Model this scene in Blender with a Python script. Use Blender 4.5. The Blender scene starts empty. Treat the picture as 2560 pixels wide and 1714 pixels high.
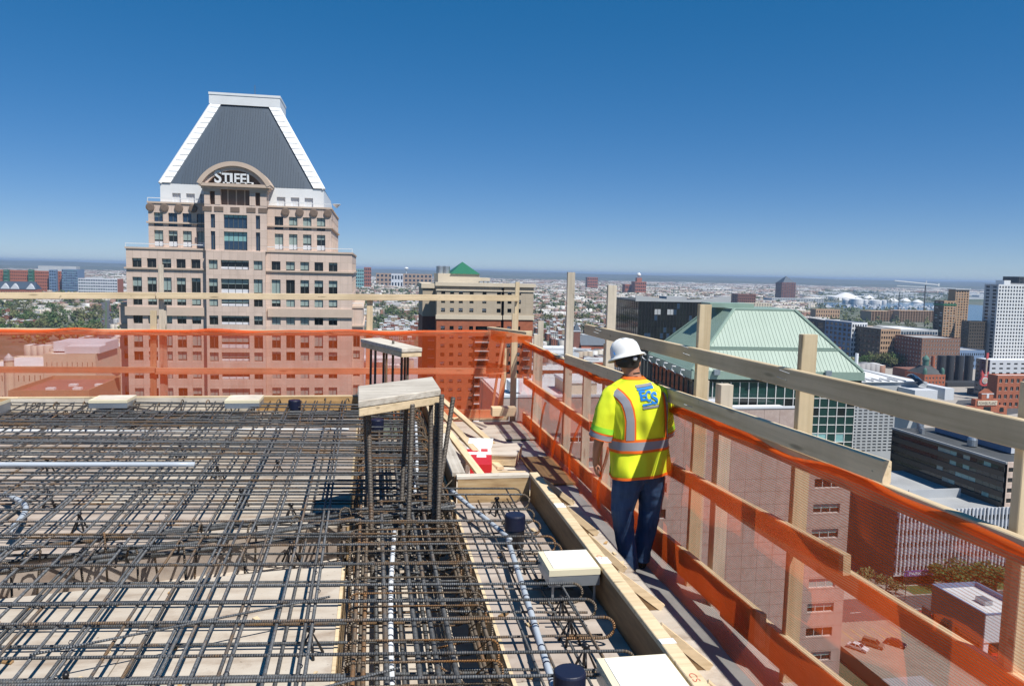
import bpy, math, random
import numpy as np
from mathutils import Vector, Matrix
R = math.radians
rng = random.Random(7)
scn = bpy.context.scene
col = scn.collection

# ------------------------------------------------------------------ camera
# world: +Y runs along the open edge of the deck, z = 0 is the plywood deck, the street lies 85 m below
GZ = -85.0
F, PW, PH, CZ = 1952.0, 2560.0, 1714.0, 2.25
HC, ROLL, YAW = 679.0, R(1.3), R(10.2)
PITCH = math.atan((PH / 2 - HC) * math.cos(ROLL) / F)
cf = Vector((math.sin(YAW) * math.cos(PITCH), math.cos(YAW) * math.cos(PITCH), -math.sin(PITCH)))
r0 = Vector((math.cos(YAW), -math.sin(YAW), 0)); u0 = r0.cross(cf)
cr = math.cos(ROLL) * r0 + math.sin(ROLL) * u0
cu = -math.sin(ROLL) * r0 + math.cos(ROLL) * u0
CO = Vector((0, 0, CZ))
cam = bpy.data.cameras.new('camera'); camo = bpy.data.objects.new('camera', cam); col.objects.link(camo)
cam.sensor_width = 36; cam.lens = F / PW * 36; cam.clip_start = .05; cam.clip_end = 60000
camo.matrix_world = Matrix(((cr.x, cu.x, -cf.x, 0), (cr.y, cu.y, -cf.y, 0), (cr.z, cu.z, -cf.z, CZ), (0, 0, 0, 1)))
scn.camera = camo

def ray(px, py): return cf + cr * ((px - PW / 2) / F) - cu * ((py - PH / 2) / F)
def atz(px, py, z):
    d = ray(px, py); return CO + d * ((z - CZ) / d.z)
def aty(px, py, y):
    d = ray(px, py); return CO + d * (y / d.y)
def atx(px, py, x):
    d = ray(px, py); return CO + d * (x / d.x)

# ------------------------------------------------------------------ world, sun, exposure
SUN = Vector((0.35, -0.52, 0.98)).normalized()
w = bpy.data.worlds.new('World'); scn.world = w; w.use_nodes = True
nt = w.node_tree; nt.nodes.clear()
wo = nt.nodes.new('ShaderNodeOutputWorld'); bg = nt.nodes.new('ShaderNodeBackground'); sky = nt.nodes.new('ShaderNodeTexSky')
sky.sky_type = 'NISHITA'; sky.sun_disc = False
sky.sun_elevation = math.asin(SUN.z); sky.sun_rotation = math.atan2(SUN.x, SUN.y)
sky.altitude = 2000; sky.air_density = .75; sky.dust_density = 0.0; sky.ozone_density = 9.0
bg.inputs['Strength'].default_value = 0.148
hs = nt.nodes.new('ShaderNodeHueSaturation'); hs.inputs['Saturation'].default_value = 1.235; hs.inputs['Hue'].default_value = .510; hs.inputs['Value'].default_value = 1.0
gm = nt.nodes.new('ShaderNodeGamma'); gm.inputs[1].default_value = .65; nt.links.new(sky.outputs[0], hs.inputs['Color']); nt.links.new(hs.outputs[0], gm.inputs[0])
nt.links.new(gm.outputs[0], bg.inputs[0]); nt.links.new(bg.outputs[0], wo.inputs[0])
sl = bpy.data.lights.new('sun', 'SUN'); so = bpy.data.objects.new('sun', sl); col.objects.link(so)
sl.energy = 5.0; sl.angle = R(.53); sl.color = (1, .95, .87)
so.rotation_euler = (-SUN).to_track_quat('-Z', 'Y').to_euler(); so.location = SUN * 200
vs = scn.view_settings; vs.view_transform = 'Standard'; vs.look = 'None'; vs.exposure = 0.28; vs.gamma = 1; vs.use_curve_mapping = False
scn.cycles.use_denoising = True
scn.cycles.max_bounces = 6; scn.cycles.transparent_max_bounces = 24; scn.cycles.volume_bounces = 0
scn.cycles.caustics_reflective = False; scn.cycles.caustics_refractive = False

# ------------------------------------------------------------------ materials
MATS = {}
class NT:
    def __init__(s, name):
        s.m = bpy.data.materials.new(name); s.m.use_nodes = True; s.t = s.m.node_tree; s.b = s.t.nodes['Principled BSDF']
        s.out = s.t.nodes['Material Output']
    def n(s, typ, **kw):
        nd = s.t.nodes.new('ShaderNode' + typ)
        for k, v in kw.items():
            if k in nd.inputs.keys(): s.set(nd, k, v)
            else: setattr(nd, k, v)
        return nd
    def set(s, nd, k, v):
        if isinstance(v, bpy.types.NodeSocket): s.t.links.new(v, nd.inputs[k])
        else: nd.inputs[k].default_value = v
    def ramp(s, fac, stops):
        r = s.n('ValToRGB'); s.t.links.new(fac, r.inputs[0]); e = r.color_ramp.elements
        while len(e) < len(stops): e.new(.5)
        for x, (p, c) in zip(e, stops): x.position = p; x.color = (*c, 1)
        return r.outputs[0]
    def mix(s, fac, a, b, typ='MIX'):
        m = s.n('MixRGB', blend_type=typ)
        for k, v in zip((0, 1, 2), (fac, a, b)):
            if isinstance(v, bpy.types.NodeSocket): s.t.links.new(v, m.inputs[k])
            else: m.inputs[k].default_value = v if k == 0 else (*v, 1)
        return m.outputs[0]
    def math(s, op, a, b=0.0, c=None):
        m = s.n('Math', operation=op)
        for k, v in enumerate((a, b, c)):
            if v is None: continue
            if isinstance(v, bpy.types.NodeSocket): s.t.links.new(v, m.inputs[k])
            else: m.inputs[k].default_value = v
        return m.outputs[0]
    def co(s, scale=(1, 1, 1), kind='Object'):
        tc = s.n('TexCoord'); mp = s.n('Mapping'); s.t.links.new(tc.outputs[kind], mp.inputs[0]); mp.inputs['Scale'].default_value = scale
        oi = s.n('ObjectInfo'); v = s.n('VectorMath', operation='MULTIPLY_ADD')
        cb = s.n('CombineXYZ'); 
        for k in range(3): s.t.links.new(oi.outputs['Random'], cb.inputs[k])
        s.t.links.new(cb.outputs[0], v.inputs[0]); v.inputs[1].default_value = (37, 53, 71); s.t.links.new(mp.outputs[0], v.inputs[2])
        s.rand = oi.outputs['Random']
        return v.outputs[0]
    def noise(s, vec, sc, det=4, rough=.55):
        n = s.n('TexNoise'); s.t.links.new(vec, n.inputs['Vector']); n.inputs['Scale'].default_value = sc; n.inputs['Detail'].default_value = det; n.inputs['Roughness'].default_value = rough
        return n.outputs[0]
    def bump(s, h, dist, st=1.0):
        b = s.n('Bump'); s.t.links.new(h, b.inputs['Height']); b.inputs['Distance'].default_value = dist; b.inputs['Strength'].default_value = st
        s.t.links.new(b.outputs[0], s.b.inputs['Normal'])
    def base(s, c):
        if isinstance(c, bpy.types.NodeSocket): s.t.links.new(c, s.b.inputs['Base Color'])
        else: s.b.inputs['Base Color'].default_value = (*c, 1)
    def done(s, name, rough=.6, metal=0.0, **kw):
        s.b.inputs['Roughness'].default_value = rough; s.b.inputs['Metallic'].default_value = metal
        for k, v in kw.items(): s.b.inputs[k].default_value = v
        MATS[name] = s.m; return s.m

def mul(c, k): return tuple(min(1, x * k) for x in c)
def plain(name, c, rough=.6, metal=0.0, var=.12, sc=3.0, bump=0.0, scale=(1, 1, 1), **kw):
    t = NT(name); v = t.co(scale); n = t.noise(v, sc, 5)
    t.base(t.ramp(n, [(.3, mul(c, 1 - var)), (.7, mul(c, 1 + var))]))
    if bump: t.bump(t.noise(v, sc * 6, 3), bump)
    return t.done(name, rough, metal, **kw)

def wood(name, c, dark, axis=0, var=.18, rand=.25):
    t = NT(name); s = [26, 26, 26]; s[axis] = .9
    v = t.co(tuple(s)); n = t.noise(v, 1.0, 6, .6)
    c1 = t.ramp(n, [(.25, dark), (.5, c), (.78, mul(c, 1 + var))])
    v2 = t.co((3, 3, 3)); k = t.noise(v2, 3.0, 3)
    c2 = t.mix(t.math('MULTIPLY', t.math('GREATER_THAN', k, .70), .55), c1, mul(dark, .5))
    st = t.noise(t.co((1.2, 1.2, 1.2)), 1.7, 5, .65)
    c3 = t.mix(t.ramp(st, [(.42, (0, 0, 0)), (.75, (.5, .5, .5))]), c2, mul(dark, .75))
    vo = t.n('TexVoronoi'); t.t.links.new(t.co((1.6 if axis == 0 else 9, 1.6 if axis == 1 else 9, 1.6 if axis == 2 else 9)), vo.inputs['Vector']); vo.inputs['Scale'].default_value = 1.0
    c3 = t.mix(t.ramp(vo.outputs['Distance'], [(.0, (.9, .9, .9)), (.09, (.55, .55, .55)), (.14, (0, 0, 0))]), c3, mul(dark, .45))
    g = t.math('MULTIPLY_ADD', t.rand, rand, 1 - rand * .6)
    t.base(t.mix(1.0, c3, g, 'MULTIPLY')); t.bump(n, .002, .5)
    return t.done(name, .75)
wood('wood_x', (.69, .55, .36), (.50, .38, .22), 0)
wood('wood_y', (.69, .55, .36), (.50, .38, .22), 1)
wood('wood_z', (.70, .57, .38), (.55, .42, .25), 2)
wood('wood_grey', (.62, .55, .45), (.42, .36, .28), 2)
wood('wood_old', (.62, .57, .49), (.36, .30, .23), 0, .3)
wood('wood_brown', (.33, .20, .09), (.17, .09, .035), 1, .3)
wood('wood_osb', (.48, .30, .13), (.26, .15, .06), 0, .45)
def plywood():
    t = NT('plywood'); v = t.co((1.6, 5, 5)); n = t.noise(v, 1.1, 7, .62)
    c = t.ramp(n, [(.28, (.33, .26, .20)), (.46, (.50, .44, .37)), (.7, (.58, .53, .46))])
    st = t.noise(t.co((1, 1, 1)), 2.3, 6, .7)
    c = t.mix(t.ramp(st, [(.52, (0, 0, 0)), (.72, (.75, .75, .75))]), c, (.27, .20, .15))
    sp = t.noise(t.co((9, 9, 9)), 3.0, 2)
    c = t.mix(t.ramp(sp, [(.70, (0, 0, 0)), (.76, (.6, .6, .6))]), c, (.12, .08, .05))
    g = t.math('MULTIPLY_ADD', t.rand, .22, .86)
    t.base(t.mix(1.0, c, g, 'MULTIPLY')); t.bump(n, .0015, .4); t.done('plywood', .8)
plywood()
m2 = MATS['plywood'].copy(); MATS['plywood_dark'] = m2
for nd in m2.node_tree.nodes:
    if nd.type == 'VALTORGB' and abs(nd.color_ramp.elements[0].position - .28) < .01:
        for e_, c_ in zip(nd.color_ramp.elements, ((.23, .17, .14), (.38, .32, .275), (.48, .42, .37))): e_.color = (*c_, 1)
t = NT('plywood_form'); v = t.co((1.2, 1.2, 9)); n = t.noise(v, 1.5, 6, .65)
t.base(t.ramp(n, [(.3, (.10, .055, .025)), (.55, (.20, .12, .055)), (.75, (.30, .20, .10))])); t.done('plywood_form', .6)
t = NT('plywood_yellow'); v = t.co((1.0, 1.0, 7)); n = t.noise(v, 2.2, 6, .7)
t.base(t.ramp(n, [(.30, (.26, .16, .08)), (.5, (.46, .32, .17)), (.72, (.56, .43, .26))])); t.done('plywood_yellow', .6)
def rebar(name, c, rust, amount, metal=.55):
    t = NT(name); at = t.n('Attribute'); at.attribute_name = 'len'
    s = t.math('SINE', t.math('MULTIPLY', at.outputs['Fac'], 2 * math.pi / .0135))
    v = t.co((1, 1, 1)); n = t.noise(v, 1.7, 7, .75); n2 = t.noise(v, 40, 2)
    c0 = t.mix(t.ramp(n2, [(.35, (0, 0, 0)), (.7, (1, 1, 1))]), mul(c, .7), mul(c, 1.35))
    f = t.math('ADD', n, t.math('MULTIPLY', t.math('SUBTRACT', t.rand, .5), .12))
    c1 = t.mix(t.ramp(f, [(.62 - amount, (0, 0, 0)), (.74 - amount, (1, 1, 1))]), c0, rust)
    c2 = t.mix(t.ramp(t.math('MULTIPLY_ADD', s, .5, .5), [(.15, (.45, .45, .45)), (.6, (0, 0, 0))]), c1, mul(c, .22))
    t.base(c2); t.bump(s, .004, .8); t.done(name, .5, metal)
rebar('rebar', (.185, .195, .205), (.27, .165, .085), .085, .25)
rebar('rebar_dark', (.13, .135, .14), (.24, .145, .07), .09, .25)
rebar('rebar_rust', (.19, .15, .11), (.36, .17, .055), .10, .15)
rebar('rebar_column', (.17, .15, .13), (.26, .14, .065), .10, .2)
plain('black_plastic', (.012, .012, .015), .38)
t = NT('blue_black'); v = t.co(); t.base((.008, .012, .035)); t.done('blue_black', .45)
plain('tie_wire', (.02, .025, .045), .5)
plain('conduit_grey', (.43, .48, .54), .4, var=.06)
plain('conduit_white', (.70, .73, .76), .4, var=.05)
plain('galvanised', (.42, .46, .50), .4, .7, .15)
plain('white_paper', (.82, .82, .81), .7, var=.02)
plain('masking_tape', (.72, .66, .48), .7, var=.05)
plain('white_paint', (.78, .78, .78), .6)
plain('red_tin', (.55, .012, .02), .35, var=.06)
plain('red_marker', (.6, .06, .03), .6)
plain('concrete', (.36, .35, .33), .85, var=.15)
def net(name, c, alpha):
    t = NT(name); at = t.n('Attribute'); at.attribute_name = 'len'
    d = t.n('BsdfDiffuse'); tl = t.n('BsdfTranslucent'); tr = t.n('BsdfTransparent'); m1 = t.n('MixShader'); m2 = t.n('MixShader')
    d.inputs[0].default_value = (*c, 1); tl.inputs[0].default_value = (*c, 1); m1.inputs[0].default_value = .6
    n = t.noise(t.co((1, 1, 1)), 3.0, 4)
    wv = t.n('TexWave', wave_type='BANDS', bands_direction='Z'); t.t.links.new(t.co((1, 1, 1)), wv.inputs[0]); wv.inputs['Scale'].default_value = 26; wv.inputs['Distortion'].default_value = .4
    a = t.math('MULTIPLY_ADD', n, .16, alpha - .15)
    a = t.math('MULTIPLY_ADD', wv.outputs['Fac'], .26, a)
    a = t.math('SUBTRACT', a, .08)
    L = t.t.links; L.new(d.outputs[0], m1.inputs[1]); L.new(tl.outputs[0], m1.inputs[2]); L.new(a, m2.inputs[0]); L.new(tr.outputs[0], m2.inputs[1]); L.new(m1.outputs[0], m2.inputs[2]); L.new(m2.outputs[0], t.out.inputs[0])
    MATS[name] = t.m
net('net_orange', (.95, .145, .02), .50)
net('net_wrap', (.95, .17, .025), .34)
net('net_fold', (.95, .16, .02), .70)

# ------------------------------------------------------------------ mesh builder
class MB:
    def __init__(s): s.v = []; s.f = []; s.m = []; s.mats = []; s.L = None
    def mi(s, m):
        if m not in s.mats: s.mats.append(m)
        return s.mats.index(m)
    def add(s, vs, fs, m):
        o = len(s.v); s.v += [tuple(p) for p in vs]; k = s.mi(m)
        for q in fs: s.f.append([o + i for i in q]); s.m.append(k)
        return s
    def box(s, x0, x1, y0, y1, z0, z1, m):
        return s.add([(x0, y0, z0), (x1, y0, z0), (x1, y1, z0), (x0, y1, z0), (x0, y0, z1), (x1, y0, z1), (x1, y1, z1), (x0, y1, z1)],
                     [(0, 3, 2, 1), (4, 5, 6, 7), (0, 1, 5, 4), (1, 2, 6, 5), (2, 3, 7, 6), (3, 0, 4, 7)], m)
    def prism(s, poly, z0, z1, m):      # poly ccw in xy
        n = len(poly); vs = [(x, y, z0) for x, y in poly] + [(x, y, z1) for x, y in poly]
        fs = [tuple(range(n - 1, -1, -1)), tuple(range(n, 2 * n))] + [(i, (i + 1) % n, n + (i + 1) % n, n + i) for i in range(n)]
        return s.add(vs, fs, m)
    def slab(s, pts, off, m):           # any planar polygon extruded by a vector
        n = len(pts); pts = [Vector(p) for p in pts]; off = Vector(off); vs = pts + [p + off for p in pts]
        fs = [tuple(range(n)), tuple(range(2 * n - 1, n - 1, -1))] + [((i + 1) % n, i, n + i, n + (i + 1) % n) for i in range(n)]
        return s.add(vs, fs, m)
    def beam(s, a, b, w, h, m, up=(0, 0, 1), ch=0.0):   # board from a to b: w across, h along up
        a = Vector(a); b = Vector(b); d = (b - a).normalized(); x = d.cross(Vector(up)).normalized(); z = x.cross(d)
        vs = []
        c = ch if ch else 0
        sec = [(-w / 2, -h / 2), (w / 2, -h / 2), (w / 2, h / 2), (-w / 2, h / 2)] if not c else [(-w/2+c, -h/2), (w/2-c, -h/2), (w/2, -h/2+c), (w/2, h/2-c), (w/2-c, h/2), (-w/2+c, h/2), (-w/2, h/2-c), (-w/2, -h/2+c)]
        n = len(sec)
        for p in (a, b): vs += [p + x * i + z * j for i, j in sec]
        fs = [tuple(range(n - 1, -1, -1)), tuple(range(n, 2 * n))] + [(i, (i + 1) % n, n + (i + 1) % n, n + i) for i in range(n)]
        fs = [tuple(reversed(q)) for q in fs]
        return s.add(vs, fs, m)
    def tube(s, pts, r, m, n=6, cap=True, up=(0, 0, 1)):
        pts = [Vector(p) for p in pts]; vs = []; ln = 0; Ls = []
        rr = r if isinstance(r, (list, tuple)) else [r] * len(pts)
        for i, p in enumerate(pts):
            d = (pts[min(i + 1, len(pts) - 1)] - pts[max(i - 1, 0)]).normalized()
            u = Vector(up)
            if abs(d.dot(u)) > .95: u = Vector((1, 0, 0))
            x = d.cross(u).normalized(); z = x.cross(d)
            if i: ln += (p - pts[i - 1]).length
            for k in range(n):
                a = 2 * math.pi * k / n; vs.append(p + (x * math.cos(a) + z * math.sin(a)) * rr[i]); Ls.append(ln)
        fs = [(i * n + k, i * n + (k + 1) % n, (i + 1) * n + (k + 1) % n, (i + 1) * n + k) for i in range(len(pts) - 1) for k in range(n)]
        if cap: fs += [tuple(range(n - 1, -1, -1)), tuple((len(pts) - 1) * n + k for k in range(n))]
        if s.L is None: s.L = [0.0] * len(s.v)
        s.L += [0.0] * (len(s.v) - len(s.L)); s.L += Ls
        return s.add(vs, fs, m)
    def lathe(s, prof, m, n=16, c=(0, 0, 0)):
        vs = [(c[0] + r * math.cos(2 * math.pi * k / n), c[1] + r * math.sin(2 * math.pi * k / n), c[2] + z) for r, z in prof for k in range(n)]
        fs = [(i * n + k, i * n + (k + 1) % n, (i + 1) * n + (k + 1) % n, (i + 1) * n + k) for i in range(len(prof) - 1) for k in range(n)]
        fs += [tuple(range(n - 1, -1, -1)), tuple((len(prof) - 1) * n + k for k in range(n))]
        return s.add(vs, fs, m)
    def grid(s, nu, nv, fn, m):
        vs = [fn(i / nu, j / nv) for i in range(nu + 1) for j in range(nv + 1)]
        fs = [(i * (nv + 1) + j, (i + 1) * (nv + 1) + j, (i + 1) * (nv + 1) + j + 1, i * (nv + 1) + j + 1) for i in range(nu) for j in range(nv)]
        return s.add(vs, fs, m)
    def data(s, name, smooth=False):
        me = bpy.data.meshes.new(name); me.from_pydata([tuple(p) for p in s.v], [], s.f)
        for m in s.mats: me.materials.append(MATS[m])
        me.polygons.foreach_set('material_index', s.m)
        if smooth: me.polygons.foreach_set('use_smooth', [True] * len(s.f))
        if s.L is not None:
            s.L += [0.0] * (len(s.v) - len(s.L))
            a = me.attributes.new('len', 'FLOAT', 'POINT'); a.data.foreach_set('value', s.L)
        me.update(); return me
def tag(o, label=None, cat=None, group=None, kind=None):
    if label: o['label'] = label
    if cat: o['category'] = cat
    if group: o['group'] = group
    if kind: o['kind'] = kind
    return o
def link(name, data, parent=None, loc=None, rz=None, **kw):
    o = bpy.data.objects.new(name, data); col.objects.link(o)
    if parent is not None: o.parent = parent
    if loc is not None: o.location = loc
    if rz is not None: o.rotation_euler = (0, 0, rz)
    return tag(o, **kw)
def empty(name, loc=(0, 0, 0), **kw):
    o = link(name, None, loc=loc, **kw); o.empty_display_size = .2; return o
def B(name, mb, parent=None, smooth=False, loc=None, rz=None, **kw): return link(name, mb.data(name, smooth), parent, loc, rz, **kw)
def board(name, a, b, w, h, m, parent=None, ch=.004, up=(0, 0, 1), **kw):
    """a sawn board as its own object, local x along its length so that the grain follows it"""
    a = Vector(a); b = Vector(b); L = (b - a).length; mb = MB().beam((0, 0, 0), (L, 0, 0), w, h, m, ch=ch)
    o = B(name, mb, parent, **kw); d = (b - a).normalized(); x = d; y = Vector(up).cross(d).normalized(); z = x.cross(y)
    mw = Matrix(((x.x, y.x, z.x, a.x), (x.y, y.y, z.y, a.y), (x.z, y.z, z.z, a.z), (0, 0, 0, 1)))
    if parent is not None: mw = Matrix.Translation(-Vector(parent.location)) @ mw
    o.matrix_local = mw; return o
# ------------------------------------------------------------------ the deck: plywood sheets with two beam troughs
BX0, BX1, FX = -.19, .77, 1.55          # depth beam trough, edge form
def ynear(x): return 5.93 + .17 * (x + .19)
def yfar(x): return 6.85 + .24 * (x + .19)
_before = set(col.objects)
deck = empty('deck', kind='structure')
def panel(poly, z=0.0, m='plywood', name='plywood_panel', t=.018, parent=deck):
    cx = sum(p[0] for p in poly) / len(poly); cy = sum(p[1] for p in poly) / len(poly); g = .0025
    q = [(x - cx - math.copysign(g, x - cx), y - cy - math.copysign(g, y - cy)) for x, y in poly]
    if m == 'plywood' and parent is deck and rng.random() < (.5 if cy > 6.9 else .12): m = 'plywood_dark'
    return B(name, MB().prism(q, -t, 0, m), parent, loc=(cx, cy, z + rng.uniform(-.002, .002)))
xs = [BX0 - 1.22 * k for k in range(9)]
for i in range(8):
    a, b = xs[i + 1], xs[i]
    y = 1.6 - (i % 2) * 1.22
    while y < min(ynear(a), ynear(b)) - .02:
        y1 = y + 2.44; last = y1 > ynear(a) - .3
        panel([(a, y), (b, y), (b, ynear(b) if last else y1), (a, ynear(a) if last else y1)]); y = y1 if not last else 99
    y = None; e = 8.6 - (i % 2) * .9
    panel([(a, yfar(a)), (b, yfar(b)), (b, e), (a, e)])
    while e < 12.3:
        y1 = min(12.38, e + 2.44); panel([(a, e), (b, e), (b, y1), (a, y1)]); e = y1
e = 1.6
while e < 7.38:
    y1 = min(7.39, e + 2.44); panel([(BX1, e), (FX, e), (FX, y1), (BX1, y1)]); e = y1
# trough bottoms and sides
TD = -.46
B('trough_bottom', MB().prism([(BX0 - .05, 1.6), (BX1 + .05, 1.6), (BX1 + .05, 12.38), (BX0 - .05, 12.38)], TD - .02, TD, 'plywood'), deck)
B('trough_bottom', MB().prism([(-9.9, ynear(-9.9)), (BX0 - .052, ynear(BX0)), (BX0 - .052, yfar(BX0)), (-9.9, yfar(-9.9))], -.32, -.30, 'plywood'), deck)
for x, s in ((BX0, -1), (BX1, 1)):
    segs = [(1.6, 12.38)] if s > 0 else [(1.6, ynear(BX0)), (yfar(BX0), 12.38)]
    for a, b in segs:
        B('trough_side', MB().box(min(x, x + s * .02), max(x, x + s * .02), a, b, TD, -.021, 'plywood_yellow'), deck)
        board('trough_edge', (x + s * .012, a, -.003), (x + s * .012, b, -.003), .022, .012, 'wood_y', deck, ch=0)
for fn, off in ((ynear, -.02), (yfar, .0)):
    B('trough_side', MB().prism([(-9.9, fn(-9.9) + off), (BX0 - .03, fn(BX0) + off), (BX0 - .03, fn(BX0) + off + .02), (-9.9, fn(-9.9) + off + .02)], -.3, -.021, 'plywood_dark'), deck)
# walkway outside the form: near strip and the lower far corner
walk = empty('walkway', kind='structure')
for a, b in ((1.4, 3.05), (3.05, 4.38), (4.38, 5.66), (5.66, 7.45)): panel([(FX + .052, a), (1.985, a), (1.985, b), (FX + .052, b)], 0, parent=walk)
board('platform_edge', (1.98, 1.4, -.07), (1.98, 7.45, -.07), .02, .1, 'wood_y', walk)
# ------------------------------------------------------------------ edge forms
ef = empty('edge_form', (FX, 0, 0), label='plywood edge form with a bright lumber cap running along the walkway', cat='formwork')
B('form_panel', MB().box(0, .018, 1.5, 7.41, -.02, .235, 'plywood_form'), ef)
for a, b in ((1.5, 3.2), (3.203, 5.05), (5.053, 7.45)):
    board('top_plate', (FX + .038, a, .254), (FX + .038, b, .254), .085, .036, 'wood_y', ef)
for y0, y1 in ((3.83, 4.02), (5.0, 5.12), (6.28, 6.40)):
    B('paint_mark', MB().box(-.003, .083, y0, y1 if y0 > 4 else y0 + .06, .2728, .2738, 'white_paint'), ef)
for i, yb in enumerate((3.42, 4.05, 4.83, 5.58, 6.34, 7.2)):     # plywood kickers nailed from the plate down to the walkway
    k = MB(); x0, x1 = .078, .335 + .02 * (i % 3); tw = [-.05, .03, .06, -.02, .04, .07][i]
    k.slab([(x0, yb, .0), (x1, yb - .06 + tw, .0), (x0, yb, .26)], (0, .012, 0), 'plywood_form')  # dark slab painted in for the shaded opening below the brace
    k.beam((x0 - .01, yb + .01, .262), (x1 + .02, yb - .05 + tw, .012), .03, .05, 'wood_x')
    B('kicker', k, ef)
nf = empty('notch_form', (BX1, 7.42, 0), label='yellow plywood stop form closing the notch beside the walkway', cat='formwork')
B('form_panel', MB().box(.06, FX - BX1 - .004, 0, .018, -.02, .225, 'plywood_yellow'), nf)
board('top_plate', (BX1 + .05, 7.46, .243), (FX - .01, 7.46, .243), .085, .036, 'wood_old', nf)
sf = empty('side_form', (BX1, 7.5, 0), label='plywood side form of the slab beyond the notch, beside the red tin', cat='formwork')
B('form_panel', MB().box(.035, .053, -.03, 5.0, -.11, .235, 'plywood_form'), sf)
board('top_plate', (BX1 + .08, 7.52, .25), (BX1 + .08, 9.4, .25), .13, .036, 'wood_old', sf)
board('top_plate', (BX1 + .08, 9.42, .25), (BX1 + .08, 12.4, .25), .13, .036, 'wood_y', sf)
ff = empty('far_form', (0, 12.4, 0), label='weathered plywood edge form along the far side of the slab', cat='formwork')
for a, b, m in ((-9.9, -7.4, 'wood_old'), (-7.4, -4.2, 'wood_old'), (-4.2, -1.75, 'wood_old'), (-1.75, .8, 'wood_osb')):
    B('form_panel', MB().box(a + .002, b - .002, 0, .018, -.02, .235, m), ff)
for a, b in ((-9.9, -5.1), (-5.1, -1.75), (-1.75, .82)): board('top_plate', (a, 12.44, .245), (b - .004, 12.44, .245), .06, .02, 'wood_x', ff)

# ------------------------------------------------------------------ reinforcing mat
def straight(L, r, m, seg=3): return MB().tube([(L * k / seg, 0, 0) for k in range(seg + 1)], r, m, 6).data('bar', True)
mat = empty('rebar_mat', (0, 0, 0), label='tied mat of ribbed steel reinforcing bars covering the plywood deck', cat='rebar mat')
SLC = -.1
rb_x = {m: straight(9.0, .0092, m) for m in ('rebar', 'rebar_dark', 'rebar_rust')}
def pick(r): return 'rebar_rust' if r < .03 else 'rebar_dark' if r < .4 else 'rebar'
ycr = [3.05, 3.42, 3.82, 4.15, 4.5, 4.76, 5.09, 5.42, 5.72, 6.0, 6.36, 6.67, 7.1, 7.28, 7.42, 7.57, 7.7, 7.85, 8.07, 8.36, 8.6, 8.86, 9.0, 9.18, 9.3, 9.45, 9.76, 9.98, 10.2, 10.41, 10.62, 10.97, 11.25, 11.56, 11.8, 12.02]
hooks = {}
def hookbar(xe, r=.0082, drop=.135, back=.22):        # straight run ending in a 180 degree hook in the vertical plane
    R_ = drop / 2; pts = [(0, 0, 0), (3, 0, 0), (6, 0, 0), (xe - .04, 0, 0)]
    for k in range(9):
        a = math.pi * k / 8; pts.append((xe + R_ * math.sin(a), 0, -R_ + R_ * math.cos(a)))
    pts += [(xe - back, 0, -drop)]
    return pts
hk_near = []
for m1 in ('rebar', 'rebar_dark'):
    mb = MB(); p = hookbar(9.0); mb.tube(p[:5], .0092, m1, 6); mb.tube(p[4:], .0094, 'rebar_rust', 7); hk_near.append(mb.data('bar', True))
ang = math.atan(SLC)
for i, y in enumerate(ycr):
    r = rng.random(); z = .19 + rng.uniform(-.006, .006)
    xe = (1.36 + rng.uniform(-.03, .03)) if y < 7.35 else (.60 + rng.uniform(-.02, .03))
    d = hk_near[i % 2]
    o = link('bar', d, mat, (xe - 9.0 * math.cos(ang), y - SLC * 0 + SLC * (xe - 9.0 * math.cos(ang)), z)); o.rotation_euler = (rng.uniform(-.03, .03) + (rng.choice((-.15, .05, .15)) if y < 7 else 0), rng.uniform(-.002, .002), ang + rng.uniform(-.006, .006))
rr = random.Random(5)
for i, y in enumerate(ycr[:-1]):                       # extra laps and the bottom layer
    if y < 12:
        o = link('bottom_bar', rb_x[pick(rr.random())], mat, (-8.2, y + .82 + rr.uniform(.02, .06), .042)); o.rotation_euler = (0, 0, ang + rr.uniform(-.004, .004))
    if rr.random() < .2:
        o = link('lap_bar', rb_x[pick(rr.random())], mat, (-9.3 + rr.uniform(0, .9), y + .93 + .022, .186)); o.rotation_euler = (0, 0, ang + rr.uniform(-.004, .004))
rb_y = {m: straight(11.2, .0105, m) for m in ('rebar', 'rebar_dark', 'rebar_rust')}
rb_yn = {m: straight(4.0, .0105, m) for m in ('rebar', 'rebar_dark')}
xdp = [-.33, -.37, -.55, -.76, -.80, -.95, -1.12, -1.15, -1.3, -1.48, -1.68, -1.71, -1.86, -2.06, -2.1, -2.26, -2.45, -2.64, -2.68, -2.86, -3.05, -3.26, -3.3, -3.48, -3.7, -3.92, -3.96, -4.15, -4.36, -4.58, -4.62, -4.82, -5.05, -5.27, -5.32, -5.52, -5.75, -6.0, -6.04, -6.3, -6.6, -6.64, -6.9, -7.2, -7.5, -7.54, -7.8]
for x in xdp:
    fan = -.004 - .012 * -x
    o = link('bar', rb_y[pick(rr.random() + .05)], mat, (x * .93 + .0 - fan * 3.0 - .02, 1.3 + rr.uniform(-.1, .1), .172 + rr.uniform(-.004, .004))); o.rotation_euler = (0, 0, math.pi / 2 - fan + rr.uniform(-.003, .003))
for k in range(9):
    x = -.5 - k * .8 + rr.uniform(-.08, .08); fan = -.01 - .01 * -x
    o = link('bottom_bar', rb_y[pick(rr.random())], mat, (x, 1.3, .026)); o.rotation_euler = (0, 0, math.pi / 2 - fan + rr.uniform(-.008, .008))
    if k % 3 == 1:
        o = link('lap_bar', rb_yn['rebar'], mat, (x * .93 + .2, 1.4 + rr.uniform(0, 2.6), .182)); o.rotation_euler = (0, 0, math.pi / 2 - fan + rr.uniform(-.004, .004))
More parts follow.
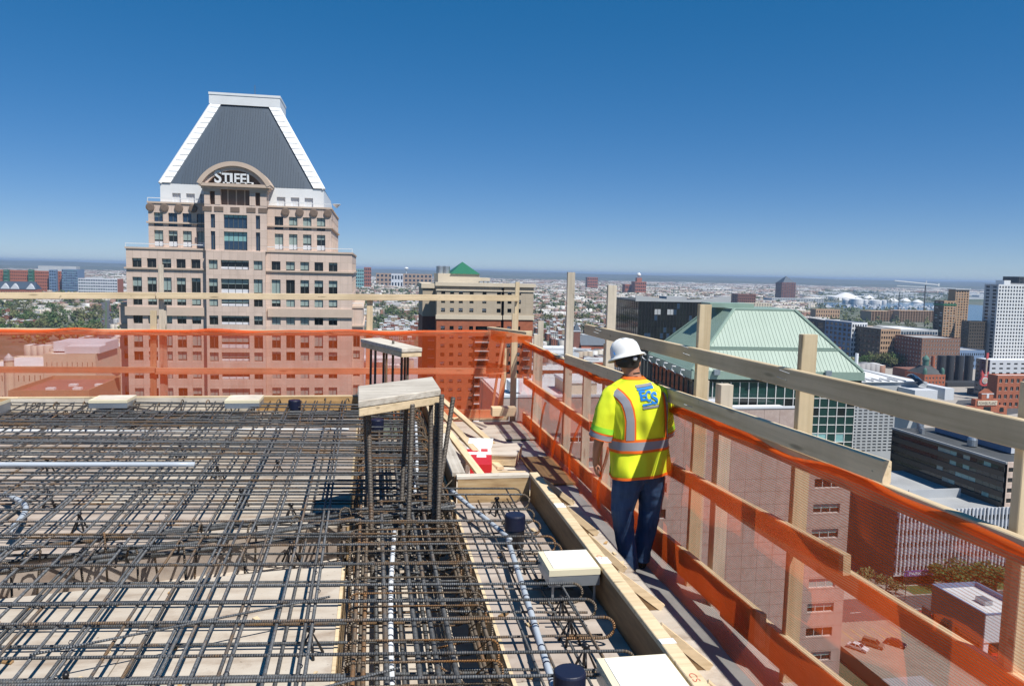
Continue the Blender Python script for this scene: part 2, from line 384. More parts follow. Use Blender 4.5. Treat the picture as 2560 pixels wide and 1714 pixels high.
for x, z, y0 in ((.9, .10, 1.4), (1.16, .05, 1.4), (1.33, .055, 1.4), (1.02, .045, 1.4), (1.24, .16, 1.4)):      # strip between beam and form
    L = 5.9; o = link('bar', straight(L, .0085, 'rebar_dark'), mat, (x, y0, z)); o.rotation_euler = (0, 0, math.pi / 2 + rr.uniform(-.01, .01))
for k in range(14):
    y = 1.9 + k * .37; o = link('bottom_bar', straight(.95, .008, 'rebar'), mat, (.45, y, .05 + .001 * k)); o.rotation_euler = (0, 0, ang + rr.uniform(-.05, .05))
for (xa, ya, xb, yb) in ((-1.75, 4.28, -.25, 4.85), (-.75, 3.55, .15, 3.9)):
    L = math.hypot(xb - xa, yb - ya); o = link('stray_bar', straight(L, .007, 'rebar'), mat, (xa, ya, .205)); o.rotation_euler = (0, .004, math.atan2(yb - ya, xb - xa))
tie = MB().tube([(.014 * math.cos(a), 0, .014 * math.sin(a)) for a in [k * math.pi / 3 for k in range(7)]], .003, 'tie_wire', 4).data('tie', True)
for i in range(70):
    x = rr.choice(xdp[:24]); y = rr.uniform(3.3, 7.0); fan = -.004 + .012 * x
    o = link('tie', tie, mat, (x * .93 - fan * 3.0 - .02 + fan * (y - 1.3), y, .172))
# bar chairs
chair = MB()
for s in (-1, 1):
    chair.tube([(-.05 * s, -.05, .0), (0, 0, .15), (.05 * s, .05, 0)], .009, 'black_plastic', 5)
chair.tube([(-.02, 0, .15), (.02, 0, .15)], .016, 'black_plastic', 6)
chd = chair.data('bar_chair', True)
cpos = [(-1.53, 4.15), (-.34, 4.5), (-.42, 3.5), (-1.85, 6.1), (-.6, 6.0), (-2.9, 7.6), (-1.2, 7.5), (-1.6, 8.5), (-3.4, 8.9), (-1.0, 8.6), (-2.2, 9.5), (-.7, 7.0), (1.15, 7.0), (1.2, 4.45), (1.2, 4.1), (1.22, 4.75), (1.1, 5.6), (1.25, 3.6), (-4.0, 8.0), (-3.0, 5.0), (-2.4, 6.9)]
for i, (x, y) in enumerate(cpos): link('bar_chair', chd, None, (x, y, .001), rr.uniform(0, 3), label='small black plastic chair propping up the reinforcing bars', cat='bar chair', group='black chairs under the rebar mat')
# ------------------------------------------------------------------ beam cages
bc = empty('beam_cage', (.29, 0, 0), label='rusty stirrup cage of the edge beam lying in its long trough', cat='rebar cage')
def stirrup(w, z0, z1, r=.007):
    c = .05; pts = []
    for cx, cz, a0 in ((w / 2 - c, z1 - c, 90), (w / 2 - c, z0 + c, 0), (-w / 2 + c, z0 + c, -90), (-w / 2 + c, z1 - c, 180)):
        pts += [(cx + c * math.cos(R(a0 - 90 * k / 3)), 0, cz + c * math.sin(R(a0 - 90 * k / 3))) for k in range(4)]
    pts.append(pts[0]); pts.append((pts[0][0] - .09, .03, pts[0][2] - .09))
    return MB().tube(pts, r, 'rebar_rust', 6, up=(0, 1, 0)).data('stirrup', True)
st1 = stirrup(.86, -.41, .165)
y = 1.8
while y < 12.2:
    o = link('stirrup', st1, bc, (rr.uniform(-.02, .02), y, rr.uniform(-.02, .01))); o.rotation_euler = (rr.uniform(-.06, .06), 0, ang * .8 + rr.uniform(-.04, .04)); y += rr.uniform(.2, .3) if y < 7.4 else .24
lb = straight(10.6, .0165, 'rebar_dark'); lb2 = straight(10.6, .0135, 'rebar_rust')
for dx, z, d in ((-.21, .135, lb), (-.03, .13, lb), (.07, .12, lb), (.16, .13, lb), (-.38, .13, lb2), (-.33, .11, lb2), (.38, .11, lb2), (.34, .05, lb2), (-.36, -.1, lb2), (.37, -.12, lb2), (-.25, -.37, lb), (-.08, -.37, lb), (.1, -.37, lb), (.26, -.37, lb)):
    o = link('long_bar', d, bc, (dx, 1.6, z)); o.rotation_euler = (0, rr.uniform(-.001, .001), math.pi / 2 + rr.uniform(-.003, .003))
for k in range(10):
    y = 3.6 + k * .42; o = link('cross_tie', straight(.5, .007, 'rebar_rust'), bc, (.05 + rr.uniform(-.1, .1), y, -.12 + rr.uniform(-.1, .1))); o.rotation_euler = (0, rr.uniform(-.7, .7), rr.uniform(-.4, .4))
dc = empty('diagonal_cage', (-1.0, 6.3, 0), label='thick bars and rusty hooks lying in the skewed trough left of the column', cat='rebar cage')
for k, (z, off) in enumerate(((.13, -.12), (.125, -.02), (.12, .08), (.13, .17), (.02, -.1), (.0, .1), (-.36, -.1), (-.36, .12))):
    a = math.atan(.36 + .03 * (k % 3)); L = 8.2 if k > 3 else 7.6
    p = Vector((.75, 7.0 + off)) - Vector((math.cos(a), math.sin(a))) * L if k < 2 else Vector((.7, 6.75 + off)) - Vector((math.cos(R(13)), math.sin(R(13)))) * L
    o = link('long_bar', straight(L, .016, 'rebar_dark' if k % 2 else 'rebar'), dc, (p.x + 1.0, p.y - 6.3, z)); o.rotation_euler = (0, 0, a if k < 2 else R(13 + k % 3))
hk = MB().tube([(0, 0, -.42), (0, 0, .13), (.01, .02, .165), (.015, .05, .175), (.02, .08, .16), (.02, .10, .09)], .0085, 'rebar_rust', 6).data('hooked_leg', True)
for k in range(24):
    x = -.3 - k * .33 * (1 + .01 * k) + rr.uniform(-.05, .05)
    for yy in (ynear(x) + .16, yfar(x) - .2):
        o = link('hooked_leg', hk, dc, (x + 1.0, yy - 6.3 + rr.uniform(-.05, .05), rr.uniform(-.02, .04))); o.rotation_euler = (rr.uniform(-.12, .12), rr.uniform(-.12, .12), rr.uniform(0, 6.3))
fc = empty('far_cage', (0, 11.75, 0), label='dense rusty beam cage along the far edge form', cat='rebar cage')
st2 = stirrup(.62, -.1, .15)
for k in range(44):
    o = link('stirrup', st2, fc, (-.4 - k * .2 + rr.uniform(-.03, .03), -.25, rr.uniform(-.01, .02))); o.rotation_euler = (0, 0, math.pi / 2 + rr.uniform(-.05, .05))
for k, (dy, z) in enumerate(((-.5, .14), (-.42, .12), (-.3, .14), (-.2, .12), (-.08, .14), (.02, .12), (-.45, .06), (-.35, .05), (.04, .06), (-.15, .07))):
    o = link('long_bar', straight(10.2, .016, 'rebar'), fc, (-9.9, dy, z))
for k in range(30):
    o = link('end_hook', hk, fc, (.3 - k * .34, .35 + rr.uniform(-.05, .1), .05 + rr.uniform(-.02, .05))); o.rotation_euler = (rr.uniform(.2, .7), 0, rr.uniform(-.4, .4))

# ------------------------------------------------------------------ column starter bars and timber caps
def vbar(p0, p1, m='rebar_column', r=.0205):
    p0, p1 = Vector(p0), Vector(p1); n = int((p1 - p0).length / .027); mb = MB(); pts = []; rr_ = []
    for k in range(n * 2 + 1): pts.append(p0.lerp(p1, k / (n * 2))); rr_.append(r * (1.10 if k % 2 else .96))
    mb.tube(pts, rr_, m, 8); return mb
c1 = empty('column_bars', (.3, 6.7, 0), label='ribbed vertical starter bars of the nearer column rising through the mat', cat='rebar cage')
for (x, y, tx, ty, zt) in ((.02, 6.5, -.03, 6.44, 1.16), (.30, 6.52, .335, 6.5, 1.13), (.56, 6.55, .585, 6.56, 1.2), (.25, 6.95, .31, 6.98, 1.12), (.52, 6.98, .53, 7.0, 1.12), (.0, 6.95, -.06, 6.9, 1.12), (.53, 6.6, .55, 6.62, 1.12)):
    B('starter_bar', vbar((x - .3, y - 6.7, -.4), (tx - .3, ty - 6.7, zt)), c1, True)
p1_ = atz(1095, 1235, .2); p2_ = aty(1133, 993, p1_.y - .1)
B('leaning_bar', vbar(tuple(p1_ - Vector((.34, 6.68, .35))), tuple(p2_ - Vector((.3, 6.7, 0)))), c1, True)
def cap(name, corners, z0, z1, label, m, tilt=(0, 0, 0, 0)):
    e = empty(name, (sum(c[0] for c in corners) / 4, sum(c[1] for c in corners) / 4, z0), label=label, cat='cap block')
    cx, cy = e.location.x, e.location.y; h = (z1 - z0)
    def layer(a, b, g, mm, nm):
        q = [((c[0] - cx) * g, (c[1] - cy) * g) for c in corners]; mb = MB()
        vs = [(x, y, a + t) for (x, y), t in zip(q, tilt)] + [(x, y, b + t) for (x, y), t in zip(q, tilt)]
        mb.add(vs, [(3, 2, 1, 0), (4, 5, 6, 7), (0, 1, 5, 4), (1, 2, 6, 5), (2, 3, 7, 6), (3, 0, 4, 7)], mm); o = B(nm, mb, e)
        bv = o.modifiers.new('bev', 'BEVEL'); bv.width = .006; bv.segments = 1; return o
    layer(0, h * .55, .985, 'wood_x', 'frame'); layer(h * .555, h, 1.0, m, 'lid'); return e
C1 = [(-.105, 6.22), (.585, 6.66), (.57, 7.42), (-.12, 6.96)]
cap('cap_block', C1, 1.085, 1.215, 'pale weathered timber cap block on the nearer column bars', 'wood_old', (-.01, .015, .02, 0))
C2 = [(.41, 10.95), (.70, 11.05), (.13, 12.65), (-.18, 12.45)]
cap('cap_block', C2, 1.02, 1.15, 'brown timber cap block on the farther column bars', 'wood_old')
c2 = empty('column_bars', (.2, 11.7, 0), label='cluster of vertical starter bars under the farther cap block', cat='rebar cage')
for px, yy in ((926, 12.2), (937, 12.0), (958, 11.8), (981, 11.6), (1003, 11.3), (1011, 11.45), (1018, 11.2), (965, 12.3)):
    p = aty(px, 890, yy); B('starter_bar', vbar((p.x - .2, p.y - 11.7, -.1), (p.x - .2 + .01, p.y - 11.7, 1.05 if px != 981 else 1.2), r=.018), c2, True)

# ------------------------------------------------------------------ conduits, sleeves, boxes
def pipe(name, pts, r, m, label, ties=0, cat='conduit'):
    P_ = [Vector(p) for p in pts]; e = empty(name, tuple(P_[0]), label=label, cat=cat)
    # smooth the run
    q = []
    for i in range(len(P_) - 1):
        a, b, c, d = P_[max(i - 1, 0)], P_[i], P_[i + 1], P_[min(i + 2, len(P_) - 1)]
        for k in range(6):
            t = k / 6; q.append(.5 * ((2 * b) + (c - a) * t + (2 * a - 5 * b + 4 * c - d) * t * t + (3 * b - a - 3 * c + d) * t ** 3))
    q.append(P_[-1]); B('pipe', MB().tube([p - P_[0] for p in q], r, m, 10), e, True)
    for k in range(ties):
        i = int((k + .5) / ties * (len(q) - 1)); d = (q[i + 1] - q[i]).normalized()
        B('tie', MB().tube([q[i] - P_[0] - d * .006, q[i] - P_[0] + d * .006], r * 1.12, 'blue_black', 10), e)
    return e
pipe('conduit', [(.76, 7.3, .15), (.87, 6.9, .13), (.98, 6.5, .12), (1.06, 6.2, .11), (1.10, 6.0, .11)], .021, 'conduit_grey', 'short grey plastic conduit bending towards the black sleeve', 6)
pipe('conduit', [(1.075, 5.95, .12), (1.03, 5.2, .12), (.99, 4.55, .115), (.95, 3.98, .12), (.92, 3.3, .12), (.9, 1.8, .12)], .021, 'conduit_grey', 'long grey plastic conduit with dark ties along the slab edge', 14)
pipe('conduit', [(.19, 6.3, .115), (.14, 5.3, .115), (.12, 4.6, .115), (.11, 3.9, .115), (.11, 1.8, .115)], .018, 'conduit_white', 'thin white conduit tied inside the edge beam cage', 16)
pipe('conduit', [(-5.2, 8.52, .225), (-3.6, 8.39, .225), (-1.77, 8.24, .225)], .026, 'conduit_grey', 'thick pale plastic pipe lying across the rebar mat', 0, 'pipe')
pipe('conduit', [(-9.5, 10.95, .11), (-5, 10.75, .1), (-2.5, 10.6, .1), (-.3, 10.5, .1)], .022, 'conduit_white', 'white conduit running through the bars near the far form', 10)
pipe('conduit', [(-3.3, 7.7, .12), (-2.95, 7.25, .12), (-2.8, 6.6, .12)], .024, 'conduit_grey', 'grey conduit stub among the bars at the left edge', 5)
pipe('conduit', [(.6, 10.7, .14), (.55, 9.6, .12), (.5, 8.6, .12), (.42, 7.4, .1)], .02, 'conduit_white', 'white conduit half hidden under the closely spaced bars', 8)
pipe('conduit', [(.62, 3.45, .1), (.63, 3.1, .14), (.63, 2.3, .14)], .024, 'conduit_grey', 'grey conduit stub end in front of the nearest sleeve', 0)
def sleeve(x, y, r, h, label, m='blue_black', z=0.0):
    e = empty('sleeve', (x, y, z), label=label, cat='pipe sleeve')
    B('tube', MB().lathe([(r * .93, 0), (r * .95, h * .72)], 'black_plastic', 28), e, True)
    B('cap', MB().lathe([(r, h * .55), (r * 1.0, h - .012), (r * .95, h - .003), (r * .9, h)], m, 28), e)
    return e
sleeve(1.165, 6.15, .085, .27, 'round black plastic sleeve with a flat cap in the strip by the edge form')
sleeve(.985, 3.63, .082, .27, 'round black plastic sleeve cut off by the bottom of the view')
sleeve(-1.12, 11.75, .09, .30, 'small dark purple sleeve cap in front of the far form')
sleeve(.07, 10.3, .09, .28, 'black sleeve cap behind the bars of the nearer column')
sleeve(-.05, 12.1, .15, .30, 'wide black sleeve standing against the far form beside the farther column')
def jbox(x0, x1, y0, y1, zt, label, h=.12, legs=True, top='white_paper'):
    e = empty('junction_box', ((x0 + x1) / 2, (y0 + y1) / 2, 0), label=label, cat='box'); a, b = (x1 - x0) / 2, (y1 - y0) / 2
    B('case', MB().box(-a, a, -b, b, zt - h, zt - .03, 'galvanised'), e)
    B('tape', MB().box(-a - .003, a + .003, -b - .003, b + .003, zt - .045, zt - .004, 'masking_tape'), e)
    B('cover', MB().box(-a + .035, a - .004, -b + .035, b - .01, zt - .006, zt, top), e)
    if legs:
        for i in (-1, 1):
            for j in (-1, 1): B('leg', MB().box(i * (a - .03) - .008, i * (a - .03) + .008, j * (b - .02) - .002, j * (b - .02) + .002, .001, zt - h, 'galvanised'), e)
    return e
jbox(1.18, 1.53, 4.94, 5.3, .268, 'white topped metal box on thin legs against the edge form')
jbox(1.16, 1.53, 3.36, 3.74, .268, 'white topped metal box in the bottom right corner of the slab')
jbox(-3.96, -3.45, 11.85, 12.3, .30, 'open wooden box with a white inside at the far form, left of centre', legs=False, top='wood_old')
jbox(-2.1, -1.62, 11.75, 12.25, .30, 'grey metal box with a timber lid at the far form, nearer the column', legs=False, top='wood_old')
jbox(-5.5, -4.95, 11.3, 11.8, .34, 'white drum shaped box with a dark torn lid at the left edge', h=.25, legs=False, top='wood_brown')


# slab and all on it shrunk about the camera, same in the image, its deck .315 m above the outer ledge
for o in [o for o in col.objects if o not in _before and o.parent is None]:
    o.location = Vector(o.location) * .86 + Vector((0, 0, .315)); o.scale = Vector(o.scale) * .86
ledge = empty('ledge', kind='structure')
for a, b in ((1.2, 3.4), (3.4, 6.2), (6.2, 8.8), (8.8, 11.45)): panel([(1.5, a), (2.4, a), (2.4, b), (1.5, b)], 0, m='concrete', name='ledge_slab', t=.1, parent=ledge)
for k, (x0_, x1_, a, b, m) in enumerate(((.74, 1.9, 6.45, 7.6, 'plywood'), (.74, 1.75, 7.6, 8.75, 'plywood'), (1.75, 2.15, 7.9, 9.1, 'wood_brown'), (.74, 1.75, 8.75, 10.1, 'plywood'), (.74, 2.2, 10.1, 11.3, 'plywood'))):
    panel([(x0_, a), (x1_, a), (x1_, b), (x0_, b)], .02 + .004 * k, m=m, parent=ledge)
# concrete floors of the unfinished building under the deck
und = empty('unfinished_tower', (0, 0, 0), label='bare concrete floors and columns of the unfinished tower under the plywood deck', cat='building')
for k in range(24):
    z = -.35 - k * 3.45
    B('floor_slab', MB().box(-30, 2.36, -28, 11.4, z - .22, z, 'concrete'), und)
for cx in (-29, -22, -15, -8, -1, 1):
    for cy in (-26, -18, -10, -2, 4, 10.6): B('column', MB().box(cx - .3, cx + .3, cy - .3, cy + .3, GZ, -.6, 'concrete'), und)

_lit = set(col.objects)
# ------------------------------------------------------------------ litter on the far walkway
tin = empty('red_tin', (1.25, 8.95, -.12), label='red and white cardboard carton lying open among lumber scraps', cat='carton'); tin.rotation_euler = (0, 0, R(-8))
B('carton', MB().box(-.15, .14, -.5, .35, 0, .2, 'white_paper'), tin)
B('print', MB().box(-.1, .143, -.503, -.02, .01, .203, 'red_tin'), tin)
B('print', MB().box(-.15, -.02, .12, .26, .2, .204, 'red_tin'), tin); B('print', MB().box(.02, .1, .14, .28, .2, .204, 'red_tin'), tin)
B('flap', MB().slab([(-.15, .36, .2), (.15, .36, .2), (.17, .55, .27), (-.13, .55, .27)], (0, 0, .004), 'white_paper'), tin)
B('print_label', MB().box(-.03, .08, -.16, -.05, .203, .206, 'white_paper'), tin)
for i, (a, b, w_, h_, lab) in enumerate((
    ((.87, 11.3, .30), (1.42, 8.05, -.05), .085, .036, 'pale lumber stake leaning across the red carton'),
    ((.93, 12.2, .34), (1.6, 10.2, -.08), .085, .036, 'pale lumber stake slanting down from the far side form'),
    ((.88, 9.6, .30), (1.18, 7.75, .05), .085, .036, 'short lumber stake leaning beside the carton near the stop form'),
    ((1.25, 10.7, -.08), (1.5, 8.9, -.08), .085, .036, 'loose lumber lying under the carton flap'),
    ((1.34, 8.55, -.06), (1.75, 8.5, -.06), .12, .07, 'short thick timber block on the far walkway'),
    ((1.36, 7.85, -.08), (1.95, 7.82, -.08), .08, .036, 'toothed offcut of lumber just behind the stop form'),
    ((1.2, 11.9, -.05), (1.75, 12.3, .02), .15, .02, 'bent plywood scrap near the far corner'),
    ((1.0, 12.6, -.06), (1.9, 12.45, -.06), .3, .02, 'flat plywood scrap against the far corner toe board'))):
    board('lumber_scrap', a, b, w_, h_, 'wood_x', label=lab, cat='lumber')
e = empty('plywood_crate', (1.55, 9.35, -.12), label='upturned plywood tray with an open end on the far walkway', cat='crate'); e.rotation_euler = (0, .0, R(8))
B('lid', MB().prism([(-.3, -.15), (.12, -.32), (.42, .3), (-.25, .35)], .14, .158, 'plywood'), e)
B('side', MB().slab([(-.28, -.13, .02), (.11, -.3, .02), (.11, -.3, .138), (-.28, -.13, .138)], (.006, .018, 0), 'wood_x'), e)
B('side', MB().slab([(.12, -.29, .02), (.38, .24, .02), (.40, .28, .138), (.12, -.29, .138)], (-.018, .006, 0), 'wood_x'), e)
B('side', MB().box(-.24, .38, .29, .31, .0, .138, 'wood_x'), e)

for o in [o for o in col.objects if o not in _lit and o.parent is None]:
    o.location = Vector(o.location) * .95 + Vector((0, 0, .135)); o.scale = Vector(o.scale) * .95  # litter scaled about the camera as well, then raised a little
# ------------------------------------------------------------------ guard rails
gr = empty('guardrail', (2.3, 0, 0), label='rough timber guardrail along the right edge of the walkway behind the worker', cat='guardrail')
def rpost(y, zt, zb=-.3, x=2.305, w_=.09, d=.042, m='wood_z', lean=0.0):
    mb = MB().beam((0, 0, zb), (lean, 0, zt), d, w_, m, up=(1, 0, 0), ch=.003); o = B('post', mb, gr, loc=(x - 2.3, y, 0)); return o
rpost(9.0, 2.26, m='wood_grey', x=2.31); rpost(9.045, 1.72, x=2.315, m='wood_grey', w_=.10)
rpost(7.38, 2.14, x=2.31, m='wood_grey'); rpost(7.43, 1.56, x=2.31)
rpost(5.2, 2.05, lean=.01); rpost(3.85, 1.95, x=2.31, lean=.005)
rpost(4.87, 1.53, x=2.335, d=.085, m='wood_grey'); rpost(5.26, 1.5, x=2.35, m='wood_grey')
rpost(2.34, 1.30, x=2.31); rpost(2.39, 1.9, x=2.33)
rpost(10.95, 1.36, x=2.33, m='wood_grey'); rpost(6.45, 1.22, x=2.33)
rpost(8.2, 1.2, x=2.32, m='wood_grey')
def rail(a, b, x, h=.092, t=.04, m='wood_x', parent=gr, name='rail'):
    A = atx(*a, x); C = atx(*b, x); d = (C - A).normalized(); off = Vector((0, 0, -h / 2)); return board(name, A + off, C + off, t, h, m, parent)
X1 = 2.235
def railyz(y0, z0, y1, z1, x, h=.092, m='wood_x', name='rail', t=.04): return board(name, (x, y0, z0 - h / 2), (x, y1, z1 - h / 2), t, h, m, gr)
railyz(8.0, 1.715, 1.3, 1.79, X1, .105); railyz(8.6, 1.33, 2.95, 1.48, 2.178, .10)
railyz(11.3, 1.235, 7.4, 1.255, X1); railyz(7.55, 1.265, 1.3, 1.39, X1)
railyz(11.3, .70, 7.5, .72, X1, .10); railyz(7.7, .735, 3.27, .945, X1, .10); railyz(4.75, .835, 1.3, .87, X1 + .042, .10)
railyz(11.3, .17, 7.3, .21, X1, .17, name='toe_board'); railyz(7.5, .215, 4.0, .325, X1 - .01, .2, name='toe_board'); railyz(4.6, .24, 1.3, .40, X1 + .032, .2, name='toe_board')

_far = set(col.objects)
fg = empty('guardrail', (0, 12.95, 0), label='timber guardrail with three pale rails along the far side of the deck', cat='guardrail')
def fpost(x, zt, m='wood_z', w_=.09, y=13.0, zb=-.3, lean=0.0):
    B('post', MB().beam((0, 0, zb), (lean, 0, zt), .04, w_, m, up=(1, 0, 0), ch=.003), fg, loc=(x, y - 12.95, 0))
fpost(-3.26, 2.24, 'wood_grey', .075, 13.04); fpost(-3.4, 1.52, y=13.0, lean=.03); fpost(-3.22, 1.6, 'wood_grey', .06, 13.05); fpost(-.06, 1.80, y=13.0, lean=.02, w_=.1); fpost(2.38, 2.08, y=13.0, lean=.03, w_=.07); fpost(2.37, 1.55, y=12.95, w_=.1)
fpost(-6.7, 1.9); fpost(-9.6, 1.9); fpost(2.85, 1.42, 'wood_grey', .1, 13.1)
def frail(p, q, y, h=.092, name='rail'):
    A = aty(*p, y); C = aty(*q, y); board(name, A - Vector((0, 0, h / 2)), C - Vector((0, 0, h / 2)), .04, h, 'wood_x', fg)
frail((-420, 730), (388, 731), 12.95, .10); frail((391, 731), (1296, 738), 12.95, .10)
frail((-420, 816), (385, 823), 12.95); frail((375, 823), (1330, 827), 12.955)
frail((-420, 914), (390, 917), 12.95, .095); frail((388, 919), (1262, 920), 12.95, .1)
board('toe_board', (-9.9, 12.95, -.02), (2.3, 12.95, -.18), .04, .18, 'wood_x', fg)
board('cap_plank', (1.93, 12.85, 1.31), (2.30, 11.35, 1.345), .10, .036, 'wood_x', fg)
board('brace', (2.2, 13.0, 1.25), (2.02, 13.02, -.12), .09, .04, 'wood_x', fg); board('brace', (2.27, 13.05, .95), (2.16, 13.06, -.12), .04, .09, 'wood_x', fg)
board('corner_block', (1.95, 12.6, -.05), (2.35, 12.6, -.05), .2, .14, 'wood_x', fg)
nail = MB().tube([(0, 0, 0), (.06, 0, .02)], .0025, 'galvanised', 4).data('nail')
for y, z in ((5.15, 1.69), (5.2, 1.74), (3.85, 1.7), (3.83, 1.74), (7.4, 1.66), (7.35, 1.69), (4.9, 1.37)):
    o = link('nail', nail, gr, (2.205 - 2.3 if z > 1.5 else 2.125 - 2.3, y, z)); o.rotation_euler = (0, 0, math.pi)

for o in [o for o in col.objects if o not in _far and o.parent is None]:      # far rail shrunk about the camera, pulled nearer along the line of sight
    o.location = Vector(o.location) * .8765 + Vector((0, 0, .278)); o.scale = Vector(o.scale) * .8765
# ------------------------------------------------------------------ orange debris net
def n3(x, y, s=0):
    return (math.sin(x * 2.1 + s) * math.cos(y * 3.3 + s * 1.7) + .6 * math.sin(x * 5.3 + y * 2.2 + s * .6) + .35 * math.sin(x * 11.7 - y * 4.1 + s * 2.2)) / 1.95
def ztop(y): return 1.262 + max(0, (7.55 - y)) * .0205 if y < 7.55 else 1.245
def zs(y):       # scallops between staples
    return -.035 * abs(math.sin(y * 1.9 + .4)) - .012 * math.sin(y * 7)
sn = empty('debris_net', (2.2, 0, 0), label='translucent orange debris net stretched along the right guardrail', cat='safety net')
def netr(u, v):
    y = 1.3 + u * 10.0; zt = ztop(y) + zs(y); z = zt + (-.06 - zt) * v
    x = .012 - .075 * min(1, v * 6) * (.75 + .35 * n3(y * .8, z * 1.5, 6)) - .012 * n3(y, z * 2, 1) - .05 * max(0, v - .85) / .15 + (-.02 if 7.5 < y < 11.5 else 0) * (n3(y * 2.2, z, 4))
    return (x - .012, y, z)
B('net_sheet', MB().grid(170, 26, netr, 'net_orange'), sn, True)
def foldr(u, v):
    y = 1.3 + u * 10.0; zt = ztop(y) + zs(y) + .012; wd = .026 + .022 * math.sin(y * 2.1 + 1) * math.sin(y * .9) + .012 * math.sin(y * 6.1)
    return (-.022 + .03 * (1 - v) ** 6 - .006 * n3(y * 3, v), y, zt - wd * v)
B('net_hem', MB().grid(180, 4, foldr, 'net_fold'), sn, True)
def wrap(name, y0, z0, y1, z1, x, h):
    def fn(u, v):
        y = y0 + (y1 - y0) * u; z = z0 + (z1 - z0) * u; return (x - 2.2 - .0245 - .004 * n3(y * 4, v * 2, 3), y, z + .006 - (h + .012) * v)
    B(name, MB().grid(60, 3, fn, 'net_wrap'), sn, True)
wrap('net_wrap', 11.25, 1.215, 7.45, 1.235, X1, .075); wrap('net_wrap', 11.25, .70, 7.7, .72, X1, .10); wrap('net_wrap', 7.65, .735, 3.3, .945, X1, .10); wrap('net_wrap', 3.2, .85, 1.3, .87, X1 + .042, .10)
wrap('net_wrap', 11.25, .17, 7.5, .21, X1, .17); wrap('net_wrap', 7.45, .215, 4.05, .325, X1 - .01, .2); wrap('net_wrap', 3.95, .27, 1.3, .40, X1 + .032, .2)
for yy, z0, z1, s in ((9.5, .62, -.05, 1), (10.2, .7, .05, 2), (8.7, .66, -.04, 3), (7.9, .7, .0, 5), (6.9, .65, .0, 4)):
    def rope(u, v, yy=yy, z0=z0, z1=z1, s=s):
        z = z0 + (z1 - z0) * u; return (-.035 - .03 * math.sin(u * 3.1) + .012 * math.cos(v * 6), yy + .35 * u * (1 if s % 2 else .5) + (v - .5) * .05 + .05 * math.sin(u * 5 + s), z)
    B('net_gather', MB().grid(14, 3, rope, 'net_fold'), sn, True)
fn_ = empty('debris_net', (0, 12.9, 0), label='translucent orange debris net hung on the far guardrail', cat='safety net')
def fz(x): return aty(1330, 827, 12.95).z + .012 + (x - 2.4) * .005 - .028 * abs(math.sin(x * 1.6 + .9)) - .008 * math.sin(x * 6)
def netf(u, v):
    x = -9.9 + u * 12.1; zt = fz(x); return (x, -.004 + .008 * n3(x, v * 3, 2), zt + (-.22 - zt) * v)
B('net_sheet', MB().grid(120, 16, netf, 'net_orange'), fn_, True)
def foldf(u, v):
    x = -9.9 + u * 12.15; zt = fz(x) + .008; wd = .036 + .018 * math.sin(x * 2.2 + 1) + .008 * math.sin(x * 5)
    return (x, -.016 + .03 * (1 - v) ** 6, zt - wd * v)
B('net_hem', MB().grid(150, 4, foldf, 'net_fold'), fn_, True)
def drape(u, v): return (1.95 + .42 * u, -.05 - 1.35 * u * (1 - .15 * v) + .02 * n3(u * 3, v), 1.29 - .17 * v - .03 * math.sin(u * 6) * v)
B('net_drape', MB().grid(16, 5, drape, 'net_fold'), fn_, True)
def drape2(u, v): return (1.88 + .3 * u, -.06 - .5 * u + .03 * n3(u * 4, v * 3, 3), .74 - .2 * v * (1 - u * .5))
B('net_drape', MB().grid(10, 5, drape2, 'net_fold'), fn_, True)
fn_.location = Vector(fn_.location) * .8765 + Vector((0, 0, .278)); fn_.scale = (.8765, .8765, .8765)  # far net scaled about the camera together with the far rail
# ------------------------------------------------------------------ the worker, walking away along the walkway
t = NT('hivis'); v = t.co((1, 1, 1)); n = t.noise(v, 5, 3); wv = t.noise(v, 300, 1)
t.base(t.ramp(n, [(.3, (.74, .86, .02)), (.7, (.84, .93, .03))])); t.bump(t.noise(t.co((2.4, 2.4, 1.2)), 2.0, 1.2), .16, 1.0); t.done('hivis', .85)
plain('hivis_green', (.36, .86, .05), .8, var=.05); plain('hivis_orange', (.95, .17, .01), .75, var=.05); plain('reflective', (.30, .31, .35), .45, var=.08); plain('logo_blue', (.0, .19, .62), .7, var=.03); plain('logo_grey', (.22, .22, .26), .7, var=.03)
t = NT('denim'); v = t.co((1, 1, 1)); n = t.noise(t.co((14, 14, 3)), 1.5, 5, .65)
t.base(t.ramp(n, [(.3, (.028, .062, .14)), (.55, (.045, .095, .20)), (.78, (.075, .14, .26))])); t.bump(t.noise(t.co((2.5, 2.5, 5)), 1.6, 1.5), .06, .8); t.done('denim', .9)
plain('skin', (.42, .19, .115), .5, var=.1, sc=9); plain('hair', (.02, .016, .014), .6); plain('leather', (.05, .035, .025), .6)
plain('helmet_white', (.83, .83, .81), .3, var=.02); plain('helmet_under', (.62, .56, .44), .5)
W0 = (2.0, 5.48, -.004)
wk = empty('person', W0, label='worker in a white hard hat, yellow vest and jeans walking away along the walkway', cat='person')
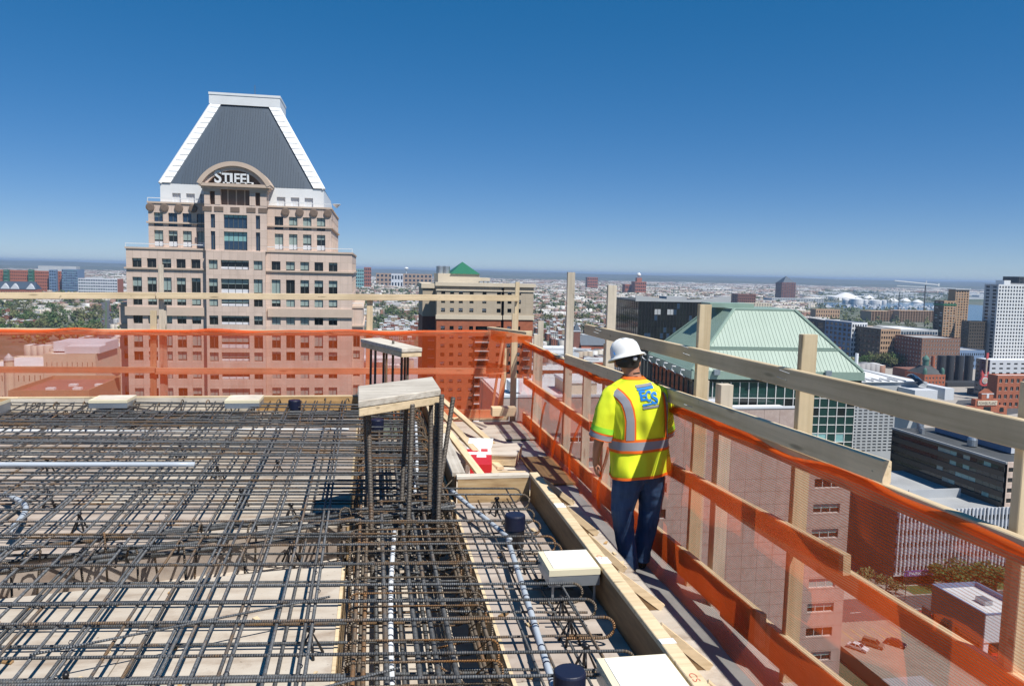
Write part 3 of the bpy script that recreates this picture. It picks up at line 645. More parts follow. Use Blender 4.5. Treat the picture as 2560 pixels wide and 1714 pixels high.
# body: one continuous skinned surface, fingers included
bv, be, br = [], [], []
def J(p, r, par=None):
    bv.append(p); br.append(r)
    if par is not None: be.append((par, len(bv) - 1))
    return len(bv) - 1
pel = J((-.02, 0, .86), (.15, .105)); sp = J((-.04, 0, 1.08), (.145, .10), pel); chs = J((-.06, 0, 1.30), (.16, .105), sp); nb = J((-.085, .01, 1.465), (.062, .062), chs)
nk = J((-.098, .03, 1.535), (.058, .060), nb); hd = J((-.122, .06, 1.61), (.075, .088), nk); ht = J((-.13, .075, 1.69), (.070, .085), hd)
for sx, pts in ((-1, [((-.235, 0, 1.385), .058), ((-.30, -.005, 1.20), .052), ((-.335, .0, 1.07), .044), ((-.348, .03, .955), .036), ((-.345, .06, .885), .027), ((-.34, .075, .845), .030), ((-.338, .085, .81), .024)]),
               (1, [((.105, .02, 1.385), .058), ((.165, .05, 1.22), .05), ((.20, .09, 1.1), .043), ((.17, .24, 1.0), .035), ((.13, .32, .97), .027), ((.11, .36, .965), .028), ((.10, .39, .96), .023)])):
    k = chs
    for p, r in pts: k = J(p, (r, r), k)
    palm = k; px, py, pz = pts[-1][0]
    for f in range(4):
        if sx < 0:
            o = (-.0, (f - 1.5) * .019 + .0, -.018); a = J((px + .004, py + o[1] + .006, pz - .02), (.0105, .0105), palm); L = (.034, .038, .035, .027)[f]
            a = J((px + .012, py + o[1] * 1.1 + .01, pz - .022 - L), (.0095, .0095), a); J((px + .035, py + o[1] * 1.1 + .012, pz - .03 - L * 1.25), (.008, .008), a)
        else:
            a = J((px - .01, py + .02, pz + (f - 1.5) * .018), (.0105, .0105), palm); J((px - .03, py + .045, pz + (f - 1.5) * .018 - .01), (.008, .008), a)
    a = J((px + .018, py - .032 if sx < 0 else py, pz + .01), (.012, .012), palm); J((px + .03, py - .046 if sx < 0 else py + .02, pz - .028), (.0095, .0095), a)
for pts in ([((-.11, 0, .80), .085), ((-.13, .035, .47), .056), ((-.085, -.02, .11), .042), ((-.08, .08, .045), .036)], [((.075, .01, .80), .085), ((.09, .06, .46), .056), ((.055, .12, .12), .042), ((.058, .22, .045), .036)]):
    k = pel
    for p, r in pts: k = J(p, (r, r), k)
me = bpy.data.meshes.new('body'); me.from_pydata(bv, be, []); me.materials.append(MATS['skin'])
bo = link('body', me, wk)
sk = bo.modifiers.new('skin', 'SKIN'); sk.use_smooth_shade = True
ly = me.skin_vertices[0] if me.skin_vertices else None
if ly is None:
    bpy.context.view_layer.objects.active = bo; bo.select_set(True); bpy.ops.mesh.customdata_skin_add(); ly = me.skin_vertices[0]
for d, r in zip(ly.data, br): d.radius = r; d.use_root = False
ly.data[0].use_root = True
ss = bo.modifiers.new('sub', 'SUBSURF'); ss.levels = 2; ss.render_levels = 2
# vest as a lofted surface; SEC = z, centre x, centre y, rx, ry
SEC = [(.775, -.018, .0, .225, .165), (.85, -.022, 0, .222, .16), (.96, -.03, 0, .214, .15), (1.08, -.044, 0, .212, .148), (1.2, -.056, 0, .220, .148), (1.3, -.066, 0, .226, .142), (1.375, -.074, .0, .222, .128), (1.425, -.080, .004, .190, .110), (1.462, -.086, .01, .135, .09), (1.49, -.090, .018, .085, .076), (1.505, -.092, .022, .07, .07)]
NE = 2.5
def sec(z):
    for a, b in zip(SEC, SEC[1:]):
        if z <= b[0]:
            k = max(0, (z - a[0]) / (b[0] - a[0])); return [p + (q - p) * k for p, q in zip(a, b)]
    return SEC[-1]
def tilt(x, z): return .11 * (x + .02) * max(0, min(1, (1.2 - z) / .35))
def fold(th, z): return 1 + (.022 * math.sin(th * 5 + z * 11) + .018 * math.sin(th * 8.3 - z * 17 + 1)) * max(0, min(1, (1.3 - z) / .35)) + .010 * math.sin(th * 7 - z * 26)
def vpt(th, z, off=0.0):
    _, cx, cy, rx, ry = sec(z); c, s_ = math.cos(th), math.sin(th); k = fold(th, z)
    x = cx + (rx * k + off) * math.copysign(abs(c) ** (2 / NE), c); y = cy + (ry * k + off) * math.copysign(abs(s_) ** (2 / NE), s_)
    return (x, y, z + tilt(x, z))
vest = MB(); zz = [SEC[0][0] + (SEC[-1][0] - SEC[0][0]) * k / 40 for k in range(41)]
vest.grid(40, 64, lambda u, v: vpt(-2 * math.pi * v, zz[round(u * 40)]), 'hivis')
vo = B('vest', vest, wk, True)
def thx(x, z):          # angle on the back for a given x
    _, cx, cy, rx, ry = sec(z); q = max(-.999, min(.999, (x - cx) / rx)); c = math.copysign(abs(q) ** (NE / 2), q); return -math.acos(max(-1, min(1, c)))
def band(name, za, zb, m, t0, t1, off): return B(name, MB().grid(3, 60, lambda u, v: vpt(t0 + (t1 - t0) * v, za + (zb - za) * u, off), m), vo, True)
band('reflective_band', .985, 1.045, 'reflective', 0, -2 * math.pi, .006); band('trim', .965, .985, 'hivis_orange', 0, -2 * math.pi, .006); band('trim', 1.045, 1.064, 'hivis_orange', 0, -2 * math.pi, .006)
band('trim', .772, .792, 'hivis_orange', 0, -2 * math.pi, .005); band('trim', 1.488, 1.507, 'hivis_orange', 0, -2 * math.pi, .005)
band('hem', .793, .835, 'hivis_green', -math.pi * 1.05, -math.pi * 1.35, .003)
def ribbon(name, path, w_, m, off):       # path of (x, z) on the back
    mb = MB()
    def fn(u, v):
        k = u * (len(path) - 1); i = min(int(k), len(path) - 2); f_ = k - i; x = path[i][0] + (path[i + 1][0] - path[i][0]) * f_; z = path[i][1] + (path[i + 1][1] - path[i][1]) * f_
        a = path[max(i - 0, 0)]; b = path[i + 1]; d = math.hypot(b[0] - a[0], b[1] - a[1]); nx, nz = (b[1] - a[1]) / d, -(b[0] - a[0]) / d
        x += nx * (v - .5) * w_; z += nz * (v - .5) * w_; return vpt(thx(x, z), z, off)
    mb.grid(36, 4, fn, m); return B(name, mb, vo, True)
LP = [(-.255, 1.405), (-.22, 1.372), (-.185, 1.33), (-.165, 1.27), (-.152, 1.2), (-.148, 1.12), (-.146, 1.06)]
ribbon('trim', LP, .078, 'hivis_orange', .005); ribbon('reflective_band', LP, .054, 'reflective', .008)
RP = [(.115, 1.40), (.128, 1.34), (.134, 1.27), (.138, 1.2), (.140, 1.13), (.142, 1.06)]
ribbon('trim', RP, .05, 'hivis_orange', .005); ribbon('reflective_band', [(x + .012, z) for x, z in RP], .04, 'reflective', .008)
def patch(name, pts, m, off=.006, n=6):     # quad of (x, z) corners on the back
    def fn(u, v):
        a = [pts[0][k] + (pts[1][k] - pts[0][k]) * v for k in (0, 1)]; b = [pts[3][k] + (pts[2][k] - pts[3][k]) * v for k in (0, 1)]
        x, z = a[0] + (b[0] - a[0]) * u, a[1] + (b[1] - a[1]) * u; return vpt(thx(x, z), z, off)
    return B(name, MB().grid(2, n, fn, m), vo, True)
def pxz(zx, zy):   # zoomed crop pixel of the back print -> x, z on the back
    px, py = 1440 + zx * .3956, 820 + zy * .3956; p = aty(px, py, W0[1] - .14); return (p.x - W0[0], p.z)
for nm, m, q in (('logo_bar', 'logo_grey', [(388, 362), (497, 348), (499, 364), (391, 378)]), ('logo_bar', 'logo_blue', [(393, 381), (500, 366), (502, 380), (396, 394)]), ('logo_bar', 'logo_blue', [(420, 478), (510, 462), (520, 470), (422, 490)]), ('logo_bar', 'logo_grey', [(421, 494), (522, 480), (524, 494), (424, 508)])):
    patch(nm, [pxz(*p) for p in q], m)
patch('neck_label', [pxz(*p) for p in ((388, 290), (428, 284), (429, 295), (389, 300))], 'hair', .004)
def textmesh(body, bold=.0):
    cu_ = bpy.data.curves.new('text', 'FONT'); cu_.body = body; cu_.offset = bold; cu_.resolution_u = 6
    o = bpy.data.objects.new('text', cu_); col.objects.link(o); dg = bpy.context.evaluated_depsgraph_get(); m_ = o.evaluated_get(dg).to_mesh()
    vs_ = [tuple(v.co) for v in m_.vertices]; fs_ = [tuple(p.vertices) for p in m_.polygons]; o.evaluated_get(dg).to_mesh_clear(); bpy.data.objects.remove(o); return vs_, fs_
for ch, q in (('E', [(402, 396), (442, 391), (448, 452), (412, 457)]), ('C', [(441, 396), (478, 391), (476, 462), (444, 462)]), ('S', [(476, 404), (514, 398), (521, 474), (478, 478)])):
    vs_, fs_ = textmesh(ch, .035); x0 = min(v[0] for v in vs_); x1 = max(v[0] for v in vs_); y0 = min(v[1] for v in vs_); y1 = max(v[1] for v in vs_)
    c = [pxz(*p) for p in q]; out = []
    for v in vs_:
        u, k = (v[0] - x0) / (x1 - x0), 1 - (v[1] - y0) / (y1 - y0); a = [c[0][i] + (c[1][i] - c[0][i]) * u for i in (0, 1)]; b = [c[3][i] + (c[2][i] - c[3][i]) * u for i in (0, 1)]
        x, z = a[0] + (b[0] - a[0]) * k, a[1] + (b[1] - a[1]) * k; out.append(vpt(thx(x, z), z, .007))
    B('logo_letter', MB().add(out, fs_, 'logo_blue'), vo)
def loft(secs, m, n=20, caps=True, ne=2.2, wob=0.0):   # secs: (centre, rx, ry, axis)
    mb = MB(); vs = []
    for i, (c, rx, ry, ax) in enumerate(secs):
        c = Vector(c); ax = Vector(ax).normalized(); x = Vector((0, 1, 0)).cross(ax).normalized(); y = ax.cross(x)
        for k in range(n):
            a = 2 * math.pi * k / n; ca, sa = math.cos(a), math.sin(a); kk = 1 + wob * math.sin(3 * a + i * 1.7) + wob * .6 * math.sin(5 * a - i * 2.3)
            vs.append(c + x * rx * kk * math.copysign(abs(ca) ** (2 / ne), ca) + y * ry * kk * math.copysign(abs(sa) ** (2 / ne), sa))
    fs = [(i * n + k, i * n + (k + 1) % n, (i + 1) * n + (k + 1) % n, (i + 1) * n + k) for i in range(len(secs) - 1) for k in range(n)]
    if caps: fs += [tuple(range(n - 1, -1, -1)), tuple((len(secs) - 1) * n + k for k in range(n))]
    return mb.add(vs, fs, m)
def interp(keys, n):
    out = []
    for i in range(n + 1):
        k = i / n * (len(keys) - 1); j = min(int(k), len(keys) - 2); f_ = k - j; f_ = f_ * f_ * (3 - 2 * f_) * .5 + f_ * .5
        c = Vector(keys[j][0]).lerp(Vector(keys[j + 1][0]), f_); r = [keys[j][q] + (keys[j + 1][q] - keys[j][q]) * f_ for q in (1, 2)]; out.append([c, r[0], r[1]])
    for i in range(len(out)):
        d = out[min(i + 1, n)][0] - out[max(i - 1, 0)][0]; out[i].append(-d if d.length else (0, 0, 1))
    return out
slL = interp([((-.195, 0, 1.405), .06, .075), ((-.245, 0, 1.36), .085, .09), ((-.29, 0, 1.24), .088, .092), ((-.322, 0, 1.10), .083, .09), ((-.335, .005, 1.045), .082, .09)], 22)
so_ = B('sleeve', loft(slL, 'hivis', 24, False, wob=.012), wk, True)
slR = interp([((.05, .01, 1.405), .06, .07), ((.10, .02, 1.36), .085, .09), ((.15, .045, 1.24), .083, .088), ((.19, .085, 1.10), .08, .085), ((.2, .1, 1.06), .08, .085)], 22)
sr_ = B('sleeve', loft(slR, 'hivis', 24, False, wob=.012), wk, True)
for sl_, ob in ((slL, so_), (slR, sr_)):
    for a, b, m, g in ((15, 17, 'hivis_green', 1.02), (17, 18, 'hivis_orange', 1.045), (18, 21, 'reflective', 1.045), (21, 22, 'hivis_orange', 1.05)):
        s2 = [[c, rx * g, ry * g, ax] for c, rx, ry, ax in sl_[a:b + 1]]; B('band', loft(s2, m, 24, False, wob=.012), ob, True)
# jeans
jn = MB()
lg = interp([((-.02, 0, .84), .185, .135), ((-.075, .0, .78), .13, .135), ((-.115, .01, .68), .108, .12), ((-.135, .03, .50), .084, .098), ((-.125, .005, .34), .074, .088), ((-.095, -.015, .16), .068, .082), ((-.085, -.02, .06), .072, .088)], 34)
rg = interp([((-.01, 0, .84), .18, .132), ((.045, .005, .78), .125, .135), ((.08, .02, .68), .105, .12), ((.095, .055, .50), .082, .098), ((.085, .075, .34), .072, .088), ((.062, .105, .16), .066, .082), ((.055, .115, .07), .07, .088)], 34)
a = loft(lg, 'denim', 24, True, wob=.022); b = loft(rg, 'denim', 24, True, wob=.022); jn.add(a.v, a.f, 'denim').add(b.v, b.f, 'denim'); B('jeans', jn, wk, True)
for nm, c in (('boot', (-.082, .03, .0)), ('boot', (.057, .17, .0))):
    s2 = [((c[0], c[1] - .11, .045), .03, .035, (0, 1, 0)), ((c[0], c[1] - .09, .055), .043, .05, (0, 1, 0)), ((c[0], c[1], .06), .046, .055, (0, 1, 0)), ((c[0], c[1] + .1, .042), .05, .038, (0, 1, 0)), ((c[0], c[1] + .16, .035), .035, .028, (0, 1, 0))]
    mb = MB(); 
    n = 14; vs_ = []
    for cc, rx, rz_, _ in s2:
        for k in range(n): aa = 2 * math.pi * k / n; vs_.append((cc[0] + rx * math.cos(aa), cc[1], max(.002, cc[2] + rz_ * math.sin(aa))))
    mb.add(vs_, [(i * n + k, i * n + (k + 1) % n, (i + 1) * n + (k + 1) % n, (i + 1) * n + k) for i in range(4) for k in range(n)] + [tuple(range(n)), tuple(4 * n + k for k in range(n))], 'leather'); B(nm, mb, wk, True)
# head: hair, ears, face features, hard hat
HC_ = Vector((-.125, .062, 1.60))
hr = B('hair', MB().grid(8, 24, lambda u, v: (HC_.x + (.083 + .003 * u) * math.cos(math.pi * (1.0 + v)), HC_.y - .012 + (.098) * math.sin(math.pi * (1.0 + v)) + .012 * (1 - u), HC_.z - .03 + .075 * u), 'hair'), wk, True)
for s in (-1, 1):
    B('ear', MB().lathe([(.004, -.03), (.016, -.026), (.02, -.01), (.022, .008), (.016, .024), (.004, .03)], 'skin', 10, (HC_.x + s * .082, HC_.y - .0, HC_.z - .005)), wk, True)
B('nose', MB().lathe([(.004, -.02), (.016, -.014), (.012, .004), (.004, .025)], 'skin', 8, (HC_.x, HC_.y + .105, HC_.z - .02)), wk, True)
he = empty('hard_hat', (HC_.x - .008, HC_.y + .012, HC_.z + .045)); he.parent = wk; he.rotation_euler = (R(-17), R(-9), R(12)); he.scale = (.99, .99, .99)
prof = [(.143, -.012), (.146, -.008), (.140, -.001), (.118, .006), (.114, .02), (.112, .05), (.103, .085), (.082, .112), (.05, .128), (.02, .134), (.003, .135)]
n = 40; vs_ = []
for r, z in prof:
    for k in range(n):
        a = 2 * math.pi * k / n; oval = 1 + .07 * abs(math.sin(a)) ** 2; ridge = .007 * max(0, math.cos(2 * a)) ** 6 * (1 if z > .05 else 0) + (.006 if abs(math.cos(a)) < .16 and z > .03 else 0)
        vs_.append((r * math.cos(a), r * oval * math.sin(a), z + ridge + (-.006 if z < 0 else 0) * abs(math.sin(a))))
B('shell', MB().add(vs_, [(i * n + k, i * n + (k + 1) % n, (i + 1) * n + (k + 1) % n, (i + 1) * n + k) for i in range(len(prof) - 1) for k in range(n)] + [tuple((len(prof) - 1) * n + k for k in range(n))], 'helmet_white'), he, True)
inn = [(.141, -.0145), (.115, -.001), (.109, .02), (.104, .06), (.07, .1), (.01, .12)]; vs_ = [(r * math.cos(2 * math.pi * k / n), r * (1 + .07 * math.sin(2 * math.pi * k / n) ** 2) * math.sin(2 * math.pi * k / n), z) for r, z in inn for k in range(n)]
B('lining', MB().add(vs_, [((i + 1) * n + k, (i + 1) * n + (k + 1) % n, i * n + (k + 1) % n, i * n + k) for i in range(len(inn) - 1) for k in range(n)], 'helmet_under'), he, True)
B('headband', MB().grid(20, 2, lambda u, v: (.099 * math.cos(math.pi * (1 + u)), .112 * math.sin(math.pi * (1 + u)), -.055 + .04 * v + .01 * math.sin(u * math.pi)), 'black_plastic'), he, True)
B('headband_web', MB().grid(20, 2, lambda u, v: (.101 * math.cos(math.pi * (1 + u)), .110 * math.sin(math.pi * (1 + u)), -.015 + .035 * v), 'hair'), he, True)
kn = B('ratchet_knob', MB().lathe([(.017, 0), (.017, .014), (.012, .017)], 'reflective', 14), he, loc=(.0, -.112, -.04)); kn.rotation_euler = (R(90), 0, 0)
dk = B('helmet_badge', MB().lathe([(.024, 0), (.024, .002)], 'logo_blue', 20), he, loc=(-.094, -.045, .04)); dk.rotation_euler = (R(20), R(-78), R(25))
dk = B('helmet_badge', MB().lathe([(.010, 0), (.010, .001)], 'helmet_white', 16), he, loc=(-.0965, -.046, .0405)); dk.rotation_euler = (R(20), R(-78), R(25))

# red crayon marks on the form plate, and small litter on the deck
for yy in (3.52, 5.16):
    vs_, fs_ = textmesh('CS', -.02); B('crayon_mark', MB().add([(.012 + v[1] * .055, yy - v[0] * .075, .2745) for v in vs_], [tuple(reversed(f_)) for f_ in fs_], 'red_marker'), ef)
rch = random.Random(44)
chip = [MB().prism([(-.02, -.008), (.025, -.01), (.02, .012), (-.022, .006)], 0, .006, m).data('wood_chip') for m in ('wood_x', 'wood_osb', 'wood_brown')]
for k in range(46):
    x, y = (rch.uniform(-2.0, -.25), rch.uniform(3.0, 4.9)) if k < 18 else (rch.uniform(.7, 1.3), rch.uniform(2.6, 6.2)) if k < 28 else (rch.uniform(1.45, 1.68), rch.uniform(2.6, 6.2))
    o = link('wood_chip', chip[k % 3], None, (x, y, .318), rch.uniform(0, 6), label='tiny chip of wood lying on the plywood ' + ('under the bars left of the beam' if k < 18 else 'strip by the edge form' if k < 28 else 'platform outside the edge form'), cat='wood chip', group='wood chips ' + ('left of the beam' if k < 18 else 'by the edge form' if k < 28 else 'on the platform')); o.scale = (rch.uniform(.6, 1.6),) * 3
# ------------------------------------------------------------------ city materials

def stone(name, c, bw, bh, mort, var=.08):
    t = NT(name); tc = t.n('TexCoord'); sp = t.n('SeparateXYZ'); t.t.links.new(tc.outputs['Object'], sp.inputs[0]); cb_ = t.n('CombineXYZ'); t.t.links.new(t.math('ADD', sp.outputs[0], sp.outputs[1]), cb_.inputs[0]); t.t.links.new(sp.outputs[2], cb_.inputs[1])
    bt = t.n('TexBrick'); t.t.links.new(cb_.outputs[0], bt.inputs['Vector']); bt.offset = 0; bt.inputs['Scale'].default_value = 1; bt.inputs['Brick Width'].default_value = bw; bt.inputs['Row Height'].default_value = bh; bt.inputs['Mortar Size'].default_value = .035; bt.inputs['Mortar Smooth'].default_value = .3
    bt.inputs['Color1'].default_value = (*mul(c, 1 - var), 1); bt.inputs['Color2'].default_value = (*mul(c, 1 + var), 1); bt.inputs['Mortar'].default_value = (*mort, 1)
    st = t.noise(t.co((.5, .5, .07)), 1.0, 5, .65); n_ = t.noise(t.co((1, 1, 1)), .3, 4)
    c_ = t.mix(t.ramp(st, [(.48, (0, 0, 0)), (.8, (.5, .5, .5))]), bt.outputs['Color'], mul(c, .55)); c_ = t.mix(t.ramp(n_, [(.35, (0, 0, 0)), (.7, (.35, .35, .35))]), c_, mul(c, 1.15)); t.base(c_); t.done(name, .8)
stone('tan_stone', (.60, .475, .405), 1.6, 1.55, (.40, .32, .26)); plain('tan_trim', (.53, .42, .34), .8, var=.08, sc=.3); plain('white_metal', (.70, .72, .74), .45, var=.04, sc=.4)
plain('roof_slate', (.035, .058, .09), .55, .05, var=.10, sc=.15, scale=(6, .2, .2)); plain('white_panel', (.62, .64, .68), .5, var=.05); plain('louvre', (.17, .125, .10), .7, var=.1)
plain('blind_green', (.28, .36, .345), .35, var=.1); plain('glass_dark', (.012, .016, .018), .08, **{'Specular IOR Level': .6}); plain('glass_blue', (.02, .045, .09), .06, **{'Specular IOR Level': .8}); plain('glass_green', (.012, .045, .042), .07, **{'Specular IOR Level': .7}); plain('glass_pale', (.22, .42, .42), .12)
plain('mullion', (.10, .11, .11), .5); plain('mullion_white', (.66, .66, .64), .5); plain('cream', (.62, .54, .42), .85, var=.05, sc=.3); stone('cream_dark', (.44, .37, .28), 3.0, 1.5, (.36, .30, .22), .04)
plain('brick', (.36, .115, .06), .9, var=.14, sc=.8); plain('brick_dark', (.20, .085, .06), .9, var=.15, sc=.8); plain('brick_tan', (.42, .28, .18), .9, var=.1, sc=.8); plain('brick_brown', (.21, .12, .085), .9, var=.12, sc=.8)
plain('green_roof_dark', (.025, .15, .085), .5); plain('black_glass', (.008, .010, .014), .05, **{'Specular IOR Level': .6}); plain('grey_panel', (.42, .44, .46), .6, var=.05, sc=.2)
t = NT('green_roof'); v = t.co((1, 1, 1)); n = t.noise(v, .25, 3); sk_ = t.noise(t.co((1.2, .12, .12)), 1.3, 5, .7); t.base(t.mix(t.ramp(sk_, [(.45, (0, 0, 0)), (.75, (.55, .55, .55))]), t.ramp(n, [(.3, (.235, .33, .275)), (.7, (.265, .36, .305))]), (.20, .28, .235))); t.done('green_roof', .5)
t = NT('granite'); v = t.co((1, 1, 1)); n = t.noise(v, 1.2, 4, .6); n2 = t.noise(t.co((.5, .5, .12)), 1.5, 4); c = t.ramp(n, [(.3, (.40, .30, .265)), (.7, (.50, .40, .36))]); t.base(t.mix(t.ramp(n2, [(.5, (0, 0, 0)), (.8, (.5, .5, .5))]), c, (.33, .22, .16))); t.done('granite', .75)
plain('roof_white', (.72, .73, .74), .6, var=.1, sc=.12); plain('roof_grey', (.34, .35, .36), .8, var=.15, sc=.12); plain('roof_dark', (.06, .065, .07), .8, var=.2, sc=.15); plain('roof_red', (.30, .15, .12), .85, var=.12, sc=.2)
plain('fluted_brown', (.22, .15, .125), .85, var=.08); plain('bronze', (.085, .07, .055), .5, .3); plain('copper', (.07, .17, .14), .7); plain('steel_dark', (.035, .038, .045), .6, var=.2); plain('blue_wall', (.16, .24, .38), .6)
plain('guitar_red', (.60, .10, .10), .4); plain('tank_white', (.80, .80, .80), .4, var=.05, sc=.05); plain('hedge', (.05, .09, .025), .9, var=.3); plain('bark', (.08, .06, .045), .9); plain('sign_purple', (.16, .09, .32), .5); plain('gold', (.6, .42, .1), .4)
plain('asphalt', (.075, .075, .08), .9, var=.2, sc=.3); plain('paving', (.34, .31, .28), .9, var=.1, sc=.5); plain('lot', (.26, .24, .20), .9, var=.12, sc=.3); plain('line_paint', (.75, .75, .72), .7); plain('line_yellow', (.62, .45, .08), .7); plain('lawn', (.06, .10, .025), .95, var=.2)

# ------------------------------------------------------------------ facade tools
def fbox(mb, face, a0, a1, p, q, z0, z1, m):       # a along the face, p..q depth behind the face plane
    if face == 'F': mb.box(a0, a1, p, q, z0, z1, m)
    elif face == 'L': mb.box(p, q, a0, a1, z0, z1, m)
    elif face == 'R': mb.box(-q, -p, a0, a1, z0, z1, m)
def wallgrid(mb, face, a0, a1, z0, z1, xs, zs, p, th, m):
    zc = z0
    for za, zb in sorted(zs):
        if za - zc > .01: fbox(mb, face, a0, a1, p, p + th, zc, za, m)
        ac = a0
        for xa, xb in sorted(xs):
            if xa - ac > .01: fbox(mb, face, ac, xa, p, p + th, za, zb, m)
            ac = xb
        if a1 - ac > .01: fbox(mb, face, ac, a1, p, p + th, za, zb, m)
        zc = zb
    if z1 - zc > .01: fbox(mb, face, a0, a1, p, p + th, zc, z1, m)
_wd = {}
def windata(w_, h_, style, face):
    k = (round(w_, 2), round(h_, 2), style, face)
    if k in _wd: return _wd[k]
    glass, blind, fr, nm, bl, panel = style; mb = MB(); z0 = 0
    if panel: fbox(mb, face, 0, w_, .02, .1, 0, h_ * panel, 'white_panel'); z0 = h_ * panel
    if bl < 1: fbox(mb, face, 0, w_, .06, .12, z0, z0 + (h_ - z0) * (1 - bl), glass)
    if bl > 0: fbox(mb, face, 0, w_, .05, .12, z0 + (h_ - z0) * (1 - bl), h_, blind)
    for i in range(1, nm): fbox(mb, face, w_ * i / nm - .05, w_ * i / nm + .05, .0, .12, 0, h_, fr)
    if nm > 1: fbox(mb, face, 0, w_, .0, .12, h_ * .0, h_ * .03 + .04, fr)
    _wd[k] = mb.data('window'); return _wd[k]
def panes(parent, face, xs, zs, p, styles, rg=rng, name='window'):
    for za, zb in zs:
        for xa, xb in xs:
            st = styles(xa, za) if callable(styles) else rg.choice(styles)
            d = windata(xb - xa, zb - za, st, face)
            link(name, d, parent, (xa, p, za) if face == 'F' else (p, xa, za) if face == 'L' else (-p, xa, za))
def even(a0, a1, n, frac, m0=0.0):
    w_ = (a1 - a0 - 2 * m0) / n; return [(a0 + m0 + w_ * (i + .5 - frac / 2), a0 + m0 + w_ * (i + .5 + frac / 2)) for i in range(n)]
OFF = [('glass_dark', 'blind_green', 'mullion', 2, b, 0) for b in (0, .25, .45, .6, .85, 1)]
BLU = [('glass_blue', 'blind_green', 'mullion', 2, b, 0) for b in (0, 0, .3)]
HOM = [('glass_dark', 'glass_pale', 'mullion', 1, b, 0) for b in (0, 0, .5)] + [('glass_dark', 'white_panel', 'mullion', 2, .5, 0)]
DRK = [('glass_dark', 'glass_dark', 'mullion', 1, 0, 0)]
def bld(name, label, x0, x1, y, dep, zt, m, nx=0, nz=0, ny=0, wx=.6, wz=.55, wins=DRK, zb=None, roof='roof_grey', th=.35, mL=None, par=.8, cat='building', rg=rng, z0w=None, nyw=None):
    """box building with openings in its front and left walls, panes set back, a parapet and a roof deck"""
    zb = GZ if zb is None else zb
    e = empty(name, ((x0 + x1) / 2, y, zb), label=label, cat=cat); W_ = (x1 - x0) / 2; H_ = zt - zb; zl = 0 if z0w is None else z0w - zb
    xs = even(-W_, W_, nx, wx, .3) if nx else []; zs = even(zl, H_ - par - .3, nz, wz) if nz else []; ys = even(0, dep, ny, wx, .3) if ny else []
    mb = MB(); wallgrid(mb, 'F', -W_, W_, 0, H_, xs, zs, 0, th, m); B('front_wall', mb, e)
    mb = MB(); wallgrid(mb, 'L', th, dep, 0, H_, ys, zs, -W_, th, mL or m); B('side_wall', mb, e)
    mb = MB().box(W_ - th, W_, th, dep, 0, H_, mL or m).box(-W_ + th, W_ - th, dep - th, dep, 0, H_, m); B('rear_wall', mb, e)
    B('roof', MB().box(-W_ + th, W_ - th, th, dep - th, H_ - par - .3, H_ - par, roof), e)
    B('core', MB().box(-W_ + th + .15, W_ - th - .02, th + .15, dep - th - .02, 0, H_ - par - .31, 'glass_dark'), e)
    if nx: panes(e, 'F', xs, zs, th - .1, wins, rg)
    if ny: panes(e, 'L', ys, zs, -W_ + th - .1, wins, rg)
    return e
def pxr(px0, px1, pyt, y, pyr=None): # x range and top height of a front at distance y
    pc = (px0 + px1) / 2; return aty(px0, pyr or pyt, y).x, aty(px1, pyr or pyt, y).x, aty(pc, pyt, y).z

# ------------------------------------------------------------------ the tan office tower with the white framed slate roof
TY = 172.0
tcx = aty(597, 640, TY).x
def tx(px): return aty(px, 640, TY).x - tcx
def tz(py): return aty(597, py, TY).z - GZ
tw = empty('office_tower', (tcx, TY, GZ), label='tan stone office tower with a dark slate roof framed in white', cat='building')
rt = random.Random(3)
fl = (tz(640) - tz(686))
zw = [tz(661) - k * fl for k in range(17)]           # window heads count down from the top storey of the main body
def tier(x0, x1, y, dep, z0, z1, xs, zs, styles, nm, cap_m='tan_trim'):
    mb = MB(); wallgrid(mb, 'F', x0, x1, z0, z1, xs, zs, y, .5, 'tan_stone'); B('front_wall', mb, tw)
    B('side_wall', MB().box(x0, x0 + .5, y + .5, y + dep, z0, z1, 'tan_stone'), tw)
    ys = even(y + 2, y + dep - 1, 7, .55); mb = MB(); wallgrid(mb, 'R', y + .5, y + dep, z0, z1, ys, zs, -x1, .5, 'tan_stone'); B('side_wall', mb, tw)
    panes(tw, 'R', ys, zs, -x1 + .4, OFF, rt)
    B('roof', MB().box(x0 + .5, x1 - .5, y + .5, y + dep - .5, z1 - .6, z1 - .3, 'roof_grey'), tw)
    B('core', MB().box(x0 + .7, x1 - .7, y + .7, y + dep - .7, z0, z1 - .62, 'glass_dark'), tw)
    panes(tw, 'F', xs, zs, y + .35, styles, rt)
    B('cornice', MB().box(x0 - .35, x1 + .35, y - .35, y + dep, z1 - 4.1, z1 - 3.75, cap_m).box(x0 - .2, x1 + .2, y - .2, y + dep, z1, z1 + .35, cap_m), tw)
    B('roof_rail', MB().box(x0 - .1, x1 + .1, y - .12, y, z1 + 1.0, z1 + 1.15, 'white_metal').box(x0 - .1, x0, y - .12, y, z1 + .35, z1 + 1.0, 'white_metal').box(x1, x1 + .1, y - .12, y, z1 + .35, z1 + 1.0, 'white_metal'), tw)
lef = [tx(260 + a * .2934) for a in (238, 365, 492, 615, 742)]; rig = [tx(260 + a * .2934) for a in (1427, 1550, 1672, 1793, 1915)]
ww = tx(600) - tx(577.3)
xsm = [(a, a + ww) for a in lef + rig]
PAN = [('glass_dark', 'blind_green', 'mullion', 2, b, .33) for b in (.2, .45, .6, .85, 1)]
def stm(x, z):
    k = round((zw[0] - z) / fl); return rt.choice(PAN if k % 3 == 1 else OFF)
h2 = tz(651) - tz(674)
zsm = []
for k in range(17):
    zt_ = tz(651) - k * fl; zsm.append((zt_ - h2 - (1.15 if k % 3 == 1 else 0), zt_))
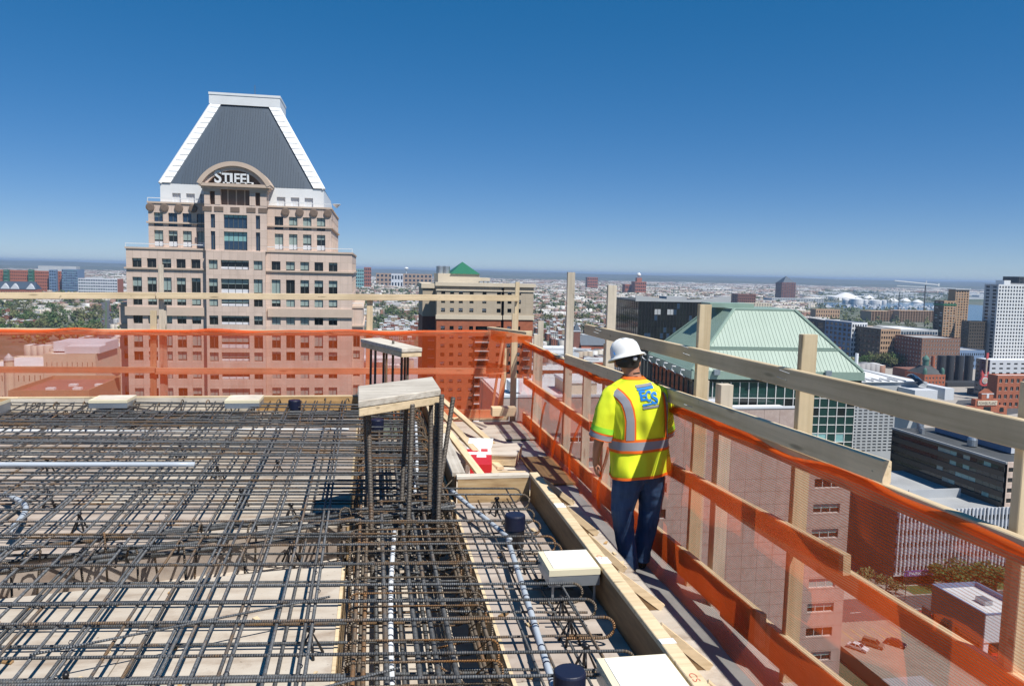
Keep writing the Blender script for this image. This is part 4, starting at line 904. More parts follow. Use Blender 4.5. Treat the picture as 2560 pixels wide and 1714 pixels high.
Z1, Z2, Z3 = tz(628), tz(768), tz(513)
tier(tx(315), tx(880), 0, 42, 0, Z1, xsm, [q for q in zsm if q[0] > 2 and not (q[0] < Z2 - .05 < q[1])], stm, 'main')
B('cornice', MB().box(tx(315) - .35, tx(515), -.4, 0, Z2 - 1.9, Z2 - .12, 'tan_trim').box(tx(669), tx(880) + .35, -.4, 0, Z2 - 1.9, Z2 - .12, 'tan_trim'), tw)
zlo = [q for q in zsm if q[1] < Z2 - 3 and q[0] > 2]
for q0, q1, wq in ((tx(281), tx(316), (tx(292), tx(311))), (tx(879), tx(907), (tx(883), tx(900)))): tier(q0, q1, 3.5, 34, 0, Z2, [wq], zlo, stm, 'low')
sh = [tx(260 + a * .2934) for a in (403, 527, 650, 773)] + [tx(260 + a * .2934) for a in (1443, 1566, 1687, 1807)]
BG = BLU + OFF[2:] + PAN
xsh = [(a, a + tx(624) - tx(602)) for a in sh]
tier(tx(364), tx(826), 2.5, 36, Z1, Z3, xsh, [(tz(621), tz(580)), (tz(570), tz(536))], lambda x, z: rt.choice(PAN if z < tz(600) else (BLU if x < 0 else OFF)), 'shaft')
for px in (369.5, 405.5, 442, 478, 711, 747, 782.5, 818):
    m_ = B('roundel', MB().lathe([(.85, 0), (.85, .25), (.6, .3)], 'louvre', 20), tw, loc=(tx(px), 2.48, tz(523.5))); m_.rotation_euler = (R(90), 0, 0)
# projecting centre bay with columns
cb = empty('centre_bay', (0, -1.4, 0)); cb.parent = tw
def cbx(z): return tx(260 + z * .2934)
xsc = [(cbx(902), cbx(978)), (cbx(1005), cbx(1243)), (cbx(1282), cbx(1358))]
CST = [('glass_dark', 'blind_green', 'mullion', 2, b, 0) for b in (.2, .5, .9)]; CBG = [('glass_dark', 'blind_green', 'mullion', 4, b, .3) for b in (0, .3, .5, .8)]
zc_ = [q for q in zsm if q[0] > 2]
mb = MB(); wallgrid(mb, 'F', cbx(880), cbx(1380), 0, Z1, xsc, zc_, 0, .6, 'tan_stone'); B('front_wall', mb, cb)
panes(cb, 'F', [xsc[0], xsc[2]], zc_, .4, CST, rt); panes(cb, 'F', [xsc[1]], zc_, .45, CBG, rt)
B('side_wall', MB().box(cbx(880), cbx(880) + .5, .6, 1.4, 0, Z1, 'tan_stone').box(cbx(1380) - .5, cbx(1380), .6, 1.4, 0, Z1, 'tan_stone'), cb)
B('back_panel', MB().box(cbx(880) + .5, cbx(1380) - .5, .62, .7, 0, Z1 - .5, 'glass_dark'), cb)
xsu = [(cbx(919), cbx(957)), (cbx(1030), cbx(1228)), (cbx(1300), cbx(1337))]; ZC = tz(468)
zsu = [(tz(626), tz(580)), (tz(572), tz(538))]
mb = MB(); wallgrid(mb, 'F', cbx(868), cbx(1393), Z1, tz(530), xsu, zsu, .5, .6, 'tan_stone'); mb.box(cbx(868), cbx(1393), .5, 1.4, tz(530), tz(514), 'tan_stone'); B('front_wall', mb, cb)
panes(cb, 'F', [xsu[0], xsu[2]], zsu, .9, BLU, rt); panes(cb, 'F', [xsu[1]], zsu, .95, [('glass_blue', 'glass_pale', 'mullion', 5, b, 0) for b in (.2, .5)], rt)
for a in (892, 990, 1127, 1262, 1362): B('square_vent', MB().box(cbx(a) - .9, cbx(a) + .9, .4, .55, tz(531), tz(519), 'louvre'), cb)
for a, b in ((868, 915), (958, 1005), (1250, 1298), (1338, 1393)): B('pilaster', MB().box(cbx(a), cbx(b), .45, 3.8, tz(514), tz(481), 'tan_stone'), cb)
for a, b in ((855, 1005), (1250, 1400)): B('entablature', MB().box(cbx(a), cbx(b), .3, 3.9, tz(481), tz(475), 'tan_trim'), cb)
B('louvre_panel', MB().box(cbx(868), cbx(1393), 1.6, 1.9, tz(514), tz(474), 'louvre'), cb)
for a in (1060, 1132, 1203): B('louvre_bar', MB().box(cbx(a) - .12, cbx(a) + .12, 1.5, 1.6, tz(513), tz(475), 'tan_trim'), cb)
# arched pediment
R1 = (cbx(1435) - cbx(815)) / 2; hgt = tz(407) - tz(462); cxp = (cbx(1435) + cbx(815)) / 2; RR = (R1 * R1 + hgt * hgt) / (2 * hgt); zc0 = tz(407) - RR; aa = math.asin(R1 / RR)
def arc(rad, n=28, a=aa): return [(cxp + rad * math.sin(-a + 2 * a * k / n), zc0 + rad * math.cos(-a + 2 * a * k / n)) for k in range(n + 1)]
def archband(r_o, r_i, y0, y1, m, nm):
    o, i = arc(r_o), arc(r_i); mb = MB()
    for k in range(28):
        mb.slab([(o[k][0], y0, o[k][1]), (i[k][0], y0, i[k][1]), (i[k + 1][0], y0, i[k + 1][1]), (o[k + 1][0], y0, o[k + 1][1])], (0, y1 - y0, 0), m)
    return B(nm, mb, cb)
archband(RR, RR - .9, -.6, 6.5, 'tan_trim', 'arch_moulding'); archband(RR - .9, RR - 1.7, .0, 6.4, 'tan_stone', 'arch_moulding')
B('pediment_base', MB().box(cbx(830), cbx(1430), -.5, 4.0, tz(469.5), tz(462), 'tan_trim').box(cbx(845), cbx(1415), .1, 4.0, tz(475), tz(469.5), 'tan_stone'), cb)
ip = arc(RR - 1.65); B('tympanum', MB().slab([(x, 1.2, z) for x, z in ip if z > tz(462)] + [(cbx(1425), 1.2, tz(462)), (cbx(825), 1.2, tz(462))], (0, .3, 0), 'louvre'), cb)
xl = cbx(960); LH = tz(431) - tz(460)
for ch, zx0, zx1, top in (('S', 960, 1018, 850), ('T', 1022, 1088, 872), ('I', 1090, 1112, 872), ('F', 1127, 1172, 872), ('E', 1178, 1228, 872), ('L', 1233, 1287, 872)):
    vs_, fs_ = textmesh(ch, .02); x0 = min(v[0] for v in vs_); x1 = max(v[0] for v in vs_); y0 = min(v[1] for v in vs_); y1 = max(v[1] for v in vs_); zb_, zt_ = tz(180 + 958 * .2934), tz(180 + top * .2934)
    A, C_ = cbx(zx0), cbx(zx1); q = [(A + (v[0] - x0) / (x1 - x0) * (C_ - A), zb_ + (v[1] - y0) / (y1 - y0) * (zt_ - zb_)) for v in vs_]; mb = MB(); nv = len(q)
    mb.add([(x, -.1, z) for x, z in q] + [(x, .25, z) for x, z in q], [tuple(reversed(f_)) for f_ in fs_] + [tuple(i + nv for i in f_) for f_ in fs_], 'white_metal')
    ed = {}
    for f_ in fs_:
        for i in range(len(f_)):
            a, b = f_[i], f_[(i + 1) % len(f_)]; ed[(a, b)] = ed.get((a, b), 0) + 1
    mb.add([], [], 'white_metal'); o0 = 0
    for (a, b) in ed:
        if (b, a) not in ed: mb.f.append([a, b, b + nv, a + nv]); mb.m.append(0)
    if ch in 'TIFEL':      # serifs
        for xx in {'T': [(A + C_) / 2], 'I': [(A + C_) / 2], 'F': [A + .35], 'E': [A + .35], 'L': [A + .35]}[ch]: mb.box(xx - .55, xx + .55, -.1, .25, zb_, zb_ + .22, 'white_metal')
    B('sign_letter', mb, cb, label='white sign letter ' + ch)
# white attic and roof
ZA, ZB = Z3, aty(597, 466, TY + 4.5).z - GZ
ZT, ZTT = aty(612, 262, TY + 14.7).z - GZ, aty(612, 236, TY + 14.5).z - GZ
xa, xb = tx(389), tx(806); INS = 10.2; ya = 4.5; DEP = 31
mb = MB(); xat = [(cbx(543), cbx(617)), (cbx(665), cbx(740)), (cbx(788), cbx(840)), (cbx(1453), cbx(1527)), (cbx(1575), cbx(1648)), (cbx(1695), cbx(1768))]
zat = [(tz(508), tz(484))]; wallgrid(mb, 'F', xa, xb, ZA - .3, ZB, xat, zat, ya, .5, 'white_metal'); mb.box(xb - .5, xb, ya + .5, ya + DEP, ZA - .3, ZB, 'white_metal').box(xa, xa + .5, ya + .5, ya + DEP, ZA - .3, ZB, 'white_metal').box(xa + .5, xb - .5, ya + DEP - .5, ya + DEP, ZA - .3, ZB, 'white_metal'); B('attic', mb, tw)
panes(tw, 'F', xat, zat, ya + .38, [('white_panel', 'tan_stone', 'mullion_white', 3, 0, 0)], rt, 'attic_panel')
xt0, xt1 = aty(531, 262, TY + 14.7).x - tcx, aty(694, 262, TY + 14.7).x - tcx
BASE = [(xa, ya), (xb, ya), (xb, ya + DEP), (xa, ya + DEP)]; TOP = [(xt0, ya + INS), (xt1, ya + INS), (xt1, ya + DEP - INS), (xt0, ya + DEP - INS)]
rf = B('roof', MB().add([(*p, ZB) for p in BASE] + [(*p, ZT) for p in TOP], [(0, 1, 5, 4), (1, 2, 6, 5), (2, 3, 7, 6), (3, 0, 4, 7), (4, 5, 6, 7)], 'roof_slate'), tw)
for i in range(4):       # white hip frames made of panels
    b0, t0 = Vector((*BASE[i], ZB)), Vector((*TOP[i], ZT)); cen = Vector(((xa + xb) / 2, ya + DEP / 2, 0))
    for sgn in (0, 1):
        j = (i + 1) % 4 if sgn == 0 else (i - 1) % 4; e1 = (Vector((*BASE[j], ZB)) - b0).normalized(); n_ = e1.cross(t0 - b0).normalized()
        if n_.dot(b0 - cen) < 0: n_ = -n_
        NP = 15
        for k in range(NP):
            a = b0.lerp(t0, k / NP + .004); b = b0.lerp(t0, (k + 1) / NP - .004); wd = wd2 = 2.1
            if i in (0, 1) : B('roof_frame_panel', MB().slab([a - n_ * .0, a + e1 * wd, b + e1 * wd2, b], n_ * .35, 'white_metal'), rf)
    if i in (0, 1): B('roof_frame_ridge', MB().tube([b0, t0], .42, 'white_metal', 6), rf)
for k in range(46):       # standing seams on the front slope
    u = (k + .5) / 46; top_f = 1.0; bx_ = xa + 4 + (xb - xa - 8) * u
    lim = min((bx_ - xa - 3.2) / (xt0 - xa), (xb - 3.2 - bx_) / (xb - xt1), 1.0)
    if lim > .05:
        p0 = Vector((bx_, ya - .06, ZB + .1)); p1 = Vector((bx_, ya + INS * lim - .06, ZB + (ZT - ZB) * lim)); B('roof_seam', MB().beam(p0, p1, .08, .10, 'roof_slate'), rf)
B('roof_crown', MB().box(TOP[0][0] - .6, TOP[1][0] + .6, TOP[0][1] - .6, TOP[2][1] + .6, ZT - .3, ZT + 2.2, 'white_metal').box(TOP[0][0] - .2, TOP[1][0] + .2, TOP[0][1] - .2, TOP[2][1] + .2, ZT + 2.2, ZTT - .5, 'white_metal').box(TOP[0][0] - .7, TOP[1][0] + .7, TOP[0][1] - .7, TOP[2][1] + .7, ZTT - .5, ZTT, 'white_metal'), tw)
B('antenna', MB().tube([(tx(604) * 1.08, ya + 16, ZTT), (tx(604) * 1.08, ya + 16, ZTT + 3.4)], .06, 'mullion', 5), tw)
B('satellite_dish', MB().lathe([(.1, -.5), (.9, .3), (.9, .38), (.1, -.4)], 'white_metal', 14, (tx(837), 8, Z3 + 1.2)), tw)

# ------------------------------------------------------------------ cream and brick apartment tower with the green pyramid
AY = 262.0
def ax(zx): return aty(860 + zx * .268, 760, AY).x
acx = ax(1320)
def AZ(zy): return aty(1215, 640 + zy * .268, AY).z - GZ
ap = empty('apartment_tower', (acx, AY, GZ), label='apartment tower, cream above brick, with a green pyramid roof', cat='building')
ra = random.Random(8)
fr = [a - acx for a in (ax(865), ax(1468))]; fr2 = [a - acx for a in (ax(1498), ax(1772))]
ZTOP, ZMID = AZ(285), AZ(578); fh = AZ(82) - AZ(164); zh = AZ(0) - AZ(38)
tops = [AZ(323) - fh * k * 1.02 for k in range(27)]; zc1 = [(z - zh, z) for z in tops if z > ZMID + 1]; zc2 = [(z - zh, z) for z in tops if z < ZMID - .5 and z - zh > 1]
colz = [905, 988, 1070, 1170, 1290, 1425]; xw = [(ax(a) - acx, ax(a + 38) - acx) for a in colz]; xw2 = [(ax(a) - acx, ax(a + 37) - acx) for a in (1530, 1618)]
for (q0, q1), xs_, yo in ((fr, xw, 0), (fr2, xw2, 1.0)):
    mb = MB(); wallgrid(mb, 'F', q0, q1, ZMID, ZTOP, xs_, zc1, yo, .4, 'cream_dark'); B('upper_wall', mb, ap); mb = MB()
    xb_ = [x for x in xs_ if x != xs_[4]] if len(xs_) > 4 else xs_
    if len(xs_) > 4: xb_ = xb_ + [(ax(1232) - acx, ax(1352) - acx)]
    wallgrid(mb, 'F', q0, q1, 0, ZMID, xb_, zc2, yo, .4, 'brick'); B('lower_wall', mb, ap)
    panes(ap, 'F', xs_, zc1, yo + .28, HOM, ra); panes(ap, 'F', [x for x in xb_ if x[1] - x[0] < 3], zc2, yo + .28, HOM, ra)
    B('cornice', MB().box(q0 - .6, q1 + .6, yo - .6, yo + 3, ZTOP, ZTOP + 1.2, 'cream').box(q0 - .3, q1 + .3, yo - .35, yo + .0, ZMID - .5, ZMID + 1.0, 'cream').box(q0 - .3, q1 + .3, yo - .3, yo, ZTOP - 1.6, ZTOP - 1.2, 'cream'), ap)
    B('core', MB().box(q0 + .5, q1 - .5, yo + .6, 26, 0, ZTOP - .5, 'glass_dark'), ap); B('side_wall', MB().box(q0, q0 + .4, yo + .4, 26, 0, ZMID, 'brick').box(q0, q0 + .4, yo + .4, 26, ZMID, ZTOP, 'cream_dark'), ap)
B('roof', MB().box(fr[0] + .5, fr2[1] - .5, 1.5, 26, ZTOP - .4, ZTOP, 'roof_white'), ap)
for z0_, z1_ in zc2:
    bx0, bx1 = ax(1222) - acx, ax(1358) - acx; b_ = empty('balcony', (0, 0, z0_ - 1.1)); b_.parent = ap
    B('balcony_slab', MB().box(bx0, bx1, -1.3, .0, 0, .2, 'white_panel'), b_); B('balcony_rail', MB().box(bx0, bx1, -1.3, -1.26, 1.05, 1.12, 'mullion').box(bx0, bx0 + .06, -1.3, 0, .2, 1.12, 'mullion').box(bx1 - .06, bx1, -1.3, 0, .2, 1.12, 'mullion'), b_)
    B('balcony_door', MB().box(bx0 + 1.2, bx1 - 1.2, .3, .38, .25, 2.6, 'glass_dark'), b_)
    bx0, bx1 = ax(1680) - acx, ax(1745) - acx
    if z1_ < ZMID: b2 = empty('balcony', (0, 1.0, z0_ - 1.1)); b2.parent = ap; B('balcony_slab', MB().box(bx0, bx1, -1.2, .0, 0, .2, 'white_panel'), b2); B('balcony_rail', MB().box(bx0, bx1, -1.2, -1.16, .25, 1.1, 'mullion'), b2)
    bx0, bx1 = ax(797) - acx, ax(860) - acx; b3 = empty('balcony', (0, 6.0, z0_ - 1.1)); b3.parent = ap; B('balcony_slab', MB().box(bx0, bx1, -1.2, .0, 0, .2, 'white_panel'), b3); B('balcony_rail', MB().box(bx0, bx1, -1.2, -1.16, .25, 1.1, 'mullion'), b3)
lx0, lx1 = ax(745) - acx, ax(862) - acx
B('rear_wing', MB().box(lx0, lx1 + 2, 7, 30, 0, ZMID, 'brick_dark').box(lx0, lx1 + 2, 7, 30, ZMID, ZTOP - 1, 'cream_dark').box(lx0 - .5, lx1 + 2, 6.5, 30.5, ZTOP - 1, ZTOP + .6, 'cream'), ap)
px0, px1 = ax(885) - acx, ax(1278) - acx; ZP = AZ(172)
B('penthouse', MB().box(px0, px1, 5, 22, ZTOP, ZP, 'cream').box(ax(1265) - acx, ax(1385) - acx, 7, 14, ZTOP, AZ(205), 'cream'), ap)
a0_, a1_ = ax(1003) - acx, ax(1283) - acx; apx = (ax(1138) - acx)
B('pyramid_roof', MB().add([(a0_, 4.5, ZP), (a1_, 4.5, ZP), (a1_, 22, ZP), (a0_, 22, ZP), (apx, 13, AZ(55))], [(0, 1, 4), (1, 2, 4), (2, 3, 4), (3, 0, 4), (3, 2, 1, 0)], 'green_roof_dark'), ap)
for k in range(3): B('roof_unit', MB().box(ax(1275 + k * 40) - acx, ax(1305 + k * 40) - acx, 3, 6, ZTOP, ZTOP + 1.8, 'galvanised'), ap)
for k in range(2): B('cooling_unit', MB().lathe([(1.3, 0), (1.3, 2.4), (1.0, 2.6)], 'galvanised', 14, (ax(915 + k * 60) - acx, 10, ZP)), ap)
# ------------------------------------------------------------------ green hipped roof over dark green glass
GY = 123.0
gx = lambda px: aty(px, 925, GY).x
g0, g1 = gx(1722), gx(2130); gcx = (g0 + g1) / 2; GE = aty(1925, 926, GY).z - GZ; GT = None
gb = empty('green_roof_hall', (gcx + .6, GY - 1.2, GZ), label='glass office block under a pale green hipped metal roof', cat='building'); hw = (g1 - g0) / 2; gd = 27.0; gb.rotation_euler = (0, 0, R(-4.5))
tl, tr = aty(1813, 772, GY + 9), aty(1958, 773, GY + 9); GT = tl.z - GZ; i0 = tl.x - gcx; i1 = tr.x - gcx
bs = [(-hw, 0), (hw, 0), (hw, gd), (-hw, gd)]; tp = [(i0, 9), (i1, 9), (i1, gd - 7), (i0, gd - 7)]
rf2 = B('roof', MB().add([(*p, GE) for p in bs] + [(*p, GT) for p in tp], [(0, 1, 5, 4), (1, 2, 6, 5), (2, 3, 7, 6), (3, 0, 4, 7), (4, 5, 6, 7)], 'green_roof'), gb)
B('roof_ridge', MB().box(i0 - .3, i1 + .3, 8.8, gd - 6.8, GT - .15, GT + .12, 'green_roof').box(i0 - 3, i1 - 6, gd - 14, gd - 9, GT + .12, GT + .9, 'green_roof'), gb)
for k in range(46):
    x = -hw + (k + .5) / 46 * 2 * hw; f1 = (x + hw) / (i0 + hw) if x < i0 else (hw - x) / (hw - i1) if x > i1 else 1.0
    if f1 > .04: B('roof_seam', MB().beam((x, .0, GE + .05), (x, 9 * f1, GE + (GT - GE) * f1 + .05), .04, .055, 'green_roof'), rf2)
for k in range(30):
    y = (k + .5) / 30 * gd; f1 = min(1, y / 9, (gd - y) / 7)
    B('roof_seam', MB().beam((-hw, y, GE + .05), (-hw + (i0 + hw) * f1, y, GE + (GT - GE) * f1 + .05), .04, .055, 'green_roof'), rf2)
for i, (a, b) in enumerate(((0, 4), (1, 5), (3, 7))):
    p = [Vector((*q, GE)) for q in bs] + [Vector((*q, GT)) for q in tp]; B('hip_cap', MB().tube([p[a] + Vector((0, 0, .1)), p[b] + Vector((0, 0, .1))], .28, 'green_roof', 6), rf2)
for f1 in (.33, .36): B('snow_guard', MB().box(-hw + (i0 + hw) * f1, hw - (hw - i1) * f1, 9 * f1 - .1, 9 * f1, GE + (GT - GE) * f1, GE + (GT - GE) * f1 + .22, 'green_roof'), rf2)
B('fascia', MB().box(-hw - .2, hw + .2, -.25, .05, GE - 1.4, GE - .02, 'green_roof').box(-hw - .25, -hw - .0, .06, gd, GE - 1.4, GE - .02, 'green_roof').box(hw, hw + .2, .06, gd, GE - 1.4, GE - .02, 'green_roof'), gb)
B('soffit', MB().box(-hw + .1, hw - .1, .1, gd - .1, GE - 1.9, GE - 1.42, 'glass_dark'), gb)
for k in range(6): B('gutter_bracket', MB().tube([(-hw - .3, 3 + k * 5, GE - .3), (-hw - 1.0, 3 + k * 5, GE - .2), (-hw - 1.1, 3 + k * 5, GE - .9), (-hw - .3, 3 + k * 5, GE - 1.5)], .12, 'white_metal', 5), gb)
for x in (-hw + 4, -4, 8.5): B('flood_lamp', MB().box(x - .5, x + .5, -.9, -.3, GE - .6, GE + .3, 'galvanised'), gb)
mb = MB().box(-hw + .6, hw - .9, .8, gd - 1, 0, GE - 1.9, 'glass_green'); B('core', mb, gb)
nc = 18; cw = (2 * hw - 1.5) / nc; zr = GE - 1.9; rows = [2.75, 1.6] + [1.5] * 40; rg5 = random.Random(4)
gp = {m: None for m in ('glass_green', 'glass_dark', 'glass_pale')}; zrow = zr; pane_d = {}
for r_i, h_ in enumerate(rows[:30]):
    z1 = zrow; z0 = zrow - h_; zrow = z0
    if z0 < 1: break
    for c_i in range(nc):
        if r_i > 13 and c_i < 14: continue
        m_ = 'glass_pale' if (r_i == 5 and rg5.random() < .75) or rg5.random() < .015 else 'glass_dark' if r_i in (1, 2) and rg5.random() < .5 else 'glass_green'; k = (m_, h_)
        if k not in pane_d: pane_d[k] = MB().box(.06, cw - .06, 0, .12, .06, h_ - .06, m_).data('pane')
        link('pane', pane_d[k], gb, (-hw + .6 + c_i * cw, .52 + rg5.uniform(-.01, .01), z0))
mb = MB(); zrow = zr
for h_ in rows[:30]: mb.box(-hw + .55, hw - .9, .42, .6, zrow - .06, zrow + .06, 'mullion_white'); zrow -= h_
for c_i in range(nc + 1): mb.box(-hw + .6 + c_i * cw - .06, -hw + .6 + c_i * cw + .06, .38, .6, zrow, zr, 'mullion_white')
B('mullions', mb, gb)
mb = MB()
for k in range(16): mb.box(-hw + .45, -hw + .62, 1 + k * 2.6, 1.15 + k * 2.6, zr - 30, zr, 'mullion')
for k in range(10): mb.box(-hw + .48, -hw + .62, .8, gd - 1, zr - 3 * k - .1, zr - 3 * k + .1, 'mullion')
B('mullions', mb, gb)

# ------------------------------------------------------------------ black glass block with a pale fin roof
KY = 335.0
k0, k1, kz = pxr(1597, 1832, 755, KY)
kb = empty('black_glass_block', ((k0 + k1) / 2, KY, GZ), label='black glass office block with a pale curved screen on its roof', cat='building'); hw = (k1 - k0) / 2; H = kz - GZ; kd = 46
B('core', MB().box(-hw, hw, 0, kd, 0, H, 'black_glass'), kb)
rk = random.Random(9); nr, ncol = 15, 30; pd = [MB().box(.08, 2 * hw / ncol - .08, -.12, -.02, .1, 2.5, m).data('pane') for m in ('black_glass', 'glass_dark', 'glass_blue', 'grey_panel')]
for r_ in range(9):
    for c_ in range(ncol): link('pane', pd[3 if (r_ == 1 and c_ in (5, 6, 9, 10)) else 2 if rk.random() < .1 else rk.choice((0, 0, 1))], kb, (-hw + c_ * 2 * hw / ncol, 0, H - 3.2 - r_ * 2.7))
mb = MB()
for c_ in range(ncol + 1): mb.box(-hw + c_ * 2 * hw / ncol - .05, -hw + c_ * 2 * hw / ncol + .05, -.2, 0, 0, H, 'steel_dark')
for c_ in range(16): mb.box(-hw - .12, -hw, c_ * 3 - .06, c_ * 3 + .06, 0, H, 'steel_dark')
for r_ in range(12): mb.box(-hw - .1, -hw, 0, kd, H - r_ * 3.6 - .08, H - r_ * 3.6 + .08, 'steel_dark')
B('mullions', mb, kb)
pts = [(-hw - 1.5 + (2 * hw + .5) * i / 14, 0, H + .05) for i in range(15)]; top = [(p[0], 0, H + 2.7 - 1.9 * math.sin(math.pi * i / 14) ** 1.2 + .35 * i / 14) for i, p in enumerate(pts)]
B('roof_screen', MB().slab(pts + top[::-1], (0, .5, 0), 'grey_panel'), kb)
B('roof', MB().box(-hw, hw, .6, kd, H, H + .3, 'roof_dark'), kb); B('roof_unit', MB().box(-4, 6, 14, 24, H + .3, H + 2.0, 'grey_panel'), kb)
B('mast', MB().tube([(2, 20, H), (2, 20, H + 9)], .12, 'grey_panel', 5), kb)

# ------------------------------------------------------------------ granite clad block right below the deck
NY = 116.0
def nx_(px): return aty(px, 1100, NY).x
n0, n1 = nx_(1250), nx_(2134); ncx = (n0 + n1) / 2; NZ = aty(1800, 1022, NY).z - GZ
nb_ = empty('granite_block', (ncx, NY, GZ), label='pinkish granite clad office block seen through the orange net', cat='building'); hw = (n1 - n0) / 2
nzz = lambda py: aty(1800, py, NY).z - GZ
flh = nzz(1273) - nzz(1337); wh_ = nzz(1267) - nzz(1291); heads = [nzz(1203) - flh * k for k in range(16)]
wcl = [(nx_(a) - ncx, nx_(b) - ncx) for a, b in ((1338, 1402), (1424, 1494), (1598, 1672))]
zsn = [(h_ - wh_, h_) for h_ in heads if h_ - wh_ > 1]
zsn2 = [(nzz(1100), nzz(1076)), (nzz(1161), nzz(1137))] + zsn
wr = [(nx_(2043) - ncx, nx_(2110) - ncx)]
mid = nx_(1690) - ncx
GST = [('glass_dark', 'glass_pale', 'mullion_white', 3, b, 0) for b in (0, 0, .5, 1)]
rn = random.Random(12)
mb = MB(); wallgrid(mb, 'F', -hw, mid, 0, nzz(990), wcl, zsn2, 0, .5, 'granite'); B('front_wall', mb, nb_); panes(nb_, 'F', wcl, zsn2, .3, GST, rn)
rx_ = nx_(1992) - ncx; NZ2 = nzz(1150)
B('front_wall', MB().box(mid, rx_, 0, .5, 0, NZ, 'granite'), nb_)
mb = MB(); wallgrid(mb, 'F', rx_, hw, 0, NZ2, wr, [q for q in zsn if q[1] < NZ2 - .5], 0, .5, 'granite'); B('front_wall', mb, nb_); panes(nb_, 'F', wr, [q for q in zsn if q[1] < NZ2 - .5], .3, GST, rn)
B('core', MB().box(-hw + .02, mid, .7, 24, 0, nzz(990) - .5, 'granite').box(mid, rx_, .52, 5.5, 0, NZ - .5, 'granite').box(rx_, hw - .02, .7, 5.5, 0, NZ2 - .5, 'granite'), nb_)
B('roof', MB().box(-hw + .5, mid - .5, .5, 23.5, nzz(990) - .5, nzz(990) - .3, 'roof_white').box(mid + .5, rx_ - .5, .5, 5.3, NZ - .5, NZ - .3, 'roof_white').box(rx_, hw - .5, .5, 5.3, NZ2 - .5, NZ2 - .3, 'roof_white'), nb_)
B('parapet', MB().box(-hw - .1, mid, -.1, .6, nzz(990), nzz(990) + .35, 'white_panel').box(mid, rx_, -.1, .6, NZ, NZ + .3, 'white_panel').box(rx_, hw + .1, -.1, .6, NZ2, NZ2 + .3, 'white_panel'), nb_)
B('stair_house', MB().box(nx_(1428) - ncx, nx_(1506) - ncx, 4, 12, nzz(990) - .3, nzz(965), 'cream').box(nx_(1428) - ncx - .2, nx_(1508) - ncx, 3.8, 12.2, nzz(965), nzz(958), 'roof_white'), nb_)
B('roof_unit', MB().box(nx_(1288) - ncx, nx_(1318) - ncx, 5, 9, nzz(990), nzz(966), 'white_panel'), nb_); B('roof_unit', MB().box(nx_(1700) - ncx, nx_(1830) - ncx, 2, 4, NZ, NZ + 1.0, 'white_panel'), nb_)
for k in range(1, 22):      # cladding joints as thin recessed shadows: narrow dark strips set 2 mm proud
    x = -hw + k * 2 * hw / 22
    if all(not (a - .2 < x < b + .2) for a, b in wcl + wr): B('cladding_joint', MB().box(x - .03, x + .03, -.004, .0, 0, (NZ2 if x > rx_ else NZ if x > mid else nzz(990)) - .1, 'fluted_brown'), nb_)
for h_ in heads: 
    for zz_ in (h_ + .25, h_ - wh_ - .25): B('cladding_joint', MB().box(-hw + .05, hw - .05, -.006, -.002, zz_ - .025, zz_ + .025, 'fluted_brown'), nb_)
for z0_, z1_ in zsn[::2]:
    B('sunshade', MB().box(nx_(1345) - ncx, nx_(1398) - ncx, -.6, -.1, z0_ - 1.6, z0_ - 1.4, 'white_metal').box(nx_(1345) - ncx, nx_(1398) - ncx, -.6, -.1, z0_ - 1.1, z0_ - .9, 'white_metal').box(nx_(1345) - ncx, nx_(1398) - ncx, -.6, -.1, z0_ - .6, z0_ - .4, 'white_metal'), nb_)

# ------------------------------------------------------------------ blue windowed office behind the green roof
q = pxr(2118, 2240, 1000, 300); bld('grey_office', 'grey office with rows of square blue windows behind the green roofed block', q[0], q[1], 300, 30, q[2], 'grey_panel', 9, 16, 0, .66, .5, [('glass_blue', 'glass_blue', 'mullion', 2, 0, 0), ('glass_dark', 'glass_blue', 'mullion', 2, .6, 0)], roof='roof_white', z0w=-72)
# ------------------------------------------------------------------ banded office slab: shade of its long street side put into the bronze colour
SY = 285.0
SY = 248.0; sx = 184.0; sz = -50.3; near = 196.5
sb = empty('banded_office', (sx, near, GZ), label='long dark office slab with continuous window bands and a flat grey roof', cat='building'); L = SY - near; H = sz - GZ
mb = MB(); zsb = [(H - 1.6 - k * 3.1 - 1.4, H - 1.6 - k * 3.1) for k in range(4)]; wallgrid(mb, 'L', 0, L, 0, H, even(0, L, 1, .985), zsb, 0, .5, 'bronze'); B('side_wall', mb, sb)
nseg = 18; rs_ = random.Random(2); wd = [MB().box(.02, .1, .05, L * .985 / nseg - .05, 0, 1.4, m).data('window') for m in ('glass_dark', 'glass_green', 'blind_green', 'glass_pale')]
for z0_, z1_ in zsb:
    for k in range(nseg): link('window', wd[rs_.choice((0, 0, 1, 1, 2, 3)) if k < 10 else 0], sb, (.28 + rs_.uniform(-.02, .02), L * .0075 + k * L * .985 / nseg, z0_))
mb = MB(); wallgrid(mb, 'F', 0, 60, 0, H, even(0, 60, 1, .97), zsb, 0, .5, 'tan_stone'); B('front_wall', mb, sb); B('window_band', MB().box(1, 59, .35, .45, 0, H - 2, 'glass_dark'), sb)
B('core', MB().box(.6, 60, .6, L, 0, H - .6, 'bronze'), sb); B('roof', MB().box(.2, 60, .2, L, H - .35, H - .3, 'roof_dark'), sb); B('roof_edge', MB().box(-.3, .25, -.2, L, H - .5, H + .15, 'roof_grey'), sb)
B('roof_house', MB().box(11, 60, L * .2, L * .85, H, H + 4.5, 'blue_wall').box(10.98, 60.02, L * .2 - .02, L * .2, H, H + 4.5, 'white_panel'), sb)
B('cooling_tower', MB().lathe([(1.5, 0), (1.5, 2.0), (1.2, 2.8)], 'galvanised', 16, (7, L * .42, H)), sb)
